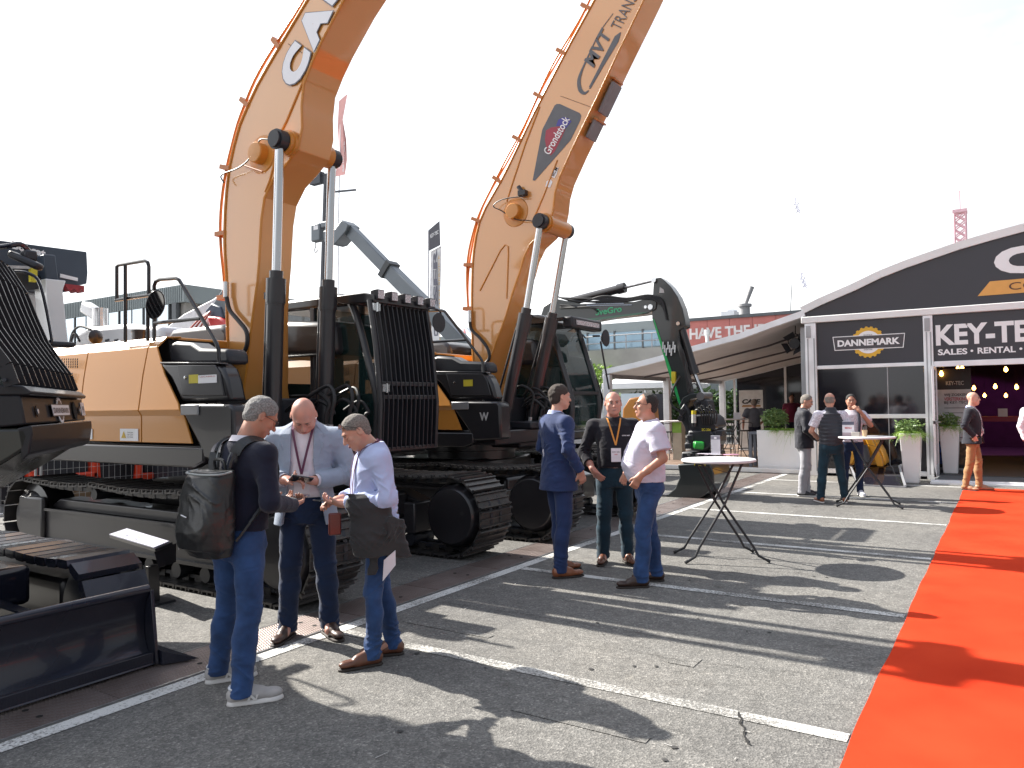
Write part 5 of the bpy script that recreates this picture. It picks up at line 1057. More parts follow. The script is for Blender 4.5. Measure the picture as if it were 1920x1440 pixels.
# weld ribs on the near face
def facetube(root, pts, y, r, m_, D=Vector((0, 0, 0)), n=6): q = MB(); q.tube([at_y(px, py, y) for px, py in pts], r, n); return q
q = facetube(exA, [(574, 140), (560, 172), (538, 225), (520, 262)], 5.345, .012, M_or); q2 = facetube(exA, [(516, 300), (505, 340), (497, 360)], 5.345, .012, M_or); q.add(q2.v, q2.f); part(exA, 'weld_rib', q, M_or)
q = facetube(exA, [(540, 82), (566, 99)], 5.346, .004, M_or); part(exA, 'weld_seam', q, mat('seam_dark', (.25, .12, .05), .5))
q = MB(); q.tube([at_y(px, py, 5.27) for px, py in [(510, 263), (498, 261), (488, 262), (480, 275), (472, 292), (457, 308), (440, 318), (420, 325), (414, 332), (420, 342)]], .008, 6, smooth=4); part(exA, 'cable', q, M_rub)
q = MB(); q.tube([at_y(px, py, 5.33) for px, py in [(457, 310), (492, 322), (420, 341), (466, 338)]][:2], .01, 6); part(exA, 'cable_clip', q, M_ord)
# CASE lettering running up the boom face
M_let = mat('letter_white', (.80, .80, .84), .35, 0, .02); M_outl = mat('letter_outline', (.16, .16, .19), .4)
def fp(px, py, y=5.335): return at_y(px, py, y)
a0 = fp(549, 171); a1 = fp(631, 0); ux = (a1 - a0).normalized(); ux = Vector((.636, 0, .772)); uy = Vector((-ux.z, 0, ux.x))
def onface(root, s_, start, ux, uy, wd, ht, m_, bold, lift, y=None, shear=0): return text(root, s_, start, ux, uy, wd, ht, m_, bold, shear, 'letter', lift)
base = fp(553, 174); org_ = Vector((base.x, 5.333, base.z))
LW = [('C', 0.02, .41), ('A', .46, .44), ('S', .93, .40), ('E', 1.37, .38)]
for ch, off, wd_ in LW:
    st_ = org_ + ux * off
    onface(exA, ch, st_ - ux * .012 - uy * .012, ux, uy, wd_ + .024, .394, M_outl, .085, .001)
    onface(exA, ch, st_, ux, uy, wd_, .37, M_let, .075, .004)
# second orange excavator
DB = Vector((.45, 3.67, 0))
exB = thing('orange_excavator', 'large orange crawler excavator with an open front cab behind the second trio of men', 'excavator', (-6.95, 9.5, 0), 'orange crawler excavators in a row')
big_undercarriage(exB, DB, -.2); upper(exB, DB, 'B'); cab(exB, DB, False, 3.03); hoses_front(exB, DB, 8)
lb_ = [(893, 740), (888, 700), (885, 600), (885, 540), (887, 480), (895, 430), (905, 400), (922, 370), (945, 330), (1000, 215), (1065, 90), (1115, 0), (1160, -85), (1200, -165)]
rb_ = [(912, 745), (908, 720), (925, 655), (945, 605), (961, 550), (975, 510), (983, 480), (990, 462), (1004, 448), (1018, 436), (1030, 425), (1038, 400), (1038, 375), (1046, 340), (1075, 275), (1120, 182), (1160, 97), (1205, 5), (1240, -70), (1290, -170)]
yB = 9.02
topB = [(p.x, p.z) for p in (at_y(a, b, yB) for a, b in lb_)]; botB = [(p.x, p.z) for p in (at_y(a, b, yB) for a, b in rb_)]
ctB = at_y(985, 592, 8.87); bsB = at_y(967, 398, yB)
pnB = at_y(1014, 415, 8.87)
TB, BB, boB = boom(exB, DB, topB, botB, yB, .44, .20, pnB.x, pnB.z, (8.87, 9.59), (ctB.x, ctB.z), (-5.95, 1.35), bsB.x, bsB.z, hose=[(881, 600), (884, 618), (900, 634), (915, 655), (916, 675), (895, 688), (862, 686)])
q = MB(); e = Vector((topB[-1][0], 0, topB[-1][1])); q.prism([e + Vector((0, yB + .05, 0)), e + Vector((.6, yB + .05, -.4)), e + Vector((2.6, yB + .05, .8)), e + Vector((2.5, yB + .05, 1.1)), e + Vector((.1, yB + .05, .5))], (0, .34, 0)); part(exB, 'arm', q, M_or, .02)
for pts in ([(950, 378), (962, 340), (985, 270), (1012, 200)], [(900, 545), (938, 470), (947, 459), (953, 462), (953, 480), (950, 560)], [(1003, 405), (1018, 370), (1045, 300)]): q = facetube(exB, pts, yB - .003, .011, M_or); part(exB, 'weld_rib', q, M_or)
q = facetube(exB, [(1051, 180), (1106, 200)], yB - .002, .004, M_or); part(exB, 'weld_seam', q, mat('seam_dark', (.25, .12, .05), .5))
q = MB(); q.tube([at_y(px, py, yB - .08) for px, py in [(1003, 415), (985, 413), (970, 412), (955, 405), (940, 395), (925, 387), (935, 377), (955, 371), (985, 368)]], .008, 6, smooth=4); part(exB, 'cable', q, M_rub)
q = MB(); q.box(at_y(980, 362, yB - .05), (.12, .08, .07)); q.cyl(at_y(972, 350, yB - .05), at_y(984, 366, yB - .05), .03); part(exB, 'sensor', q, M_blk2)
# decals on boom B
M_dk = mat('decal_grey', (.105, .11, .125), .4); M_db = mat('decal_blue', (.06, .05, .32), .4); M_drd = mat('decal_red', (.35, .03, .06), .4)
def decal(root, pts, m_, name, off=.004, y=yB): q = MB(); q.add([at_y(px, py, y) + Vector((0, -off, 0)) for px, py in pts], [tuple(range(len(pts)))]); return part(root, name, q, m_, smooth=0)
decal(exB, [(999, 338), (1017, 243), (1040, 198), (1044, 195), (1050, 195), (1087, 212), (1090, 217), (1088, 226), (1070, 263), (1003, 339)], M_dk, 'decal_panel')
decal(exB, [(1022, 262), (1024, 245), (1034, 239), (1052, 237), (1060, 243), (1052, 262), (1040, 285), (1033, 292), (1026, 284)], M_drd, 'decal_red_shape', .006)
decal(exB, [(1043, 236), (1047, 225), (1056, 220), (1066, 222), (1072, 228), (1060, 242), (1052, 237)], M_db, 'decal_blue_shape', .006)
def bt(px, py): p = at_y(px, py, yB); p.y -= .008; return p
a, c_ = bt(1031, 292), bt(1070, 224); v = c_ - a; ux = v.normalized(); uy = Vector((-ux.z, 0, ux.x)); text(exB, 'Grondstock', a, ux, uy, v.length, .13, M_wht, .015)
decal(exB, [(1032, 331), (1036, 321), (1048, 313), (1044, 327), (1040, 334)], M_wht, 'sticker'); decal(exB, [(1023, 350), (1025, 340), (1033, 336), (1036, 341), (1032, 352)], M_wht, 'sticker')
a, c_ = bt(1039, 331), bt(1047, 316); v = c_ - a; text(exB, 'BCM', a, v, Vector((-v.z, 0, v.x)), v.length, .05, M_pblk, .01)
decal(exB, [(1104, 167), (1109, 160), (1160, 66), (1165, 60), (1162, 72), (1108, 166)], M_dk, 'decal_bar'); decal(exB, [(1104, 164), (1153, 68), (1164, 60), (1160, 78), (1109, 162)], M_dk, 'decal_bar', .005)
ell = [(1150, 25), (1125, 60), (1108, 95), (1093, 128), (1086, 150), (1088, 168), (1096, 175), (1104, 170)]
q = MB(); P = catmull([bt(*p) for p in ell], 6); q.tube(P, [.004, .007, .01, .016, .028, .03, .02, .008], 5); q.v = [(x, yB - .006 + (y - yB) * .05, z) for x, y, z in q.v]; part(exB, 'decal_swoosh', q, M_dk)
a, c_ = bt(1114, 128), bt(1150, 62); v = c_ - a; text(exB, 'MVT', a, v, Vector((-v.z, 0, v.x)), v.length, .20, M_dk, .03, .15)
a, c_ = bt(1163, 58), bt(1205, -20); v = c_ - a; text(exB, 'TRANSPORT', a, v, Vector((-v.z, 0, v.x)), v.length * 1.45, .17, M_dk, -.004)
# steel arm stop on the underside
q = MB(); a = at_y(1160, 160, yB + .3); 
for p0, p1 in (((1160, 158), (1133, 215)), ((1127, 226), (1110, 262))): q.bar(at_y(p0[0] - 3, p0[1], yB + .2), at_y(p1[0] - 3, p1[1], yB + .2), .05, .24, up=(0, 1, 0))
part(exB, 'arm_stop', q, mat('stop_grey', (.20, .20, .22), .5), .01)
q = MB()
for p in ((1157, 152), (1125, 228), (1112, 232)): q = MB(); q.box(at_y(*p, yB + .2), (.07, .26, .03), Matrix.Rotation(.5, 3, 'Y')); part(exB, 'bracket', q, M_ord, .01)
# ------------------------------------------------------------------ black midi excavator in the foreground
exC = thing('black_excavator', 'glossy black crawler excavator with window grille and dozer blade in the left foreground', 'excavator', (-6.6, 2.0, 0)); OC = Vector((-6.6, 2.0, 0))
M_gb = mat('gloss_black', (.014, .016, .028), .26, 0, .15, 1, coat=.45)
M_glow = mat('ground_glow_underside', (.035, .036, .030), .28, 0, .12, 1, coat=.5)  # ground reflection on the belly put into this lighter olive colour
SHOE_C = mk_shoe(.45, .155, True, M_gb)
P, s = belt(-5.55, -8.0, .335, .285, .015)
for yc in (1.05, 2.96):
    shoes(exC, P, s, yc, SHOE_C, .155, OC)
    q = MB(); q.bb((-7.8, yc - .13, .16), (-5.75, yc + .13, .48)); part(exC, 'track_frame', q, M_blk, .03)
    for x in (-5.55, -8.0): q = MB(); q.lathe((x, yc - .12, .335), [(.02, -.02), (.16, -.02), (.24, .03), (.24, .21), (.02, .25)], 26, 'y'); part(exC, 'idler_wheel', q, M_blk2)
    for i in range(5): q = MB(); q.lathe((-7.5 + i * .4, yc - .13, .115), [(.02, 0), (.06, 0), (.06, .26), (.02, .26)], 12, 'y'); part(exC, 'roller', q, M_blk2)
    q = MB()
    for sy in (-.07, .07): q.tube([Vector((x, yc + sy, .335 + (z - .335) * .86)) for x, z in P[::2]], .02, 5)
    part(exC, 'track_chain', q, M_blk2)
q = MB(); q.bb((-7.5, 1.3, .32), (-5.9, 2.7, .60)); part(exC, 'centre_frame', q, M_gb, .04)
q = MB(); q.lathe((-6.7, 2.0, .55), [(.2, 0), (.5, 0), (.5, .18), (.2, .18)], 30); part(exC, 'swing_ring', q, M_blk)
q = MB(); q.bar((-6.0, 1.45, .32), (-4.95, 1.45, .30), .09, .16); q.bar((-6.0, 2.45, .32), (-4.95, 2.45, .30), .09, .16); part(exC, 'blade_arm', q, M_gb, .01)
q = MB(); q.cyl((-5.9, 1.95, .45), (-5.3, 1.95, .42), .06); q.cyl((-5.3, 1.95, .42), (-4.95, 1.95, .38), .035); part(exC, 'blade_cylinder', q, M_gb)
q = MB(); q.bb((-6.2, 1.0, .5), (-5.4, 1.7, .53)); part(exC, 'step_plate', q, M_gb, .01)
# curved dozer blade with rolled top edge and cutting edge
pr = [(.00, .50), (-.055, .42), (-.075, .32), (-.07, .22), (-.04, .12), (.01, .06), (.05, .02)]
q = MB(); yb0, yb1 = .80, 2.93
vs = []
for y in (yb0, yb1): vs += [(-4.80 + x, y, z) for x, z in pr] + [(-4.86 + x, y, z) for x, z in pr[::-1]]
n = len(pr) * 2; q.add(vs, [tuple(range(n)), tuple(range(2 * n - 1, n - 1, -1))] + [(i, (i + 1) % n, n + (i + 1) % n, n + i) for i in range(n)]); part(exC, 'dozer_blade', q, M_gb, .004, smooth=50)
q = MB(); q.tube([(-4.83, yb0, .505), (-4.83, yb1, .505)], .03, 12); part(exC, 'blade_top_edge', q, M_gb)
q = MB(); q.bb((-4.80, yb0, .015), (-4.76, yb1, .10)); part(exC, 'cutting_edge', q, M_gb, .005)
for y in (yb0, yb1): q = MB(); q.prism([(-4.80, y, .50), (-4.95, y, .42), (-4.97, y, .1), (-4.74, y, .02)], (0, .025, 0)); part(exC, 'blade_side', q, M_gb, .004)
q = MB(); q.add([(-4.95, yb1 + .03, .012), (-4.72, yb1 + .03, .012), (-4.62, yb1 + .24, .012), (-4.95, yb1 + .03, .14), (-4.72, yb1 + .03, .10)], [(0, 1, 2), (0, 3, 4, 1), (0, 2, 3), (1, 4, 2), (3, 2, 4)]); part(exC, 'corner_wedge', q, M_gb)
# slewed house
M_pan = mat('satin_black_panel', (.020, .020, .024), .48, 0, .15, 1, coat=.12, spec=.35)
CP = Vector((-6.70, 3.52, 0)); CE = Vector((.8, -.6, 0)); CN = Vector((.6, .8, 0))
def ch(s_, t_, z): p = CP + CE * s_ - CN * t_; return Vector((p.x, p.y, z))
def housex(name, prof, s0, s1, m_, bevel=.02): q = MB(); q.prism([ch(s0, t, z) for t, z in prof], CE * (s1 - s0)); return part(exC, name, q, m_, bevel)
housex('house_belly', [(.0, 1.60), (-.02, 1.55), (.0, 1.47), (.10, 1.40), (.34, 1.24), (.66, 1.05), (.95, .90), (1.0, .75), (2.0, .75), (2.0, 1.60)], 0, 2.1, M_glow, .02)
housex('house_lip', [(-.03, 1.615), (-.035, 1.56), (-.02, 1.44), (.02, 1.40), (.05, 1.60)], .05, 2.1, M_pan, .01)
housex('house_front_panel', [(.03, 1.80), (.0, 1.62), (.2, 1.60), (1.9, 1.60), (1.9, 1.80)], .14, 2.1, M_pan, .012)
housex('house_top_lip', [(.02, 1.86), (-.03, 1.82), (-.02, 1.80), (.2, 1.80), (1.9, 1.80), (1.9, 1.86)], .28, 2.1, M_pan, .01)
# badge and lamps on the front panel
def cf(s_, z): return ch(s_, -.006 + (.03 - .0) * (z - 1.62) / .18, z)
bz = 1.70; su = (cf(0, 1.8) - cf(0, 1.62)).normalized(); cE = -CE
q0 = cf(.98, bz); 
gear(exC, cf(1.12, 1.705) + CN * .002, .10, cE, su, M_let, mat('badge_grey', (.05, .05, .06), .4), M_let, .58, .075, '')
text(exC, 'DANNEMARK', cf(1.12 + .26, 1.685) + CN * .016, cE, su, .52, .04, M_outl, .03, lift=.001)
for s_, r_ in ((.58, .065), (.38, .032), (1.80, .032)):
    c_ = cf(s_, 1.70); q = MB(); q.prism([c_ + cE * r_ * math.cos(2 * math.pi * i / 24) + su * r_ * 1.15 * math.sin(2 * math.pi * i / 24) for i in range(24)], CN * .006); hh = part(exC, 'port', q, M_hole if r_ > .04 else M_blk2)
    if r_ < .04: q = MB(); q.prism([c_ + CN * .007 + cE * r_ * .5 * math.cos(2 * math.pi * i / 16) + su * r_ * .5 * math.sin(2 * math.pi * i / 16) for i in range(16)], CN * .004); link('lens', q.mesh('lens', M_lamp, worg(exC)), hh)
q = MB(); c_ = cf(.15, 1.66); q.prism([c_, c_ + CE * .14, c_ + CE * .14 + su * .11, c_ + su * .11], CN * .004); part(exC, 'number_sticker', q, M_let)
text(exC, '99', cf(.26, 1.68) + CN * .006, cE, su, .07, .06, M_outl, .02, lift=.002)
# cab with grille
cp = [(.06, 1.86), (.10, 1.98), (.18, 2.10), (.267, 2.24), (.35, 2.45), (.42, 2.65), (.545, 2.86), (.70, 2.96), (1.5, 3.0)]
for i in range(12):
    s_ = .32 + i * .165; q = MB(); pp = [ch(s_, t, z) for t, z in cp]
    for a, b2 in zip(pp[:-1], pp[1:]): 
        dz = (b2 - a).normalized(); nn = dz.cross(CE).normalized() * .04; q.prism([a - nn, a + nn, b2 + nn, b2 - nn], CE * .022)
    part(exC, 'grille_bar', q, M_pan)
for t, z in ((.06, 1.89), (.20, 2.12), (.36, 2.47), (.66, 2.94)): q = MB(); q.tube([ch(.29, t + .03, z), ch(2.2, t + .03, z)], .012, 6); part(exC, 'grille_cross_rod', q, M_gb)
q = MB(); q.tube([ch(.28, t, z) for t, z in cp], .024, 8); part(exC, 'grille_frame', q, M_pan)
q = MB(); cg = [(t + .10, z) for t, z in cp[:-1]]; k = len(cg); q.add([ch(.38, t, z) for t, z in cg] + [ch(2.1, t, z) for t, z in cg], [(i, i + 1, k + i + 1, k + i) for i in range(k - 1)]); part(exC, 'windscreen', q, M_glass, smooth=60)
q = MB(); q.prism([ch(.36, t, z) for t, z in [(.2, 1.86), (.52, 2.65), (.75, 2.92), (1.6, 2.95), (1.65, 1.86)]], CE * .012); part(exC, 'side_window', q, M_glass)
q = MB()
for t0, z0, t1, z1 in ((.17, 1.86, .50, 2.62), (1.62, 1.86, 1.62, 2.95), (.50, 2.62, .74, 2.93)): q.bar(ch(.36, t0, z0), ch(.36, t1, z1), .07, .07)
part(exC, 'cab_pillar', q, M_gb, .01)
housex('cab_roof', [(.62, 2.90), (1.7, 2.93), (1.7, 3.02), (.7, 3.0)], .32, 2.1, M_gb, .03)
q = MB(); q.prism([ch(.5, .9, 1.86), ch(.5, 1.4, 1.86), ch(.5, 1.45, 2.7), ch(.5, 1.25, 2.7), ch(.5, 1.15, 2.2), ch(.5, .9, 2.15)], CE * .5); part(exC, 'operator_seat', q, mat('seat_fabric', (.035, .034, .036), .8, 0, .2, 20), .04)
housex('engine_hood', [(1.7, 1.8), (1.7, 2.25), (2.3, 2.2), (2.45, 1.2), (2.0, 1.0), (1.9, 1.0)], .05, 2.1, M_gb, .08)
q = MB(); q.tube([at_d(px, py, d_) for px, py, d_ in ((-30, 466, 6.2), (10, 462, 6.2), (38, 458, 6.25), (52, 470, 6.3), (60, 482, 6.3))], .022, 8, smooth=4); part(exC, 'mirror_arm', q, M_gb)
q = MB(); q.bar(at_d(20, 476, 6.25), at_d(76, 502, 6.25), .10, .06); q.box(at_d(54, 480, 6.3), (.1, .1, .09)); part(exC, 'mirror', q, M_blk2, .02)
q = MB(); q.tube([at_d(px, py, 6.45) for px, py in ((28, 509), (55, 513), (76, 536), (96, 632), (92, 640))], .014, 7, smooth=4); part(exC, 'hand_rail', q, M_gb)
q = MB(); q.box(at_d(112, 646, 6.6), (.12, .22, .05)); part(exC, 'lamp_pad', q, M_blk2, .02)
# guessed boom added unseen at the left, shaped to cast the foreground shadow
q = MB(); q.xz([(-8.6, 1.4), (-8.0, 2.4), (-7.85, 3.2), (-7.9, 4.2), (-8.05, 5.1), (-8.5, 5.6), (-9.4, 5.5), (-9.9, 5.0), (-9.3, 4.9), (-8.8, 4.4), (-8.6, 3.6), (-8.9, 2.4), (-9.4, 1.6)], 2.35, 2.75); part(exC, 'boom', q, M_gb, .03)
q = MB(); q.cyl((-8.0, 2.8, 1.7), (-8.1, 2.8, 3.6), .09); q.cyl((-8.1, 2.8, 3.6), (-8.2, 2.8, 4.4), .05); part(exC, 'unseen_boom_cylinder', q, M_gb)
q = MB(); q.tube([(-8.0, 2.85, 2.9), (-8.0, 3.02, 3.6), (-8.1, 2.98, 4.4), (-8.4, 2.9, 5.2), (-8.9, 2.9, 5.7), (-9.5, 2.8, 5.5)], .04, 7, smooth=4); q.tube([(-8.1, 2.8, 3.4), (-8.05, 3.1, 4.0), (-8.2, 2.95, 4.9), (-8.7, 2.8, 5.6)], .03, 7, smooth=4); part(exC, 'hose', q, M_rub)
# ------------------------------------------------------------------ info stand behind the track
ist = thing('info_stand', 'low black stand with a tilted white spec sheet beside the track of the black machine', 'stand', (-5.6, 3.45, 0))
A_, B2, C2, D2 = at_z(205, 1003, .52), at_z(238, 992, .54), at_z(317, 1016, .54), at_z(288, 1028, .52)
q = MB(); n_ = (B2 - A_).cross(D2 - A_).normalized(); n_ = n_ if n_.z > 0 else -n_; q.prism([A_, B2, C2, D2], n_ * .008); part(ist, 'spec_sheet', q, mat('sheet_lilac_white', (.62, .62, .72), .25, 0, .03))
q = MB(); q.prism([A_ - n_ * .03, B2 - n_ * .03, C2 - n_ * .03 + Vector((.02, .02, 0)), D2 - n_ * .03 + Vector((.02, 0, 0))], n_ * .028); part(ist, 'tray', q, M_blk, .004)
ctr = (A_ + B2 + C2 + D2) / 4
text(ist, 'CASE', ctr + n_ * .009 + (A_ - ctr) * .1, (D2 - A_), (B2 - A_), .10, .03, mat('print_tan', (.5, .4, .2), .5), .02, lift=.001)
q = MB()
for u_, v_ in ((.25, .3), (.5, .2), (.65, .6), (.8, .3)): p = A_ + (D2 - A_) * u_ + (B2 - A_) * v_ + n_ * .009; q.add([p, p + (D2 - A_) * .06, p + (D2 - A_) * .06 + (B2 - A_) * .1, p + (B2 - A_) * .1], [(0, 1, 2, 3)])
part(ist, 'print_spot', q, mat('print_navy', (.08, .08, .16), .5), smooth=0)
q = MB(); q.bb((C2.x - .22, D2.y - .02, .0), (C2.x - .02, D2.y + .26, .02)); q.bar((C2.x - .14, D2.y + .12, .0), (C2.x - .12, D2.y + .1, .34), .10, .05); part(ist, 'post', q, M_gry, .004); q = MB(); q.prism([C2 - n_ * .03, D2 - n_ * .03, D2 + Vector((.02, .03, -.17)), C2 + Vector((.0, 0, -.2))], (-.05, .1, 0)); part(ist, 'bracket_box', q, M_blk, .004)
# ------------------------------------------------------------------ green and black excavator with tiltrotator
YD = 13.3
exD = thing('green_black_excavator', 'black excavator with green stripes and lettering, its arm lowered onto a bucket', 'excavator', (-9.3, 13.6, 0))
M_gd = mat('dark_green_paint', (.005, .10, .05), .3, 0, .1, 1, coat=.6); M_gl = mat('bright_green', (.02, .38, .10), .4); M_bd = mat('boom_slate_black', (.022, .028, .030), .32, 0, .1, 1, coat=.5)
def dp_(px, py, y=YD): return at_y(px, py, y)
def dflat(name, pts, y0, y1, m_, bevel=.012): q = MB(); q.xz([(p.x, p.z) for p in (dp_(*t) for t in pts)], y0, y1); return part(exD, name, q, m_, bevel)
dflat('boom', [(1000, 640), (1020, 575), (1042, 560), (1090, 570), (1140, 567), (1190, 566), (1222, 558), (1232, 566), (1230, 580), (1215, 588), (1200, 590), (1140, 597), (1100, 604), (1060, 625), (1030, 680)], YD - .02, YD + .3, M_bd)
dflat('green_stripe', [(1070, 606), (1100, 598), (1140, 593.5), (1200, 586.5), (1216, 585), (1200, 590), (1140, 597.5), (1100, 604)], YD - .026, YD - .018, M_gd, 0)
a, c_ = dp_(1118, 592), dp_(1167, 579); v = Vector((c_.x - a.x, 0, .03)); text(exD, 'SveGro', (a.x, YD - .024, a.z), v, (0, 0, 1), v.length, dp_(1140, 580).z - dp_(1140, 592).z, mat('letter_green', (.05, .42, .20), .4), .03)
dflat('stick', [(1225, 526), (1229, 521), (1238, 520), (1247, 527), (1258, 538), (1270, 556), (1279, 578), (1284, 600), (1285, 612), (1272, 620), (1276, 650), (1283, 690), (1291, 730), (1294, 752), (1283, 775), (1275, 772), (1265, 740), (1250, 690), (1240, 655), (1222, 597), (1223, 560)], YD + .01, YD + .28, M_bd)
dflat('stick_stripe', [(1224, 597), (1227, 600), (1247, 660), (1262, 705), (1280, 768), (1277, 770), (1262, 725), (1242, 660)], YD + .0, YD + .012, M_gl, 0)
dflat('lightening_hole', [(1237, 538), (1244, 543), (1245, 549), (1236, 549)], YD + .003, YD + .012, mat('sky_seen_hole', (.5, .5, .5), .6), 0)
q = MB(); 
for px, py, r_ in ((1227, 526, .045), (1273, 607, .035), (1221, 576, .05), (1212, 576, .03)): p = dp_(px, py); q.cyl((p.x, YD - .05, p.z), (p.x, YD + .34, p.z), r_, n=16)
part(exD, 'pin', q, M_chr)
def cylr(name, p0, p1, p2, r0, r1): 
    q = MB(); a, b, c = dp_(*p0, YD + .12), dp_(*p1, YD + .12), dp_(*p2, YD + .12); q.cyl(a, b, r0, n=18); q.cyl(b - (b - a).normalized() * .15, b, r0 * 1.2, n=18); o = part(exD, name, q, M_blk); q = MB(); q.cyl(b, c, r1, n=14); link('rod', q.mesh('rod', M_chr if name != 'stick_cylinder' else M_steel, worg(exD)), o)
cylr('stick_cylinder', (1068, 566), (1172, 539), (1226, 526), .085, .028)
cylr('bucket_cylinder', (1277, 612), (1303, 702), (1317, 738), .075, .035)
q = MB(); rnd = random.Random(2)
for i in range(6): q.tube([dp_(1045 + i * 3, 556 + i, YD - .02 - .01 * i), dp_(1085, 562 + rnd.uniform(-3, 5), YD - .04), dp_(1130, 555 + i * 2.4, YD - .03), dp_(1175, 559 + i * 1.2, YD - .03), dp_(1215, 553 + i * 1.5, YD - .04), dp_(1240, 562 + i * 2, YD - .03), dp_(1250, 600, YD - .03)], .016, 6, smooth=5)
for i in range(3): q.tube([dp_(1050, 572 + 3 * i, YD - .04), dp_(1105, 576, YD - .04 - .02 * i), dp_(1120, 585, YD - .05)], .016, 6, smooth=5)
part(exD, 'hose', q, M_rub)
q = MB(); q.tube([dp_(1100, 570, YD - .03), dp_(1170, 569, YD - .03)], .008, 6); q.tube([dp_(1100, 573, YD - .03), dp_(1185, 572, YD - .03)], .008, 6); part(exD, 'steel_pipe', q, M_chr)
q = MB()
for i in range(8): p = dp_(1243 + i * 3.2, 655 + (i % 3) * 6, YD - .02); q.cyl(p, p + Vector((.01, 0, .14)), .018, n=8)
part(exD, 'hose_fitting', q, M_chr)
q = MB(); q.tube([dp_(1275, 705, YD - .05), dp_(1262, 730, YD - .1), dp_(1258, 755, YD - .1), dp_(1275, 772, YD - .08), dp_(1295, 773, YD - .05)], .018, 7, smooth=5)
for i in range(4): q.tube([dp_(1270, 630 + 5 * i, YD - .02), dp_(1280 - 2 * i, 660, YD - .05), dp_(1283, 690, YD - .02), dp_(1290 + i * 2, 735, YD - .02)], .013, 6, smooth=4)
q.tube([dp_(1290, 735, YD - .03), dp_(1296, 722, YD - .03), dp_(1305, 720, YD - .03), dp_(1312, 735, YD - .03)], .013, 6, smooth=4)
part(exD, 'hose', q, M_rub)
q = MB(); a = dp_(1264, 703, YD); q.box((a.x, YD - .02, a.z - .05), (.08, .06, .22)); part(exD, 'yellow_box', q, M_stk_y, .01)
dflat('link_arm', [(1274, 760), (1282, 745), (1296, 738), (1312, 737), (1320, 742), (1318, 748), (1308, 746), (1296, 748), (1286, 756), (1280, 768)], YD - .03, YD + .3, M_bd)
q = MB(); p = dp_(1316, 743); q.cyl((p.x, YD - .08, p.z), (p.x, YD + .4, p.z), .075, n=20); part(exD, 'link_pin', q, mat('worn_pin', (.22, .22, .23), .4, .7))
dflat('tiltrotator_ear', [(1278, 770), (1288, 756), (1296, 768), (1300, 800), (1296, 826), (1288, 800), (1279, 784)], YD - .14, YD - .06, M_blk2, .02)
dflat('tiltrotator_ear', [(1278, 770), (1288, 756), (1296, 768), (1300, 800), (1296, 826), (1288, 800), (1279, 784)], YD + .3, YD + .38, M_blk2, .02)
dflat('bracket_plate', [(1308, 746), (1328, 750), (1333, 772), (1326, 790), (1306, 788)], YD - .06, YD + .30, M_blk2, .02)
dflat('hydraulic_block', [(1296, 778), (1334, 776), (1344, 784), (1349, 800), (1336, 808), (1300, 808)], YD - .20, YD + .44, M_blk2, .03)
for (gx, gy, gr) in ((1287, 772, .055), (1284, 784, .05), (1345, 800, .05), (1338, 788, .04), (1312, 755, .04)):
    p = dp_(gx, gy); q = MB(); q.cyl((p.x, YD - .24, p.z), (p.x, YD - .1, p.z), gr, n=14); part(exD, 'pin', q, M_gry)
for kx in range(7):
    q = MB(); q.tube([dp_(1300 + kx * 5, 776, YD - .21), dp_(1306 + kx * 5, 768 - (kx % 3) * 4, YD - .26), dp_(1314 + kx * 5, 775, YD - .27), dp_(1318 + kx * 4, 796, YD - .25)], .013, 6, smooth=4); part(exD, 'hose', q, M_rub)
for kx, ky in ((1296, 820), (1344, 820), (1350, 812), (1292, 836), (1348, 838)):
    q = MB(); q.box(dp_(kx, ky, YD - .2), (.12, .14, .1)); part(exD, 'valve_block', q, M_blk2, .015)
dflat('tiltrotator_body', [(1298, 806), (1340, 804), (1348, 814), (1346, 832), (1330, 844), (1304, 844), (1296, 830)], YD - .24, YD + .5, M_blk2, .04)
q = MB(); q.cyl(dp_(1302, 800, YD - .25), dp_(1301, 772, YD - .25), .045, n=14); part(exD, 'tilt_cylinder', q, M_blk); q = MB(); q.cyl(dp_(1301, 793, YD - .3), dp_(1301, 777, YD - .3), .04, n=14); part(exD, 'grease_tube', q, mat('tube_white', (.55, .55, .52), .4)); q = MB(); q.cyl(dp_(1301, 777, YD - .3), dp_(1301, 770, YD - .3), .041, n=14); part(exD, 'yellow_cap', q, M_stk_y)
q = MB(); q.box(dp_(1309, 834, YD - .3), (.16, .10, .12)); q.cyl(dp_(1302, 834, YD - .36), dp_(1320, 836, YD - .3), .07); part(exD, 'green_motor', q, mat('motor_green', (.02, .30, .04), .4), .02)
a = dp_(1316, 808, YD - .25); text(exD, 'EC-206', (a.x, YD - .245, a.z), (1, 0, 0), (0, 0, 1), .16, .045, M_stk_y, .02); a = dp_(1310, 774, YD - .2); q = MB(); q.bb((a.x, YD - .17, a.z), (a.x + .2, YD - .165, a.z + .02)); part(exD, 'yellow_strip', q, M_stk_y)
dflat('coupler', [(1285, 846), (1345, 846), (1348, 862), (1338, 872), (1290, 872), (1284, 860)], YD - .2, YD + .46, M_blk2, .03)
q = MB()
for i in range(7): p = dp_(1292 + i * 8, 852 + (i % 2) * 9, YD - .2); q.cyl((p.x, YD - .23, p.z), (p.x, YD - .19, p.z), .03, n=10)
part(exD, 'bolt', q, M_steel)
dflat('bucket', [(1283, 868), (1343, 866), (1350, 885), (1350, 902), (1343, 918), (1325, 930), (1300, 934), (1270, 934), (1258, 930), (1278, 912), (1287, 892)], YD - .34, YD + .62, M_bd, .02)
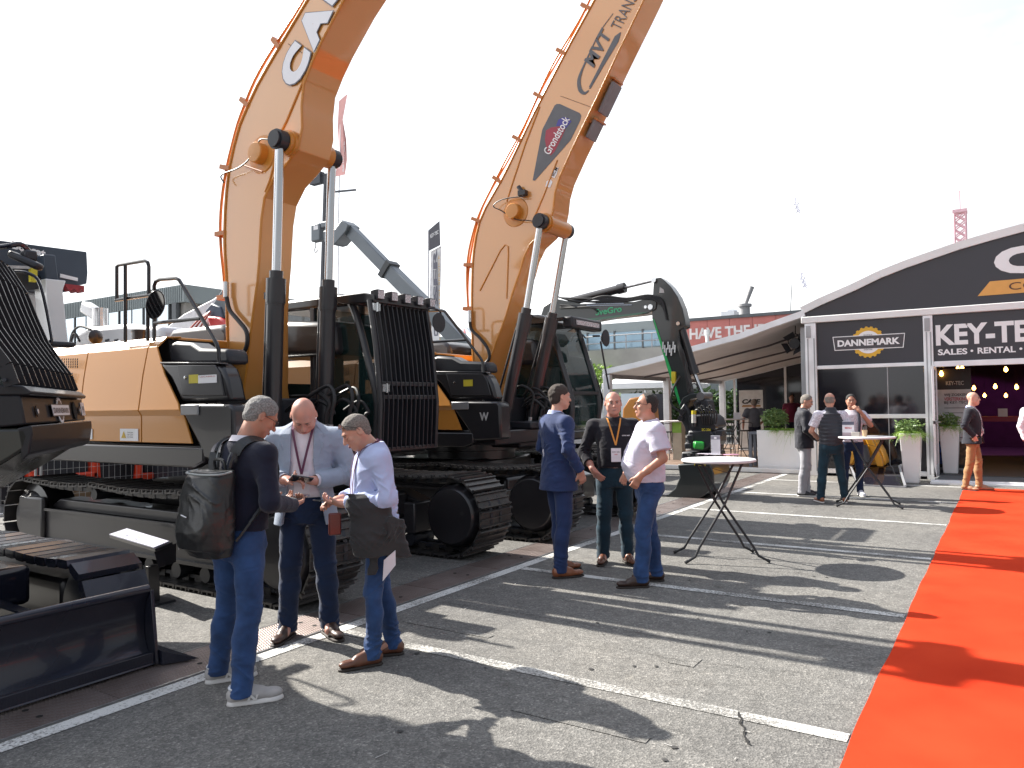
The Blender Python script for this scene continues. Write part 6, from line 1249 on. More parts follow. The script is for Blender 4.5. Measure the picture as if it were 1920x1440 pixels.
q = MB(); p0, p1 = dp_(1258, 931), dp_(1340, 929); q.bar((p0.x, YD - .36, .02), (p0.x, YD + .64, .02), .12, .03); part(exD, 'cutting_edge', q, mat('edge_steel', (.14, .14, .15), .4, .6))
a = dp_(1302, 873, YD - .34); text(exD, 'MULTI', (a.x, YD - .345, a.z), (1, 0, 0), (0, 0, 1), .2, .04, M_stk_y, .02)
# hidden-side body of the green machine (partly seen between the cabs)
q = MB(); q.bb((-11.0, 12.6, 1.0), (-7.6, 15.0, 1.25)); part(exD, 'deck', q, M_blk, .03)
q = MB(); q.xz([(-11.0, 1.25), (-11.0, 2.0), (-10.8, 2.2), (-9.0, 2.15), (-9.0, 1.25)], 12.6, 15.0); part(exD, 'engine_hood', q, M_gd, .1)
q = MB(); q.xz([(-8.9, 1.25), (-7.4, 1.25), (-7.3, 1.8), (-7.6, 2.7), (-8.8, 2.75)], 13.9, 14.9); part(exD, 'cab', q, M_tint, .05)
q = MB(); q.bb((-8.9, 12.65, 1.25), (-7.9, 13.2, 1.9)); part(exD, 'storage_box', q, M_gd, .03)
PD, sD = belt(-7.7, -10.9, .42, .38)
SHOE_D = mk_shoe(.5, .2)
for yc in (12.75, 14.8):
    shoes(exD, PD, sD, yc, SHOE_D, .2, worg(exD)); q = MB(); q.bb((-10.8, yc - .15, .2), (-7.8, yc + .15, .55)); part(exD, 'track_frame', q, M_blk, .02)
    for x in (-7.7, -10.9): q = MB(); q.lathe((x, yc - .14, .42), [(.02, -.03), (.28, -.03), (.3, .28), (.02, .3)], 22, 'y'); part(exD, 'idler_wheel', q, M_blk2)
q = MB(); q.bb((-10, 13.0, .4), (-8.6, 14.6, .95)); part(exD, 'centre_frame', q, M_blk, .03)
# ------------------------------------------------------------------ people: one signed distance field per body or garment, meshed with surface nets
class Field:
    def __init__(s, lo, hi, h):
        s.lo = np.array(lo, float); s.h = h; s.n = np.ceil((np.array(hi) - s.lo) / h).astype(int) + 1
        s.ax = [s.lo[i] + h * np.arange(s.n[i]) for i in range(3)]; s.F = np.full(s.n, .3, np.float32)
    def _sub(s, lo, hi):
        a = np.maximum(0, np.floor((np.array(lo) - s.lo) / s.h).astype(int)); b = np.minimum(s.n, np.ceil((np.array(hi) - s.lo) / s.h).astype(int) + 1)
        if np.any(b <= a): return None, None
        sl = tuple(slice(a[i], b[i]) for i in range(3)); g = np.meshgrid(*[s.ax[i][sl[i]] for i in range(3)], indexing='ij', sparse=True); return sl, g
    def _mix(s, sl, d, k, op):
        A = s.F[sl]
        if op == 'add': hh = np.clip(.5 + .5 * (A - d) / k, 0, 1); s.F[sl] = A * (1 - hh) + d * hh - k * hh * (1 - hh)
        else: d = -d; hh = np.clip(.5 - .5 * (A - d) / k, 0, 1); s.F[sl] = A * (1 - hh) + d * hh + k * hh * (1 - hh)
    def cap(s, p0, p1, r0, r1=None, k=.02, op='add', flat=None):
        """tapered capsule; flat = (axis vector, factor) squashes the section"""
        r1 = r0 if r1 is None else r1; p0 = np.array(p0, float); p1 = np.array(p1, float); R = max(r0, r1) * 1.3 + k + 2 * s.h
        sl, g = s._sub(np.minimum(p0, p1) - R, np.maximum(p0, p1) + R)
        if sl is None: return
        d = p1 - p0; L2 = max(d.dot(d), 1e-9); q = [g[i] - p0[i] for i in range(3)]
        t = np.clip((q[0] * d[0] + q[1] * d[1] + q[2] * d[2]) / L2, 0, 1); w = [q[i] - t * d[i] for i in range(3)]
        if flat is not None:
            a = np.array(flat[0], float); a /= np.linalg.norm(a); c = w[0] * a[0] + w[1] * a[1] + w[2] * a[2]; w = [w[i] + a[i] * c * (flat[1] - 1) for i in range(3)]
        s._mix(sl, (np.sqrt(w[0] ** 2 + w[1] ** 2 + w[2] ** 2) - (r0 + (r1 - r0) * t)).astype(np.float32), k, op)
    def ell(s, c, r, rot=None, k=.02, op='add'):
        c = np.array(c, float); r = np.array(r, float); R = r.max() + k + 2 * s.h; sl, g = s._sub(c - R, c + R)
        if sl is None: return
        q = [g[i] - c[i] for i in range(3)]
        if rot is not None: M = np.array(rot).T; q = [M[i][0] * q[0] + M[i][1] * q[1] + M[i][2] * q[2] for i in range(3)]
        k0 = np.sqrt((q[0] / r[0]) ** 2 + (q[1] / r[1]) ** 2 + (q[2] / r[2]) ** 2); k1 = np.sqrt((q[0] / r[0] ** 2) ** 2 + (q[1] / r[1] ** 2) ** 2 + (q[2] / r[2] ** 2) ** 2) + 1e-6
        s._mix(sl, (k0 * (k0 - 1) / k1).astype(np.float32), k, op)
    def loft(s, rows, k=.02, op='add', exp=2.0):
        """rows (z, a, b, cx, cy): stack of ellipses along z"""
        R = np.array(rows, float); m = max(R[:, 1].max(), R[:, 2].max()) + .06
        lo = [R[:, 3].min() - m, R[:, 4].min() - m, R[:, 0].min() - .04]; hi = [R[:, 3].max() + m, R[:, 4].max() + m, R[:, 0].max() + .04]
        sl, g = s._sub(lo, hi)
        if sl is None: return
        z = g[2]; a = np.interp(z, R[:, 0], R[:, 1]); b = np.interp(z, R[:, 0], R[:, 2]); cx = np.interp(z, R[:, 0], R[:, 3]); cy = np.interp(z, R[:, 0], R[:, 4])
        rr = (np.abs((g[0] - cx) / a) ** exp + np.abs((g[1] - cy) / b) ** exp) ** (1 / exp); d = (rr - 1) * np.minimum(a, b)
        d = np.maximum(d, np.maximum(R[0, 0] - z, z - R[-1, 0])); s._mix(sl, d.astype(np.float32), k, op)
    def plane(s, p, n, k=.004):
        """cut away the side the normal points to"""
        n = np.array(n, float); n /= np.linalg.norm(n); g = np.meshgrid(*s.ax, indexing='ij', sparse=True)
        d = (g[0] - p[0]) * n[0] + (g[1] - p[1]) * n[1] + (g[2] - p[2]) * n[2]; s.F = np.maximum(s.F, d.astype(np.float32))
    def disp(s, fn, band=.05):
        i = np.where(np.abs(s.F) < band); P = [s.ax[a][i[a]] for a in range(3)]; s.F[i] += fn(*P).astype(np.float32)
    def mesh(s):
        F = s.F; S = F < 0; nx, ny, nz = F.shape
        c = [S[i:nx - 1 + i, j:ny - 1 + j, k:nz - 1 + k] for i in (0, 1) for j in (0, 1) for k in (0, 1)]
        tot = sum(x.astype(np.int8) for x in c); mix = (tot > 0) & (tot < 8); I = np.argwhere(mix)
        if len(I) == 0: return np.zeros((0, 3)), np.zeros((0, 4), int)
        idx = -np.ones(mix.shape, int); idx[mix] = np.arange(len(I)); acc = np.zeros((len(I), 3)); cnt = np.zeros(len(I))
        co = np.array([(i, j, k) for i in (0, 1) for j in (0, 1) for k in (0, 1)])
        V = np.stack([F[I[:, 0] + o[0], I[:, 1] + o[1], I[:, 2] + o[2]] for o in co], 1)
        for a in range(8):
            for b in range(a + 1, 8):
                if np.abs(co[a] - co[b]).sum() == 1:
                    va, vb = V[:, a], V[:, b]; m = (va < 0) != (vb < 0); t = va / (va - vb + 1e-12); p = co[a] + (co[b] - co[a]) * t[:, None]; acc[m] += p[m]; cnt[m] += 1
        P = s.lo + (I + acc / cnt[:, None]) * s.h; Q = []
        for ax in range(3):
            sh = [slice(None)] * 3; s1 = list(sh); s2 = list(sh); s1[ax] = slice(0, -1); s2[ax] = slice(1, None)
            ch = S[tuple(s1)] != S[tuple(s2)]; E = np.argwhere(ch); o1, o2 = [(1, 2), (2, 0), (0, 1)][ax]
            ok = (E[:, o1] > 0) & (E[:, o2] > 0) & (E[:, o1] < F.shape[o1] - 1) & (E[:, o2] < F.shape[o2] - 1); E = E[ok]
            def cell(d1, d2): e = E.copy(); e[:, o1] += d1; e[:, o2] += d2; return idx[e[:, 0], e[:, 1], e[:, 2]]
            q = np.stack([cell(-1, -1), cell(0, -1), cell(0, 0), cell(-1, 0)], 1); ins = S[E[:, 0], E[:, 1], E[:, 2]]; q[~ins] = q[~ins][:, ::-1]; Q.append(q)
        return P, np.concatenate(Q)
def rot3(yaw=0, pitch=0, roll=0):
    """head and body turns: yaw to the left about z, pitch forward/down about x, roll about y"""
    return np.array(Matrix.Rotation(R_(yaw), 3, 'Z') @ Matrix.Rotation(-R_(pitch), 3, 'X') @ Matrix.Rotation(R_(roll), 3, 'Y'))
SKIN = lambda n, c: mat('skin_' + n, (c[0] * .86, c[1] * .92, c[2] * .94), .46, 0, .08, 16, bump=.10, bs=150, spec=.45, col2=(c[0] * 1.10, c[1] * 1.0, c[2] * .95))
def cloth(n, c, var=.12, rough=.85, bs=260, bump=.25, vs2=5, sheen=.15, wr=.5):
    """woven cloth: fine weave plus soft wrinkles of its own"""
    m = mat('cloth_' + n, c, rough, 0, var, vs2, bump=bump, bs=bs, spec=.25, sheen=sheen); nd = m.node_tree.nodes; lk = m.node_tree.links; b = nd['Principled BSDF']; tc = nd.new('ShaderNodeTexCoord')
    mp = nd.new('ShaderNodeMapping'); mp.inputs['Scale'].default_value = (1, 1, 1.7); lk.new(tc.outputs['Object'], mp.inputs['Vector'])
    w_ = nd.new('ShaderNodeTexNoise'); w_.noise_type = 'RIDGED_MULTIFRACTAL'; w_.inputs['Scale'].default_value = 7.5; w_.inputs['Detail'].default_value = 2.5; w_.inputs['Distortion'].default_value = .9; lk.new(mp.outputs[0], w_.inputs['Vector'])
    bp = nd.new('ShaderNodeBump'); bp.inputs['Strength'].default_value = wr; bp.inputs['Distance'].default_value = .012; lk.new(w_.outputs[0], bp.inputs['Height'])
    old = b.inputs['Normal'].links
    if old: lk.new(old[0].from_socket, bp.inputs['Normal'])
    lk.new(bp.outputs[0], b.inputs['Normal']); return m
M_eye = mat('eye_dark', (.03, .02, .015), .2); M_eyew = mat('eye_white', (.34, .31, .29), .35); M_lip = mat('lips', (.36, .13, .11), .5); M_teeth = mat('teeth', (.50, .46, .42), .4); M_brow = mat('brow_hair', (.12, .09, .07), .9)
def wobble(seed, f=14, amp=.004):
    r = np.random.RandomState(seed); W = r.normal(0, 1, (6, 3)) * f; ph = r.uniform(0, 6.28, 6)
    def fn(x, y, z):
        o = 0
        for w_, p in zip(W, ph): o = o + np.sin(w_[0] * x + w_[1] * y + w_[2] * z + p)
        return amp * o / 2.5
    return fn
def folds(c, ax, R, f, amp, seed=0):
    """creases across an axis near a joint: broken up, never full rings"""
    c = np.array(c, float); ax = np.array(ax, float); ax /= np.linalg.norm(ax); r = np.random.RandomState(seed * 7 + 3); W = r.normal(0, 1, (5, 3)); W /= np.linalg.norm(W, axis=1)[:, None]; ph = r.uniform(0, 6.28, 8); f2 = f * .55
    def fn(x, y, z):
        q = [x - c[0], y - c[1], z - c[2]]; t = q[0] * ax[0] + q[1] * ax[1] + q[2] * ax[2]; r2 = q[0] ** 2 + q[1] ** 2 + q[2] ** 2
        L_ = lambda i, k: W[i][0] * q[0] * k + W[i][1] * q[1] * k + W[i][2] * q[2] * k + ph[i]
        warp = 2.4 * np.sin(L_(0, 22)) + 1.7 * np.sin(L_(1, 37)); a = 1 - np.abs(np.sin(f2 * t + warp)); b = 1 - np.abs(np.sin(f2 * .62 * t + 1.5 * np.sin(L_(2, 30)) + ph[6]))
        mask = np.clip(.5 + .8 * np.sin(L_(3, 26)), 0, 1); m2 = np.clip(.5 + .8 * np.sin(L_(4, 19)), 0, 1)
        return -amp * 3.2 * np.exp(-r2 / R ** 2) * (a ** 2 * mask + b ** 2 * m2 - .35)
    return fn
class Person:
    """local frame: x to the person's right, y forward, z up, metres"""
    def __init__(s, label, pos, face, H=1.8, h=.0065, name='person', group=None, **kw):
        s.h = h; s.k = H / 1.8; s.pos = Vector((pos[0], pos[1], pos[2] if len(pos) > 2 else 0)); d = Vector((face[0], face[1], 0)).normalized()
        s.f = d; s.r = Vector((d.y, -d.x, 0)); s.root = thing(name, label, 'person', s.pos, group); s.kw = kw
        g = kw.get
        hl, hr = g('legL', {}), g('legR', {})
        s.J = {}
        for sd_, o in (('L', hl), ('R', hr)):
            sg = -1 if sd_ == 'L' else 1; ft = np.array(o.get('foot', (sg * .11, 0, 0)), float)
            s.J['foot' + sd_] = ft; s.J['ank' + sd_] = ft + np.array((0, -.02, .095)); s.J['toe' + sd_] = o.get('toe', sg * 12)
            hp = np.array((sg * .092, 0, .93)) + np.array(g('hip', (0, 0, 0))); kn = (hp + s.J['ank' + sd_]) / 2 + np.array(o.get('knee', (0, .025, 0)))
            s.J['hip' + sd_] = hp; s.J['kne' + sd_] = kn
            a = g('arm' + sd_, {}); lean = np.array(g('lean', (0, 0, 0)), float)
            s.J['sho' + sd_] = np.array((sg * (.178 + g('broad', 0)), -.012, 1.435)) + lean + np.array(a.get('sho', (0, 0, 0)))
            s.J['elb' + sd_] = np.array(a.get('elb', (sg * .245, -.03, 1.175)), float); s.J['wri' + sd_] = np.array(a.get('wri', (sg * .26, .05, .925)), float)
        s.lean = np.array(g('lean', (0, 0, 0)), float)
        s.neck = np.array((0, -.015, 1.50)) + s.lean; s.head = np.array(g('head', (0, .03, 1.675)), float) + s.lean; s.HR = rot3(*g('look', (0, 0, 0)))
        s.belly = g('belly', 0)
    def W(s, P):
        P = np.asarray(P) * s.k; f, r = np.array(s.f), np.array(s.r); return np.stack([s.pos.x + P[:, 0] * r[0] + P[:, 1] * f[0], s.pos.y + P[:, 0] * r[1] + P[:, 1] * f[1], s.pos.z + P[:, 2]], 1)
    def w(s, p): return Vector(s.W([p])[0])
    def H_(s, p): return s.head + s.HR @ np.array(p, float)
    def out(s, F, name, m, parent=None, smooth=True, label=None):
        P, Q = F.mesh(); P = s.W(P) - np.array(s.root.location)
        me = bpy.data.meshes.new(name); me.vertices.add(len(P)); me.vertices.foreach_set('co', P.ravel()); me.loops.add(len(Q) * 4); me.polygons.add(len(Q))
        me.loops.foreach_set('vertex_index', Q[:, ::1].ravel().astype(np.int32)); me.polygons.foreach_set('loop_start', np.arange(0, len(Q) * 4, 4, dtype=np.int32)); me.polygons.foreach_set('use_smooth', np.ones(len(Q), bool)); me.update(calc_edges=True); me.materials.append(m)
        o = link(name, me, parent or s.root)
        if label: o['label'] = label
        return o
    def mb(s, name, q, m, parent=None, bevel=0, smooth=35):
        q.v = [tuple(v) for v in s.W(np.array([tuple(v) for v in q.v]))]; o = link(name, q.mesh(name, m, s.pos, smooth), parent or s.root)
        if bevel: bev(o, bevel)
        return o
    # ---- anatomy
    def hand(s, F, side, d, n, curl=25, spread=1.0, thumb=35, sc=1.0):
        """d pointing direction, n palm normal (palm faces n)"""
        sg = -1 if side == 'L' else 1
        w_ = s.J['wri' + side]; d = np.array(d, float); d /= np.linalg.norm(d); n = np.array(n, float); n -= d * n.dot(d); n /= np.linalg.norm(n); x = np.cross(d, n)
        for u in (-.026, -.009, .009, .026): F.cap(w_ + d * .012 + x * u * .7, w_ + d * .088 + x * u, .0155, .0125, k=.012)
        F.cap(w_ - d * .02, w_ + d * .02, .026, .027, k=.02)
        s.J['palm' + side] = w_ + d * .055 + n * .018; s.J['tips' + side] = w_ + d * .13
        lens = (.072, .082, .077, .060)
        order = (-1, -.33, .33, 1)
        for i, (u, L_) in enumerate(zip(order, lens)):
            uu = u * (1 if True else 1); p = w_ + d * .088 + x * .0285 * uu; a = 0; c_ = curl if not hasattr(curl, '__len__') else curl[i]
            dd = d + x * .06 * uu * spread; 
            for j, fr in enumerate((.45, .32, .25)):
                a += R_(c_) * (1 if j else .7); v = dd * math.cos(a) + n * math.sin(a); q = p + v * L_ * fr * sc; F.cap(p, q, .0092 - .0008 * j, .0086 - .0009 * j, k=.005); p = q
        # thumb leaves the side of the palm near its base
        th = s.kw.get('thumbside' + side, -1); p = w_ + d * .025 + x * .026 * th; a = R_(thumb)
        v = d * math.cos(a) + x * th * math.sin(a) + n * .35; v /= np.linalg.norm(v); q = p + v * .042; F.cap(p, q, .0135, .0115, k=.01); v2 = d * .75 + x * th * .2 + n * .5; v2 /= np.linalg.norm(v2); F.cap(q, q + v2 * .03, .0108, .0085, k=.006)
    def body(s, m, hands, face=None, arms=True):
        J = s.J; A = np.array(list(J.values()), dtype=object)
        pts = np.array([J[k_] for k_ in J if k_[:3] in ('ank', 'kne', 'hip', 'sho', 'elb', 'wri')] + [s.head, s.neck])
        lo, hi = pts.min(0) - .22, pts.max(0) + .22; lo[2] = .0; F = Field(lo, hi, s.h); g = s.kw.get; H = s.H_
        fat = g('fat', 0); hw = g('headw', 1.0)
        # head
        F.ell(H((0, -.012, .030)), (.076 * hw, .096, .088), s.HR, .02); F.ell(H((0, .018, -.040)), ((.060 + fat * .2) * hw, .074, .078), s.HR, .03); F.ell(H((0, .060, -.094)), (.026 + fat * .1, .022, .020), s.HR, .03)
        F.cap(H((-.046 * hw, .040, -.066)), H((-.05 * hw, -.01, -.04)), .017, .02, k=.03); F.cap(H((.046 * hw, .040, -.066)), H((.05 * hw, -.01, -.04)), .017, .02, k=.03)
        for sx in (-1, 1): F.ell(H((sx * .042 * hw, .064, -.022)), (.020, .018, .018), s.HR, .02)
        F.cap(H((-.034, .079, .026)), H((.034, .079, .026)), .012, k=.016)
        for sx in (-1, 1): F.ell(H((sx * .030, .094, .006)), (.016, .012, .010), s.HR, .010, 'sub')
        F.cap(H((0, .088, .008)), H((0, .110, -.030)), .0075, .0125, k=.010); F.ell(H((-.012, .098, -.033)), (.008, .009, .007), s.HR, .006); F.ell(H((.012, .098, -.033)), (.008, .009, .007), s.HR, .006)
        F.cap(H((-.020, .089, -.060)), H((.020, .089, -.060)), .006, k=.008); F.cap(H((-.017, .087, -.069)), H((.017, .087, -.069)), .007, k=.008)
        F.cap(H((-.021, .099, -.0645)), H((.021, .099, -.0645)), .0028, k=.003, op='sub')
        for sx in (-1, 1):
            F.ell(H((sx * .080 * hw, -.012, -.002)), (.009, .021, .032), s.HR @ rot3(0, 0, sx * -12), .008); F.ell(H((sx * .088 * hw, -.006, .002)), (.005, .011, .018), s.HR, .004, 'sub')
        F.cap(H((0, -.022, -.065)), s.neck + np.array((0, 0, -.01)), .049 + fat * .15, .056 + fat * .2, k=.025)
        if fat: F.ell(H((0, .028, -.098)), (.045, .045, .03), s.HR, .03)
        # trunk, kept under the clothes
        L0 = s.lean
        F.loft([(.86, .13, .085, 0, 0), (1.0, .13, .09, *(L0[:2] * .2)), (1.2, .13, .09 + s.belly * .5, *(L0[:2] * .6 + np.array((0, s.belly * .4)))), (1.38, .145, .092, *(L0[:2] * .9)), (1.47, .11, .07, *L0[:2])], k=.04)
        for sd_ in 'LR':
            F.cap(s.neck + np.array((0, 0, -.035)), J['sho' + sd_], .045, .046, k=.03)
            F.cap(J['sho' + sd_], J['elb' + sd_], .048, .040, k=.02); F.cap(J['elb' + sd_], J['elb' + sd_] * .35 + J['wri' + sd_] * .65, .041, .034, k=.02); F.cap(J['elb' + sd_] * .35 + J['wri' + sd_] * .65, J['wri' + sd_], .034, .0265, k=.02)
            F.cap(J['hip' + sd_], J['kne' + sd_], .065, .047, k=.03); F.cap(J['kne' + sd_], J['ank' + sd_], .046, .034, k=.02); F.cap(J['ank' + sd_], J['foot' + sd_] + np.array((0, .07, .05)), .036, .028, k=.02)
            if hands.get(sd_): s.hand(F, sd_, **hands[sd_])
            else: F.ell(J['wri' + sd_] + np.array((0, 0, -.05)), (.02, .03, .05), k=.02)
        F.disp(wobble(3, 40, .0006)); s.bodyo = s.out(F, 'body', m)
        # eyes and brows
        q = MB()
        for sx in (-1, 1): q.sph(H((sx * .030, .081, .0055)), .0115, 10, 8)
        eo = s.mb('eyes', q, M_eyew if not g('squint') else m, s.bodyo)
        if not g('squint'):
            q = MB()
            for sx in (-1, 1): q.sph(H((sx * .030, .0895, .0045 if not g('down') else -.001)), .0052, 8, 6)
            s.mb('irises', q, M_eye, s.bodyo)
        q = MB()
        for sx in (-1, 1): q.tube([H((sx * .013, .092, .021)), H((sx * .030, .0925, .0265)), H((sx * .047, .078, .022))], [.003, .0042, .002], 5, smooth=3); q.tube([H((sx * .018, .0905, .0085)), H((sx * .030, .0945, .0125)), H((sx * .043, .084, .0085))], [.0012, .002, .0012], 4, smooth=2)
        s.mb('eyebrows', q, g('browm', M_brow), s.bodyo)
        q = MB(); q.tube([H((-.022, .0915, -.0645)), H((-.010, .097, -.063)), H((0, .0985, -.0635)), H((.010, .097, -.063)), H((.022, .0915, -.0645))], [.002, .004, .0035, .004, .002], 5, smooth=3); q.tube([H((-.018, .0905, -.068)), H((0, .097, -.0715)), H((.018, .0905, -.068))], [.002, .005, .002], 5, smooth=3); s.mb('lips', q, M_lip, s.bodyo)
        if g('smile'):
            q = MB(); q.tube([H((-.022, .0925, -.0615)), H((-.011, .0985, -.066)), H((0, .1, -.0675)), H((.011, .0985, -.066)), H((.022, .0925, -.0615))], [.001, .0025, .003, .0025, .001], 6, smooth=3); s.mb('teeth', q, M_teeth, s.bodyo)
    def hair(s, m, style='short', th=.007, name='hair'):
        H = s.H_; c = s.head; F = Field(c - .15, c + .15, min(s.h, .006)); hw = s.kw.get('headw', 1.0)
        F.ell(H((0, -.012, .030)), (.076 * hw + th, .096 + th, .088 + th), s.HR, .01)
        n1 = s.HR @ np.array((0, 1, -.28)); F.plane(H((0, .058 if style != 'receding' else .025, .055)), n1)
        n2 = s.HR @ np.array((0, .62, -1)); F.plane(H((0, -.02, -.005 if style != 'crop' else .0)), n2)
        if style == 'fringe': F.plane(H((0, 0, .035)), s.HR @ np.array((0, .1, 1)))
        F.ell(H((0, -.038, -.028)), (.060 * hw + th, .056 + th, .050), s.HR, .02) if style != 'fringe' else F.ell(H((0, -.05, -.02)), (.066 * hw + th, .05 + th, .045), s.HR, .012)
        if style != 'fringe': F.plane(H((0, .012, 0)) if False else H((0, .062, 0)), s.HR @ np.array((0, 1, 0)))
        for sx in (-1, 1): F.ell(H((sx * .085 * hw, .030, -.045)), (.03, .045, .04), s.HR, .006, 'sub'); F.ell(H((sx * .082 * hw, -.008, -.004)), (.02, .020, .030), s.HR, .004, 'sub')
        F.disp(wobble(11, 90, .0013)); F.disp(wobble(12, 240, .0010)); return s.out(F, name, m)
    def trousers(s, m, seed=0, wl=.0, hem=.065, waist=1.04, bulk=0.0, crease=1.0, name='trousers', bunch=1.0):
        J = s.J; P = np.array([J[k_] for k_ in J if k_[:3] in ('ank', 'kne', 'hip')]); lo, hi = P.min(0) - .2, P.max(0) + .2; lo[2] = .03; hi[2] = waist + .03; F = Field(lo, hi, s.h * 1.15)
        hc = (J['hipL'] + J['hipR']) / 2; L0 = s.lean * .2; b = s.belly
        F.loft([(.80, .150 + bulk, .112 + bulk, *hc[:2]), (.88, .168 + bulk, .128 + bulk, hc[0], hc[1] - .012), (.96, .163 + bulk, .128 + bulk + b * .2, hc[0] * .8, hc[1] * .8 + b * .1), (waist, .150 + bulk, .115 + b * .5, hc[0] * .6, hc[1] * .5 + b * .25)], k=.05)
        for sd_ in 'LR':
            F.cap(J['hip' + sd_] - np.array((0, 0, .02)), J['kne' + sd_], .098 + bulk, .068 + wl, k=.035); mid = J['kne' + sd_] * .62 + J['ank' + sd_] * .38; F.cap(J['kne' + sd_], mid + np.array((0, -.014, 0)), .066 + wl, .064 + wl, k=.03); F.cap(mid + np.array((0, -.014, 0)), J['ank' + sd_] + np.array((0, -.004, -.03)), .062 + wl, hem - .004, k=.03)
            F.ell(J['hip' + sd_] + np.array((0, -.045, -.03)), (.085, .085, .09), k=.04)
        F.cap(hc - np.array((0, 0, .14)), hc - np.array((0, 0, .5)), .008, .03, k=.03, op='sub')
        for sd_ in 'LR':
            leg = J['kne' + sd_] - J['ank' + sd_]
            F.disp(folds(J['kne' + sd_], leg, .11, 75, .0040 * crease, seed)); F.disp(folds(J['ank' + sd_] + np.array((0, 0, .05)), leg, .10, 95, .0062 * crease * bunch, seed + 2)); F.disp(folds(J['hip' + sd_] + np.array((0, .05, -.06)), (.5 if sd_ == 'L' else -.5, .2, 1), .12, 60, .0045 * crease, seed + 3)); F.disp(folds(J['hip' + sd_] + np.array((0, -.08, -.14)), (0, .3, 1), .08, 70, .004 * crease, seed + 5))
        F.disp(wobble(seed, 13, .0030)); F.disp(wobble(seed + 1, 34, .0014)); F.plane((0, 0, waist), (0, 0, 1)); F.plane((0, 0, .048), (0, 0, -1)); return s.out(F, name, m)
    def top(s, m, seed=0, kind='shirt', sleeve='long', hem=.97, bulk=.0, name='shirt', openv=None, crease=1.0, sl_r=.0, hemflare=0.0, neckz=1.53, cuff=.985, sides='LR'):
        J = s.J; L0 = s.lean; b = s.belly; P = np.array([J[k_] for k_ in J if k_[:3] in ('sho', 'elb', 'wri')] + [[0, 0, hem], [0, 0, 1.58]]); lo, hi = P.min(0) - .2, P.max(0) + .2; lo[2] = hem - .04; hi[2] = max(hi[2], 1.6)
        if sleeve != 'none': lo[2] = min(lo[2], min(J['wriL'][2], J['wriR'][2]) - .08)
        F = Field(lo, hi, s.h); br = s.kw.get('broad', 0)
        rows = [(hem, .168 + bulk + hemflare, .125 + bulk + hemflare + b * .35, *(L0[:2] * .1 + np.array((0, b * .25)))), (1.02, .160 + bulk, .124 + bulk + b * .7, *(L0[:2] * .25 + np.array((0, b * .5)))), (1.12, .157 + bulk, .122 + bulk + b, *(L0[:2] * .5 + np.array((0, b * .8)))), (1.24, .163 + bulk, .124 + bulk + b * .75, *(L0[:2] * .7 + np.array((0, b * .55)))), (1.35, .178 + bulk + br * .5, .126 + bulk + b * .2, *(L0[:2] * .9 + np.array((0, b * .1)))), (1.43, .168 + bulk + br * .6, .110 + bulk, *L0[:2]), (1.48, .12 + bulk * .6, .088 + bulk * .6, L0[0], L0[1] - .01), (neckz, .066, .066, L0[0], L0[1] - .012)]
        rows = sorted(rows); F.loft(rows, k=.035, exp=2.3)
        for sd_ in 'LR':
            sh, el, wr = J['sho' + sd_], J['elb' + sd_], J['wri' + sd_]
            F.cap(s.neck + np.array((0, -.005, -.04)), sh + np.array((0, 0, -.004)), .050 + bulk, .050 + bulk, k=.05)
            if sleeve == 'none': F.ell(sh + np.array((0, 0, -.03)), (.05 + bulk * .5, .062 + bulk * .5, .07), k=.03); continue
            if sleeve == 'short': e2 = sh + (el - sh) * .72; F.cap(sh, e2, .058 + bulk + sl_r, .062 + bulk + sl_r, k=.04)
            else:
                F.cap(sh, el, .055 + bulk * .8 + sl_r, .049 + bulk * .6 + sl_r, k=.045); we = el + (wr - el) * (.55 if sleeve == 'rolled' else cuff); F.cap(el, we, .049 + bulk * .6 + sl_r, (.041 if sleeve != 'rolled' else .052) + bulk * .5 + sl_r, k=.025)
        for sd_ in 'LR':
            sh, el, wr = J['sho' + sd_], J['elb' + sd_], J['wri' + sd_]; av = el - sh
            if sleeve == 'short': e2 = sh + av * .72; F_cut(F, e2, av, .12)
            elif sleeve in ('long', 'rolled'):
                we = el + (wr - el) * (.55 if sleeve == 'rolled' else cuff); F_cut(F, we, wr - el, .09); F.disp(folds(el, (wr - sh) if np.linalg.norm(wr - sh) > .1 else av, .11, 80, .0062 * crease, seed)); F.disp(folds(el * .5 + we * .5, wr - el, .09, 85, .003 * crease, seed + 4))
            if sleeve != 'none': F.disp(folds(sh + np.array((0, 0, -.09)), (av[0], av[1] + .1, av[2] - .1), .10, 62, .0045 * crease, seed + 1))
        F.disp(folds((0, .05 + b, 1.12), (.25, 0, 1), .16, 52, .0040 * crease, seed + 2)); F.disp(folds((0, -.12, 1.15), (-.2, 0, 1), .17, 48, .0045 * crease, seed + 3)); F.disp(wobble(seed, 12, .0032)); F.disp(wobble(seed + 7, 30, .0014))
        F.plane((0, 0, hem), (0, 0, -1)) if kind != 'tuck' else None
        F.cap(s.neck + np.array((0, .01, .0)), s.neck + np.array((0, .03, .2)), .062, .075, k=.004, op='sub')
        if openv:
            # open front: wedge removed from the collar to the hem (top half-width, bottom half-width, depth start)
            z1, w1, w0, y0 = openv; sl, g = F._sub(F.lo, [F.ax[i][-1] for i in range(3)]); z = g[2]
            cx = np.interp(z, [hem, 1.5], [0, L0[0]]); wz = np.interp(z, [hem, z1, 1.50, 1.56], [w0, w1, .075, .085]); d = np.maximum(np.abs(g[0] - cx) - wz, y0 + np.interp(z, [hem, 1.5], [0, L0[1]]) - g[1]); F.F = np.maximum(F.F, -d.astype(np.float32))
        o = s.out(F, name, m); return o
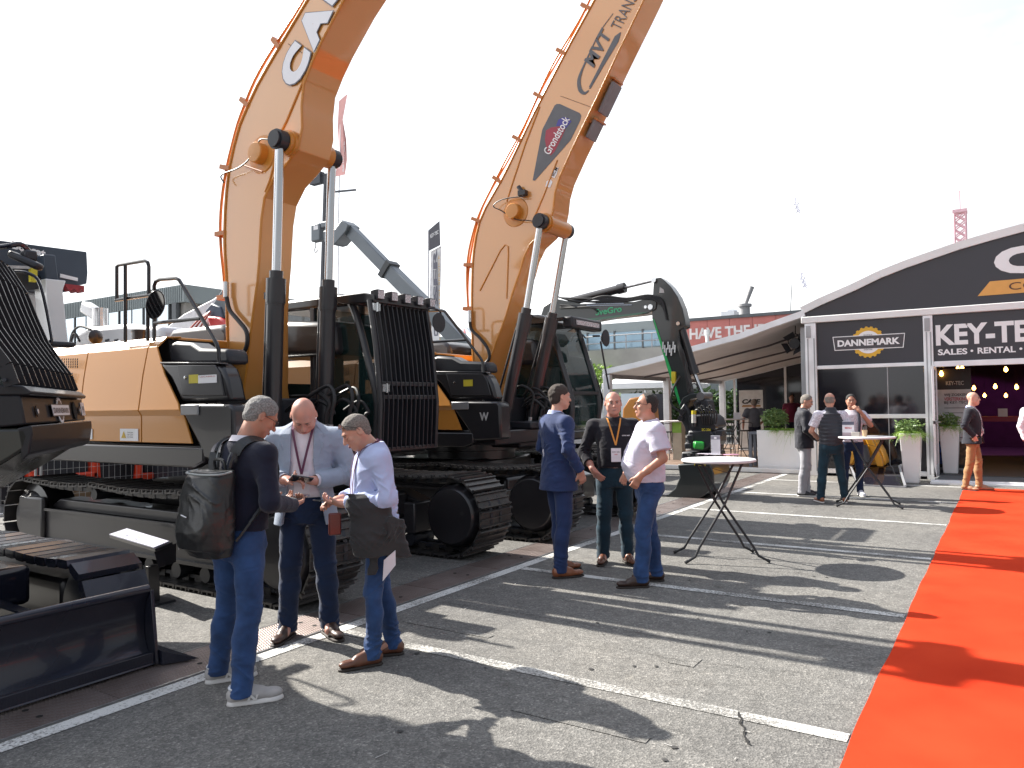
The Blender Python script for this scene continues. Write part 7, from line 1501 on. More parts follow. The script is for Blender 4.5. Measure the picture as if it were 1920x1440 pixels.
    def shoes(s, m_up, m_sole, kind='dress', extra=None, name='shoe'):
        for sd_ in 'LR':
            ft = s.J['foot' + sd_]; M = rot3(-s.J['toe' + sd_]); T = lambda p: ft + M @ np.array(p, float); big = kind == 'sneaker'
            F = Field(ft + np.array((-.2, -.22, 0)) - 0, ft + np.array((.2, .3, .15)), min(s.h, .006) if s.h < .01 else s.h * .8)
            tw = .040 if big else .035; th = .034 if big else .026
            F.cap(T((0, -.055, .052)), T((.004, .07, .045)), .040, .043, k=.03); F.ell(T((.004, .145, .040)), (tw + .005, .065, th), M, .03); F.ell(T((0, -.062, .055)), (.036, .038, .045), M, .02)
            F.cap(T((0, -.03, .075)), T((0, -.025, .105)), .043, .043, k=.02); F.cap(T((0, .0, .09)), T((0, .08, .062)), .03, .025, k=.02)
            F.ell(T((0, -.02, .13)), (.033, .042, .03), M, .01, 'sub'); F.plane((0, 0, ft[2] + .016), (0, 0, -1)); F.disp(wobble(5, 50, .0009)); o = s.out(F, name, m_up)
            G = Field(ft + np.array((-.2, -.22, -.01)), ft + np.array((.2, .3, .1)), min(s.h, .006) if s.h < .01 else s.h * .8)
            sh_ = .030 if big else .018
            G.cap(T((0, -.060, 0)), T((.004, .08, 0)), .042, .047, k=.03); G.ell(T((.004, .150, 0)), (tw + .008, .066, .05), M, .03); G.plane((0, 0, ft[2] + sh_), (0, 0, 1)); G.plane((0, 0, ft[2] + .001), (0, 0, -1)); s.out(G, 'sole', m_sole, o)
            if kind != 'slip':
                q = MB()
                for i in range(4): y = .045 + i * .018; z = .088 - i * .0075; q.tube([T((-.018, y, z - .003)), T((0, y + .004, z + .003)), T((.018, y, z - .003))], .0026, 5)
                s.mb('laces', q, m_sole if big else M_rub, o)
            if extra: extra(s, sd_, T, o)
    def collar(s, m, r=(.066, .066), hgt=.034, open_=.35, drop=.0, spread=.0, name='collar'):
        q = MB(); c = s.neck + np.array((0, 0, .0 + drop)); n = 26; vs = []; lv = [(1.02, .0, .0), (.96, hgt, .0), (1.03, hgt * 1.02, .0), (1.30, hgt * .15, .0)]
        for (f_, z, _) in lv:
            for i in range(n + 1):
                a = math.pi / 2 + open_ + (2 * math.pi - 2 * open_) * i / n; fr = max(0, math.sin(a)); vs.append(c + np.array((r[0] * f_ * math.cos(a), r[1] * f_ * math.sin(a) + .004, z - .028 * fr + .010 * max(0, -math.sin(a)) - (spread * fr * (1 if f_ > 1.2 else 0)))))
        k = n + 1; q.add(vs, [(a * k + i, a * k + i + 1, (a + 1) * k + i + 1, (a + 1) * k + i) for a in range(3) for i in range(n)]); o = s.mb(name, q, m, smooth=60); sm = o.modifiers.new('Solidify', 'SOLIDIFY'); sm.thickness = .0025; return o
    def surf(s, x, z, add=.004):
        """front surface y of the torso at x,z"""
        b = s.belly; L0 = s.lean; bk = s.kw.get('_bulk', 0); zz = [.97, 1.02, 1.12, 1.24, 1.35, 1.43, 1.48, 1.52]; yb = [.125 + b * .6, .124 + b * 1.2, .122 + b * 1.8, .124 + b * 1.3, .126 + b * .3, .110, .088, .06]; w_ = [.168, .16, .157, .163, .178, .168, .12, .07]; lf = [.1, .25, .5, .7, .9, 1, 1, 1]
        yy = np.interp(z, zz, yb) + bk; ww = np.interp(z, zz, w_) + bk; l = np.interp(z, zz, lf); u = min(.98, abs(x) / ww); return yy * (1 - u ** 2.3) ** (1 / 2.3) + L0[1] * l + add
    def lanyard(s, m, mcard, zc=1.14, xc=0, card=(.085, .115), extra=.006, txt=None, mt=None):
        pts = []
        for sx in (-1, 1):
            P = [];
            for t in np.linspace(0, 1, 9): x = sx * (.068 * (1 - t) + 0 * t) + xc * t; z = 1.505 * (1 - t) + (zc + card[1] / 2 + .03) * t + s.lean[2]; P.append((x + s.lean[0] * (.9 - .4 * t), s.surf(x, z, extra + (.004)), z))
            P = [(sx * .055 + s.lean[0], -.055 + s.lean[1], 1.545)] + [(sx * .072 + s.lean[0], .0 + s.lean[1], 1.53)] + P; pts.append(P)
        q = MB()
        for P in pts: 
            for a, b_ in zip(P[:-1], P[1:]): q.bar(a, b_, .016, .0016, up=(0, 1, .001))
        o = s.mb('lanyard', q, m, smooth=0); yc = s.surf(xc, zc, extra + .008); q = MB(); q.box((xc + s.lean[0] * .5, yc, zc), (card[0], .004, card[1])); c_ = s.mb('badge', q, mcard, o)
        if txt:
            for j, (t_, mm, w_, h_) in enumerate(txt): a = s.w((xc + s.lean[0] * .5 + w_ / 2, yc + .003, zc + .025 - j * .025)); to = text(None, t_, a, -s.r, (0, 0, 1), w_, h_, mm, .02, lift=.001); fixchild(to, s.root); to.parent = o
        return o
def F_cut(F, p, d, R):
    """cut the sleeve square at p, only within R of the arm axis"""
    p = np.array(p, float); d = np.array(d, float); d /= np.linalg.norm(d); sl, g = F._sub(p - R - .05, p + R + .05)
    if sl is None: return
    q = [g[i] - p[i] for i in range(3)]; t = q[0] * d[0] + q[1] * d[1] + q[2] * d[2]; r = np.sqrt(np.maximum(0, q[0] ** 2 + q[1] ** 2 + q[2] ** 2 - t ** 2)); m_ = (t > 0) & (t < R) & (r < R * .85)
    A = F.F[sl]; F.F[sl] = np.where(m_, np.maximum(A, np.minimum(t, .02)), A)
def fixchild(o, root):
    # text made in world space and re-parented: shift its mesh to the root's frame
    v = Vector(root.location)
    o.data.transform(Matrix.Translation(-v)); return o
# ------------------------------------------------------------------ the people
S_fair = SKIN('fair', (.56, .30, .22)); S_red = SKIN('ruddy', (.56, .285, .22)); S_tan = SKIN('tan', (.44, .22, .15)); S_pale = SKIN('pale', (.62, .36, .28))
H_gray = mat('hair_grey', (.15, .146, .14), .8, 0, .6, 120, bump=1.0, bs=330, col2=(.40, .39, .38)); H_brown = mat('hair_brown', (.05, .034, .026), .7, 0, .5, 120, bump=1.0, bs=330); H_saltb = mat('hair_cropped_grey', (.26, .235, .21), .85, 0, .5, 140, bump=1.0, bs=380); H_dark = mat('hair_dark', (.022, .018, .016), .6, 0, .5, 120, bump=1.0, bs=330)
C_denim = cloth('denim', (.026, .062, .165), .38, vs2=7); C_denimd = cloth('dark_denim', (.010, .022, .060), .25); C_denimb = cloth('teal_denim', (.012, .035, .055), .3); C_navy = cloth('navy_knit', (.010, .012, .028), .15); C_white = cloth('white_shirt', (.72, .68, .74), .04, bs=200, bump=.1); C_blueshirt = cloth('pale_blue_shirt', (.46, .52, .76), .05, bs=200, bump=.1)
C_blazer = cloth('light_grey_blazer', (.30, .35, .44), .10, bs=320, bump=.35); C_suit = cloth('blue_suit', (.022, .040, .115), .12); C_black = cloth('black_shirt', (.012, .012, .018), .15); C_lilac = cloth('lilac_check_shirt', (.60, .58, .70), .06); C_jk = cloth('charcoal_jacket', (.040, .040, .042), .15)
C_quilt = cloth('black_quilted_jacket', (.013, .014, .022), .15, rough=.6); C_vest = cloth('puffer_vest', (.035, .038, .050), .2, rough=.5); C_greyt = cloth('grey_trousers', (.34, .34, .37), .08); C_must = cloth('mustard_trousers', (.33, .19, .09), .10); C_tee = cloth('grey_tee', (.15, .155, .18), .1); C_sweat = cloth('dark_blazer', (.020, .021, .030), .12)
C_pink = cloth('maroon_shirt', (.16, .02, .05), .1); C_floral = cloth('patterned_shirt', (.62, .60, .68), .35, vs2=60)
M_brn = mat('brown_leather', (.13, .050, .028), .38, 0, .25, 12, coat=.3); M_dbrn = mat('dark_brown_leather', (.045, .022, .015), .42, 0, .25, 12, coat=.2); M_cog = mat('cognac_leather', (.26, .085, .035), .35, 0, .2, 12, coat=.3)
M_sol = mat('dark_sole', (.03, .022, .018), .7); M_solw = mat('white_sole', (.66, .64, .62), .55); M_snk = mat('sneaker_suede', (.42, .40, .39), .85, 0, .15, 14); M_pack = mat('backpack_nylon', (.016, .017, .018), .42, 0, .2, 8, bump=.3, bs=35, coat=.15); M_phone = mat('phone_black', (.01, .01, .012), .12, coat=1); M_screen = mat('phone_screen', (.02, .02, .025), .08, coat=1)
M_lany = mat('lanyard_wine', (.10, .02, .06), .5); M_lano = mat('lanyard_orange', (.62, .24, .03), .5); M_card = mat('badge_white', (.70, .69, .74), .3); M_belt = mat('belt_brown', (.16, .04, .025), .45); M_beltd = mat('belt_dark', (.03, .02, .015), .45); M_lens = mat('sunglass_lens', (.01, .01, .012), .08, coat=1); M_frm = mat('glasses_frame', (.012, .012, .015), .3)
CR2 = Vector((cR.x, cR.y)).normalized(); CF2 = Vector((cF.x, cF.y)).normalized()
def face_dir(right, away): v = CR2 * right + CF2 * away; return (v.x, v.y)
def belt_(P, m, z=1.03, b=0): 
    q = MB(); n = 40; hc = (P.J['hipL'] + P.J['hipR']) / 2; cx, cy = hc[0] * .6, hc[1] * .5 + P.belly * .25; a_, b_ = .157 + b, .123 + P.belly * .5 + b; vs = []
    for rr, zz in ((0, z - .018), (.006, z - .016), (.006, z + .016), (0, z + .018)): vs += [(cx + (a_ + rr) * math.cos(2 * math.pi * i / n), cy + (b_ + rr) * math.sin(2 * math.pi * i / n), zz) for i in range(n)]
    q.add(vs, [(a * n + i, a * n + (i + 1) % n, (a + 1) * n + (i + 1) % n, (a + 1) * n + i) for a in range(3) for i in range(n)]); o = P.mb('belt', q, m, smooth=50); q = MB(); q.box((cx, cy + b_ + .009, z), (.045, .006, .034)); P.mb('buckle', q, M_chr, o); return o
def phone(P, label, c, d, up, owner_group=None, scr=True):
    """a phone held in a hand: its own thing; c, d, up in the person's frame"""
    d = Vector(d).normalized(); up = Vector(up).normalized(); x = d.cross(up).normalized(); up = x.cross(d)
    M = Matrix((x, d, up)).transposed(); q = MB(); q.box(Vector(c), (.074, .150, .009), M); q.v = [tuple(v) for v in P.W(np.array([tuple(v) for v in q.v]))]
    w0 = P.w(c); t = thing('phone', label, 'phone', w0); part(t, 'case', q, M_phone, .002)
    q = MB(); q.box(Vector(c) + up * .0052, (.067, .140, .0012), M); q.v = [tuple(v) for v in P.W(np.array([tuple(v) for v in q.v]))]; part(t, 'screen', q, M_screen); return t
def glasses(P, m_f=None, m_l=None, hz=.006, hy=.104, clear=True, name='glasses', s_=1.0, pr=None):
    H = pr or P.H_; q = MB()
    for sx in (-1, 1):
        ring = [H((sx * .031 + .024 * math.cos(a) * s_, hy - .004 * abs(math.cos(a)), hz + .016 * math.sin(a) * s_)) for a in np.linspace(0, 2 * math.pi, 15)]; q.tube(ring, .0018, 5)
        q.tube([H((sx * .056, hy - .008, hz + .006)), H((sx * .078, .06, hz + .006)), H((sx * .082, -.0, hz + .002)), H((sx * .080, -.02, hz - .012))], .0018, 5)
    q.tube([H((-.009, hy, hz + .004)), H((.009, hy, hz + .004))], .0018, 5); o = P.mb(name, q, m_f or M_frm)
    if not clear:
        q = MB()
        for sx in (-1, 1): q.prism([H((sx * .031 + .023 * math.cos(a) * s_, hy, hz + .015 * math.sin(a) * s_)) for a in np.linspace(0, 2 * math.pi, 14, endpoint=False)], P.HR @ np.array((0, .002, 0))); 
        P.mb('lenses', q, M_lens, o)
    return o
def pocket(P, pts, m=None, r=.0022): q = MB(); q.tube(pts, r, 4); return P.mb('stitching', q, m or mat('stitch_tan', (.30, .16, .06), .8))
def cuffs(P, m):
    for sd_ in 'LR':
        w_, e = P.J['wri' + sd_], P.J['elb' + sd_]; d = (w_ - e) / np.linalg.norm(w_ - e); q = MB(); q.cyl(w_ - d * .05, w_ - d * .012, .043, .042, n=20, cap=False); o = P.mb('cuff', q, m); sm = o.modifiers.new('Solidify', 'SOLIDIFY'); sm.thickness = .003
# 1 --- man with the backpack, seen from behind, looking down to the right
P1 = Person('grey haired man in navy sweater and jeans, seen from behind, wearing white sneakers', (-3.90, 2.95), face_dir(.56, .83), 1.80, .0062,
    legL=dict(foot=(-.25, .05, 0), toe=26), legR=dict(foot=(.18, -.10, 0), toe=34), lean=(0, .05, -.01), head=(.02, .095, 1.655), look=(-26, 32, 0),
    armL=dict(elb=(-.27, .02, 1.16), wri=(-.06, .27, 1.10)), armR=dict(elb=(.285, .0, 1.15), wri=(.13, .29, 1.085)), fat=.03, broad=.02, squint=True)
P1.body(S_tan, dict(L=dict(d=(.45, .85, .05), n=(.3, -.1, 1), curl=30), R=dict(d=(-.35, .9, .05), n=(-.5, .2, .8), curl=42)))
P1.hair(H_gray, 'short', .011); glasses(P1)
P1.trousers(C_denim, 3, .004, .068, waist=1.03, bulk=.004, crease=1.1); belt_(P1, M_beltd, 1.015)
P1.top(C_navy, 5, 'shirt', 'long', .965, .014, 'sweater', crease=.25, neckz=1.515); P1.collar(C_white, (.070, .072), .040, .5)
def nb(s, sd_, T, o):
    sg = 1 if sd_ == 'R' else -1
    for sx in (-1, 1):
        q = MB(); co = [(.02, .058), (.035, .058), (.055, .036), (.058, .058), (.072, .058), (.060, .028), (.045, .028), (.028, .046), (.023, .028), (.008, .028)]; q.add([T((sx * .0515, y, z)) for y, z in co], [tuple(range(len(co)))]); s.mb('letter_n', q, M_solw, o, smooth=0)
    q = MB(); q.tube([T((-.030, -.05, .095)), T((-.022, -.078, .098)), T((.022, -.078, .098)), T((.030, -.05, .095))], .012, 6, smooth=3); s.mb('heel_pad', q, mat('heel_white', (.62, .64, .68), .6), o)
P1.shoes(M_snk, M_solw, 'sneaker', nb)
pocket(P1, [(.045, -.155, .955), (.05, -.165, .86), (.085, -.16, .835), (.125, -.145, .86), (.13, -.135, .955)]); 
# backpack: its own thing
bpk = thing('backpack', 'black nylon roll-top backpack with orange zip pull worn by the man in the navy sweater', 'backpack', P1.w((0, -.25, 1.0)))
F = Field((-.28, -.50, .78), (.28, -.02, 1.52), .0065)
F.loft([(.84, .140, .075, 0, -.195), (.90, .168, .100, 0, -.215), (1.05, .175, .118, 0, -.228), (1.20, .172, .108, 0, -.215), (1.30, .168, .095, 0, -.198), (1.345, .16, .07, 0, -.185)], k=.02, exp=3.2)
F.loft([(.90, .12, .035, 0, -.305), (1.0, .13, .045, 0, -.318), (1.12, .13, .038, 0, -.305), (1.17, .11, .02, 0, -.29)], k=.02, exp=3)
F.disp(folds((0, -.34, 1.22), (.1, .2, 1), .16, 40, .0045, 2)); F.disp(folds((.05, -.25, 1.0), (.8, .2, 1), .15, 32, .004, 4)); F.disp(wobble(9, 12, .0055))
class _T: pass
o = P1.out(F, 'bag', M_pack, bpk); o.data.transform(Matrix.Translation(P1.root.location - bpk.location))
def bpart(name, q, m, bevel=0): q.v = [tuple(v) for v in P1.W(np.array([tuple(v) for v in q.v]))]; return part(bpk, name, q, m, bevel)
for sx in (-1, 1):
    q = MB(); path = [Vector((sx * .13, -.12, .93)), Vector((sx * .172, -.03, 1.05)), Vector((sx * .155, .14, 1.2)), Vector((sx * .125, .185, 1.34)), Vector((sx * .112, .13, 1.465)), Vector((sx * .108, .035, 1.513)), Vector((sx * .104, -.055, 1.492)), Vector((sx * .088, -.105, 1.42)), Vector((sx * .072, -.125, 1.33))]
    path = catmull(path, 5)
    for a, b_ in zip(path[:-1], path[1:]): q.bar(a, b_ + (b_ - a) * .15, .062, .013, up=(sx * .25, .35 if a.z < 1.45 else .0, .4 if a.z > 1.45 else .02))
    bpart('shoulder_strap', q, M_pack)
    q = MB(); q.tube([p + Vector((-sx * .027, -.004, .008)) for p in path[8:-2]], .0028, 5); bpart('strap_piping', q, mat('piping_grey', (.30, .32, .32), .5))
q = MB(); q.tube([(-.163, -.17, 1.335), (-.155, -.25, 1.325), (0, -.272, 1.32), (.155, -.25, 1.325), (.163, -.17, 1.335)], .006, 6, smooth=4); bpart('zip', q, mat('piping_grey', (.30, .32, .32), .5))
q = MB(); q.tube([(-.05, -.13, 1.34), (-.04, -.14, 1.395), (.04, -.14, 1.395), (.05, -.13, 1.34)], .009, 6, smooth=3); bpart('grab_handle', q, M_pack)
q = MB(); q.tube([(-.145, -.275, 1.09), (-.15, -.285, 1.07), (-.148, -.29, 1.05)], .006, 5); q.tube([(-.15, -.29, 1.06), (-.162, -.292, 1.045)], .005, 5); bpart('orange_zip_pull', q, mat('zip_orange', (.75, .12, .02), .5))
q = MB(); q.tube([(-.148, -.29, 1.05), (-.152, -.295, .96), (-.158, -.295, .90)], .0025, 5); q.tube([(-.145, -.29, 1.05), (-.142, -.295, .95)], .0025, 5); q.tube([(-.158, -.295, .95), (-.16, -.295, .88)], .005, 5); bpart('loose_cord', q, mat('cord_grey', (.25, .25, .25), .6))
q = MB(); q.bar((-.03, -.365, 1.10), (.02, -.365, 1.09), .006, .004); bpart('reflective_tab', q, M_let)
phone(P1, 'phone with a light edge held by the man with the backpack', (.065, .395, 1.115), (-.3, .95, .15), (0, -.3, 1))
# 2 --- man in the light grey blazer
P2 = Person('bald man in light grey blazer over a white shirt bending over his phone', (-4.39, 3.92), face_dir(.10, -1), 1.90, .0062,
    legL=dict(foot=(-.15, .0, 0), toe=-30), legR=dict(foot=(.14, .03, 0), toe=12), lean=(0, .06, -.045), head=(-.01, .13, 1.60), look=(8, 50, 3),
    armL=dict(elb=(-.305, .02, 1.13), wri=(-.085, .255, 1.115)), armR=dict(elb=(.305, .02, 1.13), wri=(.10, .27, 1.125)), belly=.03, broad=.03, fat=.04, squint=True, headw=1.03, _bulk=.004, thumbsideL=1)
P2.body(S_red, dict(L=dict(d=(.92, .30, .10), n=(.0, -.2, 1), curl=(34, 38, 40, 42), thumb=45), R=dict(d=(-.93, .25, .0), n=(0, .1, -1), curl=(18, 34, 38, 42), thumb=40)))
P2.trousers(C_denimd, 8, .006, .072, bulk=.006); belt_(P2, M_belt, 1.02)
P2.top(C_white, 12, 'shirt', 'none', .99, .004, 'shirt', crease=.8); cuffs(P2, C_white)
P2.top(C_blazer, 14, 'jacket', 'long', .80, .020, 'blazer', openv=(1.22, .075, .150, .02), hemflare=.035, cuff=.90, sl_r=.004)
P2.collar(C_white, (.070, .072), .042, .55)
for sx in (-1, 1):
    pts = [(sx * .068, .085, 1.53), (sx * .085, .125, 1.49), (sx * .15, .165, 1.42), (sx * .125, .172, 1.385), (sx * .145, .185, 1.36), (sx * .078, .200, 1.20), (sx * .070, .19, 1.25), (sx * .060, .14, 1.46)]
    q = MB(); q.prism([Vector(p) + Vector((0, -.002, 0)) for p in pts], (0, .006, 0)); P2.mb('lapel', q, C_blazer, smooth=0)
P2.lanyard(M_lany, M_card, 1.10, .0, (.10, .145), .014, txt=[('EXPO', M_pblk, .03, .012), ('VISITOR', M_pblk, .05, .01)])
phone(P2, 'black phone held by the bald man in the grey blazer', (-.015, .335, 1.135), (.75, .45, .18), (.1, -.55, .85))
P2.shoes(M_dbrn, M_sol, 'dress'); q = MB(); q.tube([(.155, .27, 1.105), (.16, .27, 1.13), (.165, .24, 1.15)], .002, 4)
# 3 --- man in the pale blue shirt with a jacket over his arm
P3 = Person('man in pale blue shirt and blue jeans with sunglasses pushed up on his head', (-3.56, 3.80), face_dir(-.90, -.38), 1.72, .0062,
    legL=dict(foot=(-.09, .10, 0), toe=-8), legR=dict(foot=(.08, -.09, 0), toe=10), lean=(0, .04, -.02), head=(.0, .115, 1.625), look=(0, 32, 0),
    armL=dict(elb=(-.255, -.01, 1.16), wri=(-.04, .26, 1.115)), armR=dict(elb=(.27, -.03, 1.16), wri=(.07, .26, 1.13)), belly=.025, squint=True, fat=.02)
P3.body(S_fair, dict(L=dict(d=(.25, .95, .12), n=(.15, -.1, 1), curl=(34, 38, 42, 45), thumb=30), R=dict(d=(-.35, .92, -.05), n=(-.3, -.2, -.9), curl=(28, 34, 38, 42), thumb=30)))
P3.hair(H_saltb, 'crop', .0045)
HS = lambda p: P3.H_((p[0] * 1.05, p[1] * .92 - .004, p[2] + .0)); 
def up3(p): a = R_(38); y, z = p[1] + .01, p[2]; return P3.H_((p[0] * 1.04, y * math.cos(a) - z * math.sin(a) - .012, y * math.sin(a) + z * math.cos(a) + .016))
glasses(P3, M_frm, M_lens, .004, .104, False, 'sunglasses', 1.1, up3)
P3.trousers(C_denim, 18, -.004, .062, crease=1.0); belt_(P3, M_beltd, 1.02)
P3.top(C_blueshirt, 22, 'shirt', 'long', .95, .010, 'shirt', crease=1.3, sl_r=.008, cuff=.9); P3.collar(C_blueshirt, (.068, .070), .036, .45)
P3.lanyard(M_lany, mat('badge_clear', (.5, .52, .62), .3), 1.06, -.05, (.05, .04), .012)
phone(P3, 'phone held flat by the man in the pale blue shirt', (.005, .375, 1.135), (0, 1, .12), (.1, -.15, 1)); P3.shoes(M_brn, M_sol, 'dress')
jk = thing('jacket', 'dark grey jacket draped over the forearm of the man in the pale blue shirt', 'jacket', P3.w((-.2, .1, .9)))
F = Field((-.42, -.32, .60), (.12, .36, 1.26), .0065)
F.loft([(.76, .080, .16, -.175, .06), (.86, .085, .165, -.175, .07), (1.0, .082, .15, -.175, .085), (1.10, .075, .15, -.17, .10), (1.16, .055, .13, -.165, .11), (1.185, .02, .10, -.16, .11)], k=.03)
F.loft([(.74, .042, .085, -.16, -.095), (.85, .045, .09, -.165, -.085), (1.0, .04, .08, -.17, -.06)], k=.05, exp=3)
F.loft([(.64, .018, .035, -.20, .10), (.70, .022, .05, -.20, .09), (.80, .03, .06, -.19, .08)], k=.03)
F.disp(folds((-.22, .1, 1.0), (.1, .9, -.35), .24, 34, .0045, 1)); F.disp(folds((-.22, -.05, .85), (.1, 1, .1), .22, 30, .0035, 3)); F.disp(wobble(4, 12, .008)); F.disp(wobble(5, 30, .002))
o = P3.out(F, 'jacket_cloth', C_jk, jk); o.data.transform(Matrix.Translation(P3.root.location - jk.location))
q = MB(); q.prism([(-.225, .02, .74), (-.225, -.06, .80), (-.225, -.06, .70), (-.225, .03, .60)], (-.006, 0, 0)); q.v = [tuple(v) for v in P3.W(np.array(q.v))]; solo('folded_leaflet', q, M_card, 'white leaflet sticking out below the draped dark jacket', 'leaflet')
q = MB(); q.box((-.08, .32, .985), (.03, .085, .15)); q.v = [tuple(v) for v in P3.W(np.array([tuple(v) for v in q.v]))]; solo('wallet_bag', q, mat('red_leather', (.14, .025, .018), .4, coat=.3), 'small red brown leather pouch hanging from the wrist of the man in pale blue', 'bag', bevel=.01)
# 4 --- man in the blue suit
P4 = Person('tall man in a blue suit and brown shoes, turned away from the camera', (-3.76, 6.60), face_dir(.88, .42), 1.90, .0075,
    legL=dict(foot=(-.12, .10, 0), toe=-6), legR=dict(foot=(.12, -.04, 0), toe=8), head=(0, .03, 1.675), look=(-4, 2, 0), lean=(0, .0, 0),
    armL=dict(elb=(-.265, -.03, 1.19), wri=(-.20, .12, 1.00)), armR=dict(elb=(.272, -.045, 1.19), wri=(.24, .10, .985)), broad=.01)
P4.body(S_fair, dict(L=dict(d=(.1, .3, -.9), n=(1, 0, .1), curl=35), R=dict(d=(-.15, .35, -.85), n=(-1, 0, 0), curl=30)))
P4.hair(H_brown, 'short', .009); P4.trousers(C_suit, 28, .004, .066, crease=.8); P4.top(C_white, 29, 'shirt', 'none', .99, .002, 'shirt'); cuffs(P4, C_blueshirt); P4.top(C_suit, 30, 'jacket', 'long', .80, .016, 'suit_jacket', openv=(1.2, .06, .10, .02), hemflare=.025, cuff=.95)
P4.collar(C_blueshirt, (.066, .068), .044, .4); P4.shoes(M_cog, M_sol, 'dress')
# 5 --- smiling man in the black shirt
P5 = Person('smiling balding man in black shirt with an orange lanyard', (-3.52, 7.38), face_dir(-.02, -1), 1.83, .0075,
    legL=dict(foot=(-.13, -.01, 0), toe=-14), legR=dict(foot=(.13, 0, 0), toe=14), head=(0, .035, 1.67), look=(0, 2, 0), lean=(0, 0, 0),
    armL=dict(elb=(-.315, -.05, 1.15), wri=(-.225, .10, .98)), armR=dict(elb=(.315, -.05, 1.15), wri=(.225, .10, .98)), belly=.035, broad=.03, fat=.045, smile=True, squint=False, headw=1.05, thumbsideL=-1, thumbsideR=-1)
P5.body(S_red, dict(L=dict(d=(.62, .15, -.72), n=(.5, -.8, .2), curl=22), R=dict(d=(-.62, .15, -.72), n=(-.5, -.8, .2), curl=22)))
P5.trousers(C_denimb, 38, .006, .070, bulk=.008); belt_(P5, M_belt, 1.02, .004); P5.top(C_black, 40, 'shirt', 'rolled', 1.0, .016, 'shirt', crease=1.1); P5.collar(C_black, (.070, .072), .040, .75)
P5.lanyard(M_lano, M_card, 1.14, -.0, (.10, .14), .020, txt=[('EXPO 2022', M_pblk, .075, .012), ('CREW', mat('print_red', (.5, .05, .05), .5), .035, .012)])
P5.shoes(M_brn, M_sol, 'dress'); tb_ = text(None, 'KEYTEC CREW', P5.w((-.07, .152, 1.33)), -P5.r, (0, 0, 1), .085, .012, M_card, .04); fixchild(tb_, P5.root); tb_.parent = P5.root
q = MB(); q.tube([P5.H_((-.075, -.03, -.02)), P5.H_((-.08, -.05, .0))], .012, 5)
P5.hair(H_brown, 'fringe', .004)
# 6 --- man in the white short sleeved shirt
P6 = Person('dark haired man with a belly in white checked short sleeved shirt laughing in profile', (-2.84, 6.68), face_dir(-.93, -.05), 1.80, .0075,
    legL=dict(foot=(-.12, .13, 0), toe=-4), legR=dict(foot=(.12, -.07, 0), toe=10), head=(0, .02, 1.67), look=(0, -6, 0), lean=(0, -.02, 0), hip=(0, .0, 0),
    armL=dict(elb=(-.27, -.08, 1.19), wri=(-.245, .13, 1.03)), armR=dict(elb=(.29, -.04, 1.18), wri=(.22, .15, 1.03)), belly=.062, broad=.03, fat=.05, headw=1.03)
P6.body(S_tan, dict(L=dict(d=(.1, .45, -.8), n=(1, -.1, 0), curl=48), R=dict(d=(-.1, .4, -.8), n=(-1, 0, 0), curl=40)))
P6.hair(H_dark, 'receding', .009); glasses(P6); P6.trousers(C_denim, 48, .008, .072, bulk=.002); belt_(P6, M_beltd, 1.0, .006); P6.top(C_lilac, 50, 'shirt', 'short', .96, .022, 'shirt', sl_r=.012, crease=1.2); P6.collar(C_lilac, (.072, .074), .040, .5)
q = MB(); q.tube([(-.07, -.01, 1.525), (0, -.075, 1.56), (.07, -.01, 1.525)], .010, 5, smooth=4); P6.mb('lanyard', q, M_lany); P6.shoes(M_dbrn, M_sol, 'dress')
# 7 --- far group at the second table
P7 = Person('grey haired man in a black quilted jacket and light grey trousers at the second table', (-3.02, 14.15), face_dir(.95, -.15), 1.82, .012, legL=dict(foot=(-.1, .06, 0)), legR=dict(foot=(.1, -.06, 0)), look=(-25, 18, 0), head=(0, .06, 1.66), armL=dict(elb=(-.27, 0, 1.17), wri=(-.12, .24, 1.02)), armR=dict(elb=(.28, -.02, 1.17), wri=(.14, .2, 1.0)))
P7.body(S_fair, dict(L=dict(d=(.6, .7, -.2), n=(0, 0, 1), curl=40), R=dict(d=(-.5, .7, -.3), n=(0, 0, 1), curl=40))); P7.hair(H_saltb, 'short', .007); P7.trousers(C_greyt, 58, .01, .075, bulk=-.006); P7.top(C_quilt, 60, 'jacket', 'long', .84, .028, 'quilted_jacket', crease=1.2); P7.collar(C_quilt, (.075, .075), .05, .3); P7.shoes(M_frm, M_solw, 'sneaker')
P8 = Person('bald man in dark puffer vest and jeans seen from behind at the second table', (-2.44, 13.42), face_dir(.18, 1), 1.82, .012, legL=dict(foot=(-.19, .0, 0)), legR=dict(foot=(.19, .0, 0)), look=(-8, 8, 0), armL=dict(elb=(-.30, .02, 1.17), wri=(-.16, .22, 1.04)), armR=dict(elb=(.30, .02, 1.16), wri=(.2, .25, 1.03)), broad=.02)
P8.body(S_fair, dict(L=dict(d=(.6, .7, 0), n=(0, 0, 1), curl=40), R=dict(d=(-.3, .9, 0), n=(0, 0, 1), curl=40))); P8.hair(H_saltb, 'fringe', .003); P8.trousers(C_denimb, 68, .004, .066); P8.top(C_floral, 69, 'shirt', 'short', .97, .006, 'shirt', sl_r=.01)
J = P8; F = Field((-.3, -.25, .90), (.3, .25, 1.62), .009); rows = [(.93, .178, .14, 0, 0), (1.05, .185, .155, 0, 0), (1.2, .19, .16, 0, 0), (1.35, .198, .15, 0, 0), (1.44, .17, .125, 0, -.01), (1.49, .11, .10, 0, -.01), (1.56, .07, .072, 0, -.01)]; F.loft(rows, k=.03, exp=2.3)
F.disp(lambda x, y, z: .012 * (np.abs(np.sin(z * 52)) ** .6 - .75) * (z < 1.47)); F.disp(wobble(6, 25, .003)); P8.out(F, 'puffer_vest', C_vest)
P8.shoes(M_cog, M_solw, 'sneaker')
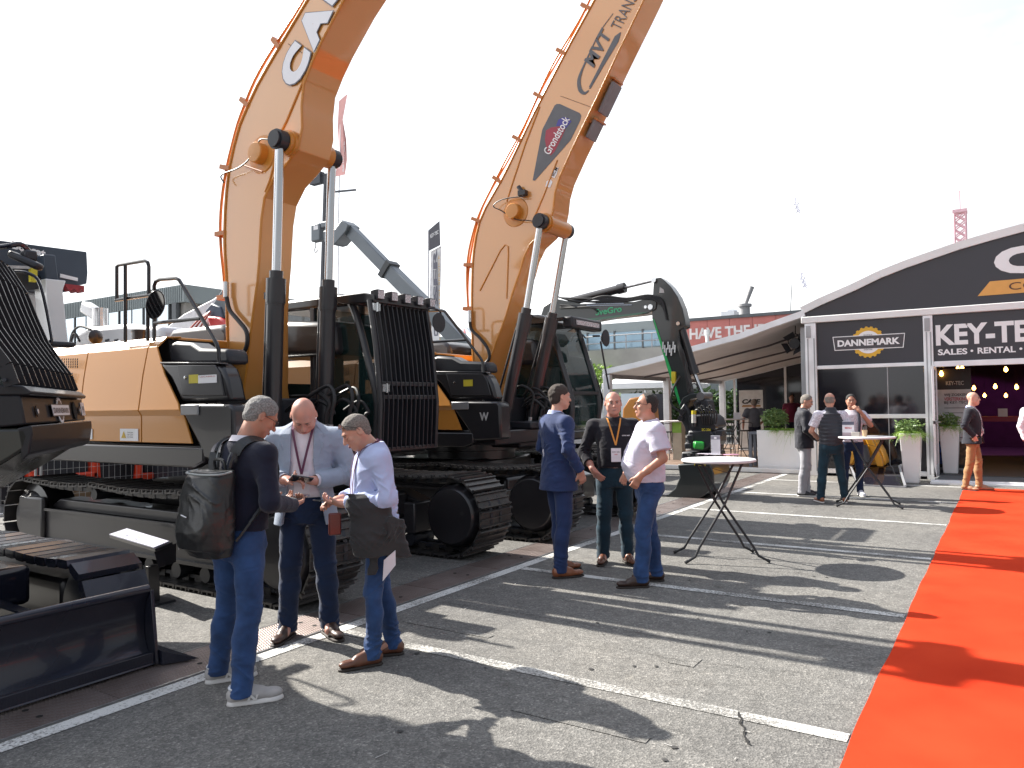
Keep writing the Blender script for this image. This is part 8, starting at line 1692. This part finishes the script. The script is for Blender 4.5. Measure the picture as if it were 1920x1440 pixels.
P9 = Person('man in patterned shirt touching his face, mostly hidden behind the man in the puffer vest', (-2.30, 14.55), face_dir(-.35, -1), 1.80, .013, legL=dict(foot=(-.12, 0, 0)), legR=dict(foot=(.14, 0, 0)), armL=dict(elb=(-.30, .10, 1.25), wri=(-.12, .20, 1.50)), armR=dict(elb=(.28, 0, 1.17), wri=(.2, .2, 1.03)))
P9.body(S_tan, dict(L=dict(d=(.7, -.1, .6), n=(.3, -1, 0), curl=30), R=dict(d=(0, 1, 0), n=(0, 0, 1), curl=30))); P9.hair(H_dark, 'short', .008); P9.trousers(C_denimd, 75); P9.top(C_floral, 76, 'shirt', 'short', .95, .008, 'shirt', sl_r=.01); P9.shoes(M_card, M_solw, 'sneaker')
q = MB(); q.tube([(-.10, .14, 1.02), (-.12, .15, 1.3), (-.11, .06, 1.5), (-.1, -.06, 1.52)], .022, 6, smooth=3); P9.mb('bag_strap', q, C_navy)
# 10 --- man in mustard trousers on the carpet
P10 = Person('bald man in dark blazer and mustard trousers standing on the red carpet, hands in pockets', (-.52, 16.22, .012), face_dir(.78, -.62), 1.80, .012, legL=dict(foot=(-.08, .10, 0), toe=-8), legR=dict(foot=(.09, -.10, 0), toe=20), look=(-4, 0, 0), armL=dict(elb=(-.28, -.07, 1.18), wri=(-.19, .07, .99)), armR=dict(elb=(.29, -.09, 1.18), wri=(.20, .05, .99)), belly=.02, smile=True, fat=.03)
P10.body(S_pale, dict(L=dict(d=(.3, .3, -.9), n=(1, 0, 0), curl=20), R=dict(d=(-.3, .3, -.9), n=(-1, 0, 0), curl=20))); P10.trousers(C_must, 80, .002, .062, bulk=-.012, crease=1.5); belt_(P10, M_beltd); P10.top(C_white, 81, 'shirt', 'none', .99, .004, 'shirt'); P10.top(C_sweat, 82, 'jacket', 'long', .85, .018, 'blazer', openv=(1.2, .07, .12, .02), hemflare=.035); P10.collar(C_blueshirt, (.07, .07), .042, .5); P10.lanyard(M_lany, M_card, 1.08, 0, (.07, .09), .012); P10.shoes(mat('tan_leather', (.34, .19, .11), .5), M_sol, 'dress')
# 11 --- man at the right edge
P11 = Person('man with glasses in a long white shirt at the right picture edge', (.44, 16.35, .012), face_dir(.2, -1), 1.80, .012, legL=dict(foot=(-.12, 0, 0)), legR=dict(foot=(.12, 0, 0)), look=(25, 5, 0), armL=dict(elb=(-.30, -.02, 1.17), wri=(-.27, .05, .93)), armR=dict(elb=(.30, -.02, 1.17), wri=(.27, .05, .93)), belly=.03, broad=.02)
P11.body(S_fair, dict(L=dict(d=(0, .2, -1), n=(1, 0, 0), curl=30), R=dict(d=(0, .2, -1), n=(-1, 0, 0), curl=30))); P11.hair(H_gray, 'short', .01); glasses(P11); P11.trousers(C_denimd, 90); P11.top(C_white, 91, 'shirt', 'long', .90, .016, 'shirt', crease=1.2); P11.collar(C_white); P11.shoes(M_dbrn, M_sol, 'dress'); P11.lanyard(M_lany, M_card, 1.05, 0, (.08, .1), .02)
# 12, 13 --- people under the canopy
p_ = at_d(1416, 858, 21.6); P12 = Person('man in grey t-shirt and cap seen from behind under the side canopy', (p_.x, p_.y, .105), face_dir(.15, 1), 1.64, .015, legL=dict(foot=(-.14, 0, 0)), legR=dict(foot=(.14, 0, 0)), armL=dict(elb=(-.33, -.02, 1.17), wri=(-.34, .02, .92)), armR=dict(elb=(.31, -.02, 1.17), wri=(.20, .18, 1.02)), broad=.03)
P12.body(S_red, dict(L=dict(d=(0, .1, -1), n=(1, 0, 0), curl=30), R=dict(d=(-.4, .7, 0), n=(0, 0, 1), curl=30))); P12.trousers(C_navy, 95); P12.top(C_tee, 96, 'shirt', 'short', .93, .02, 't_shirt', sl_r=.02); P12.shoes(M_frm, M_sol, 'dress'); P12.hair(mat('cap_tan', (.28, .22, .18), .8), 'short', .016, 'cap')
p_ = at_d(1457, 850, 22); P13 = Person('figure in a maroon shirt in the dark back of the canopy', (p_.x, 24.6, .105), face_dir(-.2, -1), 1.80, .017, armL=dict(elb=(-.28, -.02, 1.17), wri=(-.2, .2, 1.05)), armR=dict(elb=(.28, -.02, 1.17), wri=(.2, .2, 1.05)))
P13.body(S_tan, dict(L=dict(d=(0, 1, 0), n=(0, 0, -1), curl=30), R=dict(d=(0, 1, 0), n=(0, 0, -1), curl=30))); P13.hair(H_dark); P13.trousers(C_navy, 98); P13.top(C_pink, 99, 'shirt', 'long', .92, .02, 'shirt'); P13.shoes(M_frm, M_sol, 'dress')
# ------------------------------------------------------------------ bar tables and the things on them
M_top = mat('table_top', (.66, .64, .66), .35, 0, .05, 4); M_leg = mat('table_leg', (.035, .036, .04), .4, .4, .1, 5)
def bar_table(c, R, rot, label, top=1.08, leg_m=M_leg):
    c = Vector(c); t = thing('bar_table', label, 'table', c, 'round folding bar tables')
    q = MB(); q.lathe(c + Vector((0, 0, top - .03)), [(R - .03, 0), (R, .008), (R + .002, .02), (R - .006, .03)], 64); part(t, 'table_top', q, M_top, smooth=50)
    ca, sa = math.cos(rot), math.sin(rot)
    def T(x, y, z): return c + Vector((x * ca - y * sa, x * sa + y * ca, z))
    for sx in (-1, 1):
        for sy in (-1, 1):
            w = R * .98; q = MB(); q.tube([T(sx * w * 1.12, sy * w * .72, .018), T(sx * w * .86, sy * w * .66, .07), T(sx * w * .74, sy * w * .62, .16), T(0, sy * w * .50, top * .56), T(-sx * w * .55, sy * w * .36, top - .05)], .0135, 10); lg = part(t, 'leg', q, leg_m)
            q = MB(); q.cyl(T(sx * w * 1.15, sy * w * .73, .014), T(sx * w * 1.07, sy * w * .70, .03), .017); link('foot_cap', q.mesh('foot_cap', M_rub, worg(t)), lg)
    q = MB()
    for sy in (-1, 1): q.cyl(T(0, sy * R * .49 - .03, top * .56), T(0, sy * R * .49 + .03, top * .56), .012)
    for sx in (-1, 1): q.cyl(T(sx * R * .54, -R * .40, top - .05), T(sx * R * .54, R * .40, top - .05), .012)
    q.bar(T(-R * .6, 0, top - .05), T(R * .3, R * .1, top - .16), .02, .006); part(t, 'hinge_bar', q, leg_m)
    return t
tc0 = at_z(1347, 863, 1.06); bar_table((tc0.x, tc0.y, 0), .395, R_(33), 'white topped folding bar table with crossed dark legs beside the man in the white shirt', 1.075)
tc1 = at_z(1625, 819, 1.10); bar_table((tc1.x, tc1.y, 0), .42, R_(10), 'folding bar table with menu card and cup of sticks in front of the yellow bucket', 1.105)
# things on the first table
a = at_z(1342, 852, 1.08); q = MB(); q.bb((a.x - .055, a.y + .0, 1.077), (a.x + .055, a.y + .006, 1.30)); mh_ = thing('menu_holder', 'upright white menu card standing on the nearest bar table', 'menu card', (a.x, a.y, 1.077)); part(mh_, 'card', q, M_card, .001)
q = MB(); q.bb((a.x - .055, a.y - .002, 1.255), (a.x + .055, a.y - .0003, 1.295)); part(mh_, 'header', q, mat('print_greyblue', (.25, .25, .3), .5)); q = MB(); q.bb((a.x - .015, a.y - .004, 1.262), (a.x + .015, a.y - .0022, 1.285)); part(mh_, 'mark', q, M_wht)
q = MB(); q.bb((a.x - .06, a.y - .03, 1.0755), (a.x + .06, a.y + .04, 1.081)); part(mh_, 'foot', q, M_card)
for i, (dx, dy, r, lab) in enumerate(((.17, .02, .3, 'fanned pink leaflets lying right of the menu card'), (-.15, .05, -.2, 'pale pink leaflets lying left of the menu card'))):
    q = MB()
    for j in range(4): q.box((a.x + dx, a.y + dy, 1.078 + .002 * j), (.16, .11, .0018), Matrix.Rotation(r + j * .22, 3, 'Z'))
    o = solo('leaflet_stack', q, mat('leaflet_pink', (.62, .30, .42), .5) if i == 0 else mat('leaflet_pale', (.70, .62, .68), .5), lab, 'leaflets')
# things on the second table
q = MB(); c = Vector((tc1.x - .27, tc1.y + .0, 1.105)); m2 = thing('menu_holder', 'menu card with dark header standing on the table with the cup', 'menu card', c); q.bb((c.x - .09, c.y, c.z), (c.x + .09, c.y + .006, c.z + .24)); part(m2, 'card', q, M_card, .001)
q = MB(); q.bb((c.x - .09, c.y - .002, c.z + .185), (c.x + .09, c.y - .0004, c.z + .238)); part(m2, 'header', q, mat('print_slate', (.10, .11, .16), .5)); text(m2, 'MENU', (c.x - .05, c.y, c.z + .12), (1, 0, 0), (0, 0, 1), .1, .03, mat('print_red', (.5, .05, .05), .5), .02, lift=.002); q = MB(); q.bb((c.x - .09, c.y - .002, c.z + .0), (c.x + .09, c.y - .0004, c.z + .06)); part(m2, 'footer', q, mat('print_pinkgrey', (.4, .32, .36), .5))
cc = Vector((tc1.x - .02, tc1.y - .05, 1.105)); q = MB(); q.lathe(cc, [(.03, 0), (.042, .10), (.044, .105), (.04, .105), (.028, .01)], 18); cp_ = thing('cup', 'tan paper cup full of wooden stirring sticks on the far bar table', 'cup', cc); part(cp_, 'cup_wall', q, mat('kraft_paper', (.48, .34, .20), .7)); q = MB()
for i in range(9): an = i * .7; q.bar(cc + Vector((.01 * math.cos(an), .01 * math.sin(an), .02)), cc + Vector((.035 * math.cos(an), .03 * math.sin(an), .15 + .02 * (i % 3))), .007, .002)
part(cp_, 'stirring_sticks', q, mat('stick_grey', (.34, .32, .32), .6), kind='stuff')
q = MB(); q.box(cc + Vector((-.14, .06, .035)), (.12, .1, .07)); solo('glass_box', q, mat('pale_box', (.45, .42, .38), .3), 'low pale box between menu card and cup', 'box', bevel=.005)
# ------------------------------------------------------------------ yellow snow plough bucket display and black ramp
YPY = 17.0
def yb_(px, py, y=YPY): return at_y(px, py, y)
M_py = mat('plough_yellow', (.62, .29, .015), .35, 0, .06, 2, coat=.5)
yp = thing('yellow_scoop', 'yellow machine hood with black cylinder on a black ramp in front of the pavilion window', 'attachment', (yb_(1620, 870).x, YPY, 0))
def yfl(n, pts, y0, y1, m_, bv=.015): q = MB(); q.xz([(p.x, p.z) for p in (yb_(*t) for t in pts)], y0, y1); return part(yp, n, q, m_, bv)
yfl('left_cheek', [(1586, 783), (1594, 781), (1622, 818), (1612, 850), (1600, 872), (1585, 872), (1580, 820)], YPY, YPY + .25, M_py)
yfl('back_plate', [(1584, 820), (1634, 822), (1650, 848), (1657, 868), (1656, 874), (1586, 874)], YPY + .3, YPY + .9, M_py)
yfl('right_cheek', [(1622, 820), (1634, 820), (1646, 842), (1655, 862), (1657, 874), (1646, 874), (1634, 846)], YPY - .1, YPY + .08, M_py)
yfl('left_rib', [(1604, 824), (1614, 824), (1612, 842), (1600, 868), (1590, 872), (1586, 850), (1598, 846)], YPY - .1, YPY + .05, M_py)
q = MB(); q.cyl(yb_(1616, 836, YPY - .15), yb_(1624, 868, YPY - .2), .11); q.cyl(yb_(1624, 868, YPY - .2), yb_(1626, 874, YPY - .2), .05); part(yp, 'cylinder', q, M_gry)
q = MB(); p = yb_(1606, 834, YPY - .12); q.cyl(p, p + Vector((0, -.05, 0)), .035); part(yp, 'pin', q, M_chr); q = MB(); p = yb_(1591, 842, YPY + .2); q.sph(p, .05); part(yp, 'lamp', q, M_lamp)
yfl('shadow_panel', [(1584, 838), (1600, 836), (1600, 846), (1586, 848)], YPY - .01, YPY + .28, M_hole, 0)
q = MB(); q.tube([yb_(1595, 782), yb_(1588, 778), yb_(1597, 776), yb_(1599, 783)], .02, 6, smooth=3); part(yp, 'hose', q, M_rub)
rp = thing('black_ramp', 'black tray ramp with pale side plates under the yellow attachment', 'ramp', (-2.35, 17.0, 0))
c0_, c1_, c2_, c3_ = at_z(1602, 914, .0), at_z(1703, 913, .0), at_y(1684, 876, 17.0), at_y(1592, 878, 17.0)
q = MB(); q.add([(c0_.x, 16.3, .02), (c1_.x - .05, 16.3, .02), (c2_.x, 17.0, c2_.z), (c3_.x, 17.0, c3_.z), (c3_.x, 17.9, c3_.z), (c2_.x, 17.9, c2_.z)], [(0, 1, 2, 3), (3, 2, 5, 4)]); o = part(rp, 'tray', q, M_tint); sm = o.modifiers.new('Solidify', 'SOLIDIFY'); sm.thickness = .03
for xa, xb in ((c0_.x, c3_.x), (c1_.x - .05, c2_.x)): q = MB(); q.prism([(xa, 16.26, .0), (xa, 16.26, .05), (xb, 17.0, c2_.z + .03), (xb, 17.9, c2_.z + .02), (xb, 17.9, 0)], (.035, 0, 0)); part(rp, 'side_plate', q, mat('pale_steel_edge', (.42, .43, .46), .4, .4))
q = MB(); q.bb((c0_.x, 16.24, .0), (c1_.x - .02, 16.30, .025)); part(rp, 'lip', q, M_alud)
# ------------------------------------------------------------------ furniture under the canopy
def stool_table(px, label, y=21.6, group='high tables under the canopy'):
    p = at_y(px, 800, y); t = thing('high_table', label, 'table', (p.x, y, .1), group)
    q = MB(); q.lathe((p.x, y, 1.17), [(.4, 0), (.42, .01), (.42, .025), (.4, .03)], 28); part(t, 'table_top', q, M_top)
    q = MB()
    for a in range(4):
        an = a * 1.57 + .5
        q.tube([(p.x + .38 * math.cos(an), y + .38 * math.sin(an), .1), (p.x + .1 * math.cos(an), y + .1 * math.sin(an), .6), (p.x - .2 * math.cos(an), y - .2 * math.sin(an), 1.16)], .012, 6)
    part(t, 'legs', q, M_leg); return t
stool_table(1374, 'white high table with pink cards near the back of the canopy'); 
t2 = at_y(1262, 800, 20.2); tt = thing('counter_table', 'pale round counter behind the tiltrotator with a green fronted base', 'table', (t2.x, 20.2, .1)); q = MB(); q.lathe((t2.x, 20.2, 1.15), [(.38, 0), (.4, .01), (.4, .03), (.38, .035)], 28); part(tt, 'top', q, M_top); q = MB(); q.bb((t2.x + .02, 20.1, .1), (t2.x + .28, 20.4, 1.15)); part(tt, 'base', q, mat('beige_base', (.50, .46, .38), .7)); q = MB(); q.bb((t2.x + .02, 20.085, .85), (t2.x + .28, 20.1, 1.14)); part(tt, 'green_front', q, mat('lime_cloth', (.25, .45, .08), .7))
for px, y, lab, g_ in ((1362, 21.0, 'black wire bar stool left of the high table', 0), (1396, 21.3, 'black wire bar stool right of the high table', 0), (1248, 20.0, 'black bar stool beside the pale counter', 0)):
    p = at_y(px, 800, y); t = thing('bar_stool', lab, 'stool', (p.x, y, .1), 'black bar stools under the canopy'); q = MB(); q.lathe((p.x, y, .86), [(.17, 0), (.18, .01), (.17, .03)], 18); part(t, 'seat', q, M_leg)
    for a in range(4): an = a * 1.57 + .785; q = MB(); q.tube([(p.x + .24 * math.cos(an), y + .24 * math.sin(an), .1), (p.x + .14 * math.cos(an), y + .14 * math.sin(an), .87)], .011, 6); part(t, 'leg', q, M_leg)
    q = MB(); n = 18; q.tube([(p.x + .2 * math.cos(2 * math.pi * i / n), y + .2 * math.sin(2 * math.pi * i / n), .38) for i in range(n + 1)], .009, 5); part(t, 'foot_ring', q, M_leg); q = MB(); q.tube([(p.x - .15, y + .12, .88), (p.x - .16, y + .17, 1.08), (p.x + .16, y + .17, 1.08), (p.x + .15, y + .12, .88)], .01, 6, smooth=3); part(t, 'back_hoop', q, M_leg)
a = at_y(1408, 880, 18.7); c = at_y(1428, 814, 18.7); q = MB(); q.bb((a.x, 18.55, .1), (a.x + .07, 18.62, c.z)); q.bb((a.x, 18.95, .1), (a.x + .07, 19.02, c.z)); q.bb((a.x + .0, 18.53, c.z), (a.x + .5, 19.04, c.z + .06)); q.bb((a.x + .43, 18.95, .1), (a.x + .5, 19.02, c.z)); solo('side_bench', q, mat('bench_grey', (.16, .17, .20), .6), 'grey high bench partly hidden behind the wide white planter', 'bench', bevel=.004)
a = at_y(1382, 790, 21.4); q = MB(); q.bb((a.x - .1, 21.4, 1.2), (a.x + .1, 21.41, 1.38)); solo('menu_holder', q, M_card, 'small white card standing on the high table under the canopy', 'menu card')
# high table inside the entrance with red cloth
for i, (px, y) in enumerate(((1880, 22.5),)):
    p = at_y(px, 770, y); t = thing('high_table', 'high table with a long red cloth edge inside the pavilion entrance', 'table', (p.x, y, .1)); q = MB(); q.bb((p.x - 1.1, y, 1.10), (p.x + 1.1, y + .6, 1.22)); part(t, 'top', q, mat('magenta_top', (.30, .015, .05), .5)); q = MB()
    for dx in (-.7, .7): q.bar((p.x + dx - .25, y + .1, .1), (p.x + dx + .25, y + .1, 1.1), .04, .04); q.bar((p.x + dx + .25, y + .14, .1), (p.x + dx - .25, y + .14, 1.1), .04, .04)
    part(t, 'cross_legs', q, M_leg)
    q = MB(); q.bb((p.x - .1, y + .1, 1.22), (p.x + .1, y + .12, 1.42)); solo('menu_holder', q, M_card, 'menu card standing on the red table inside the entrance', 'menu card')
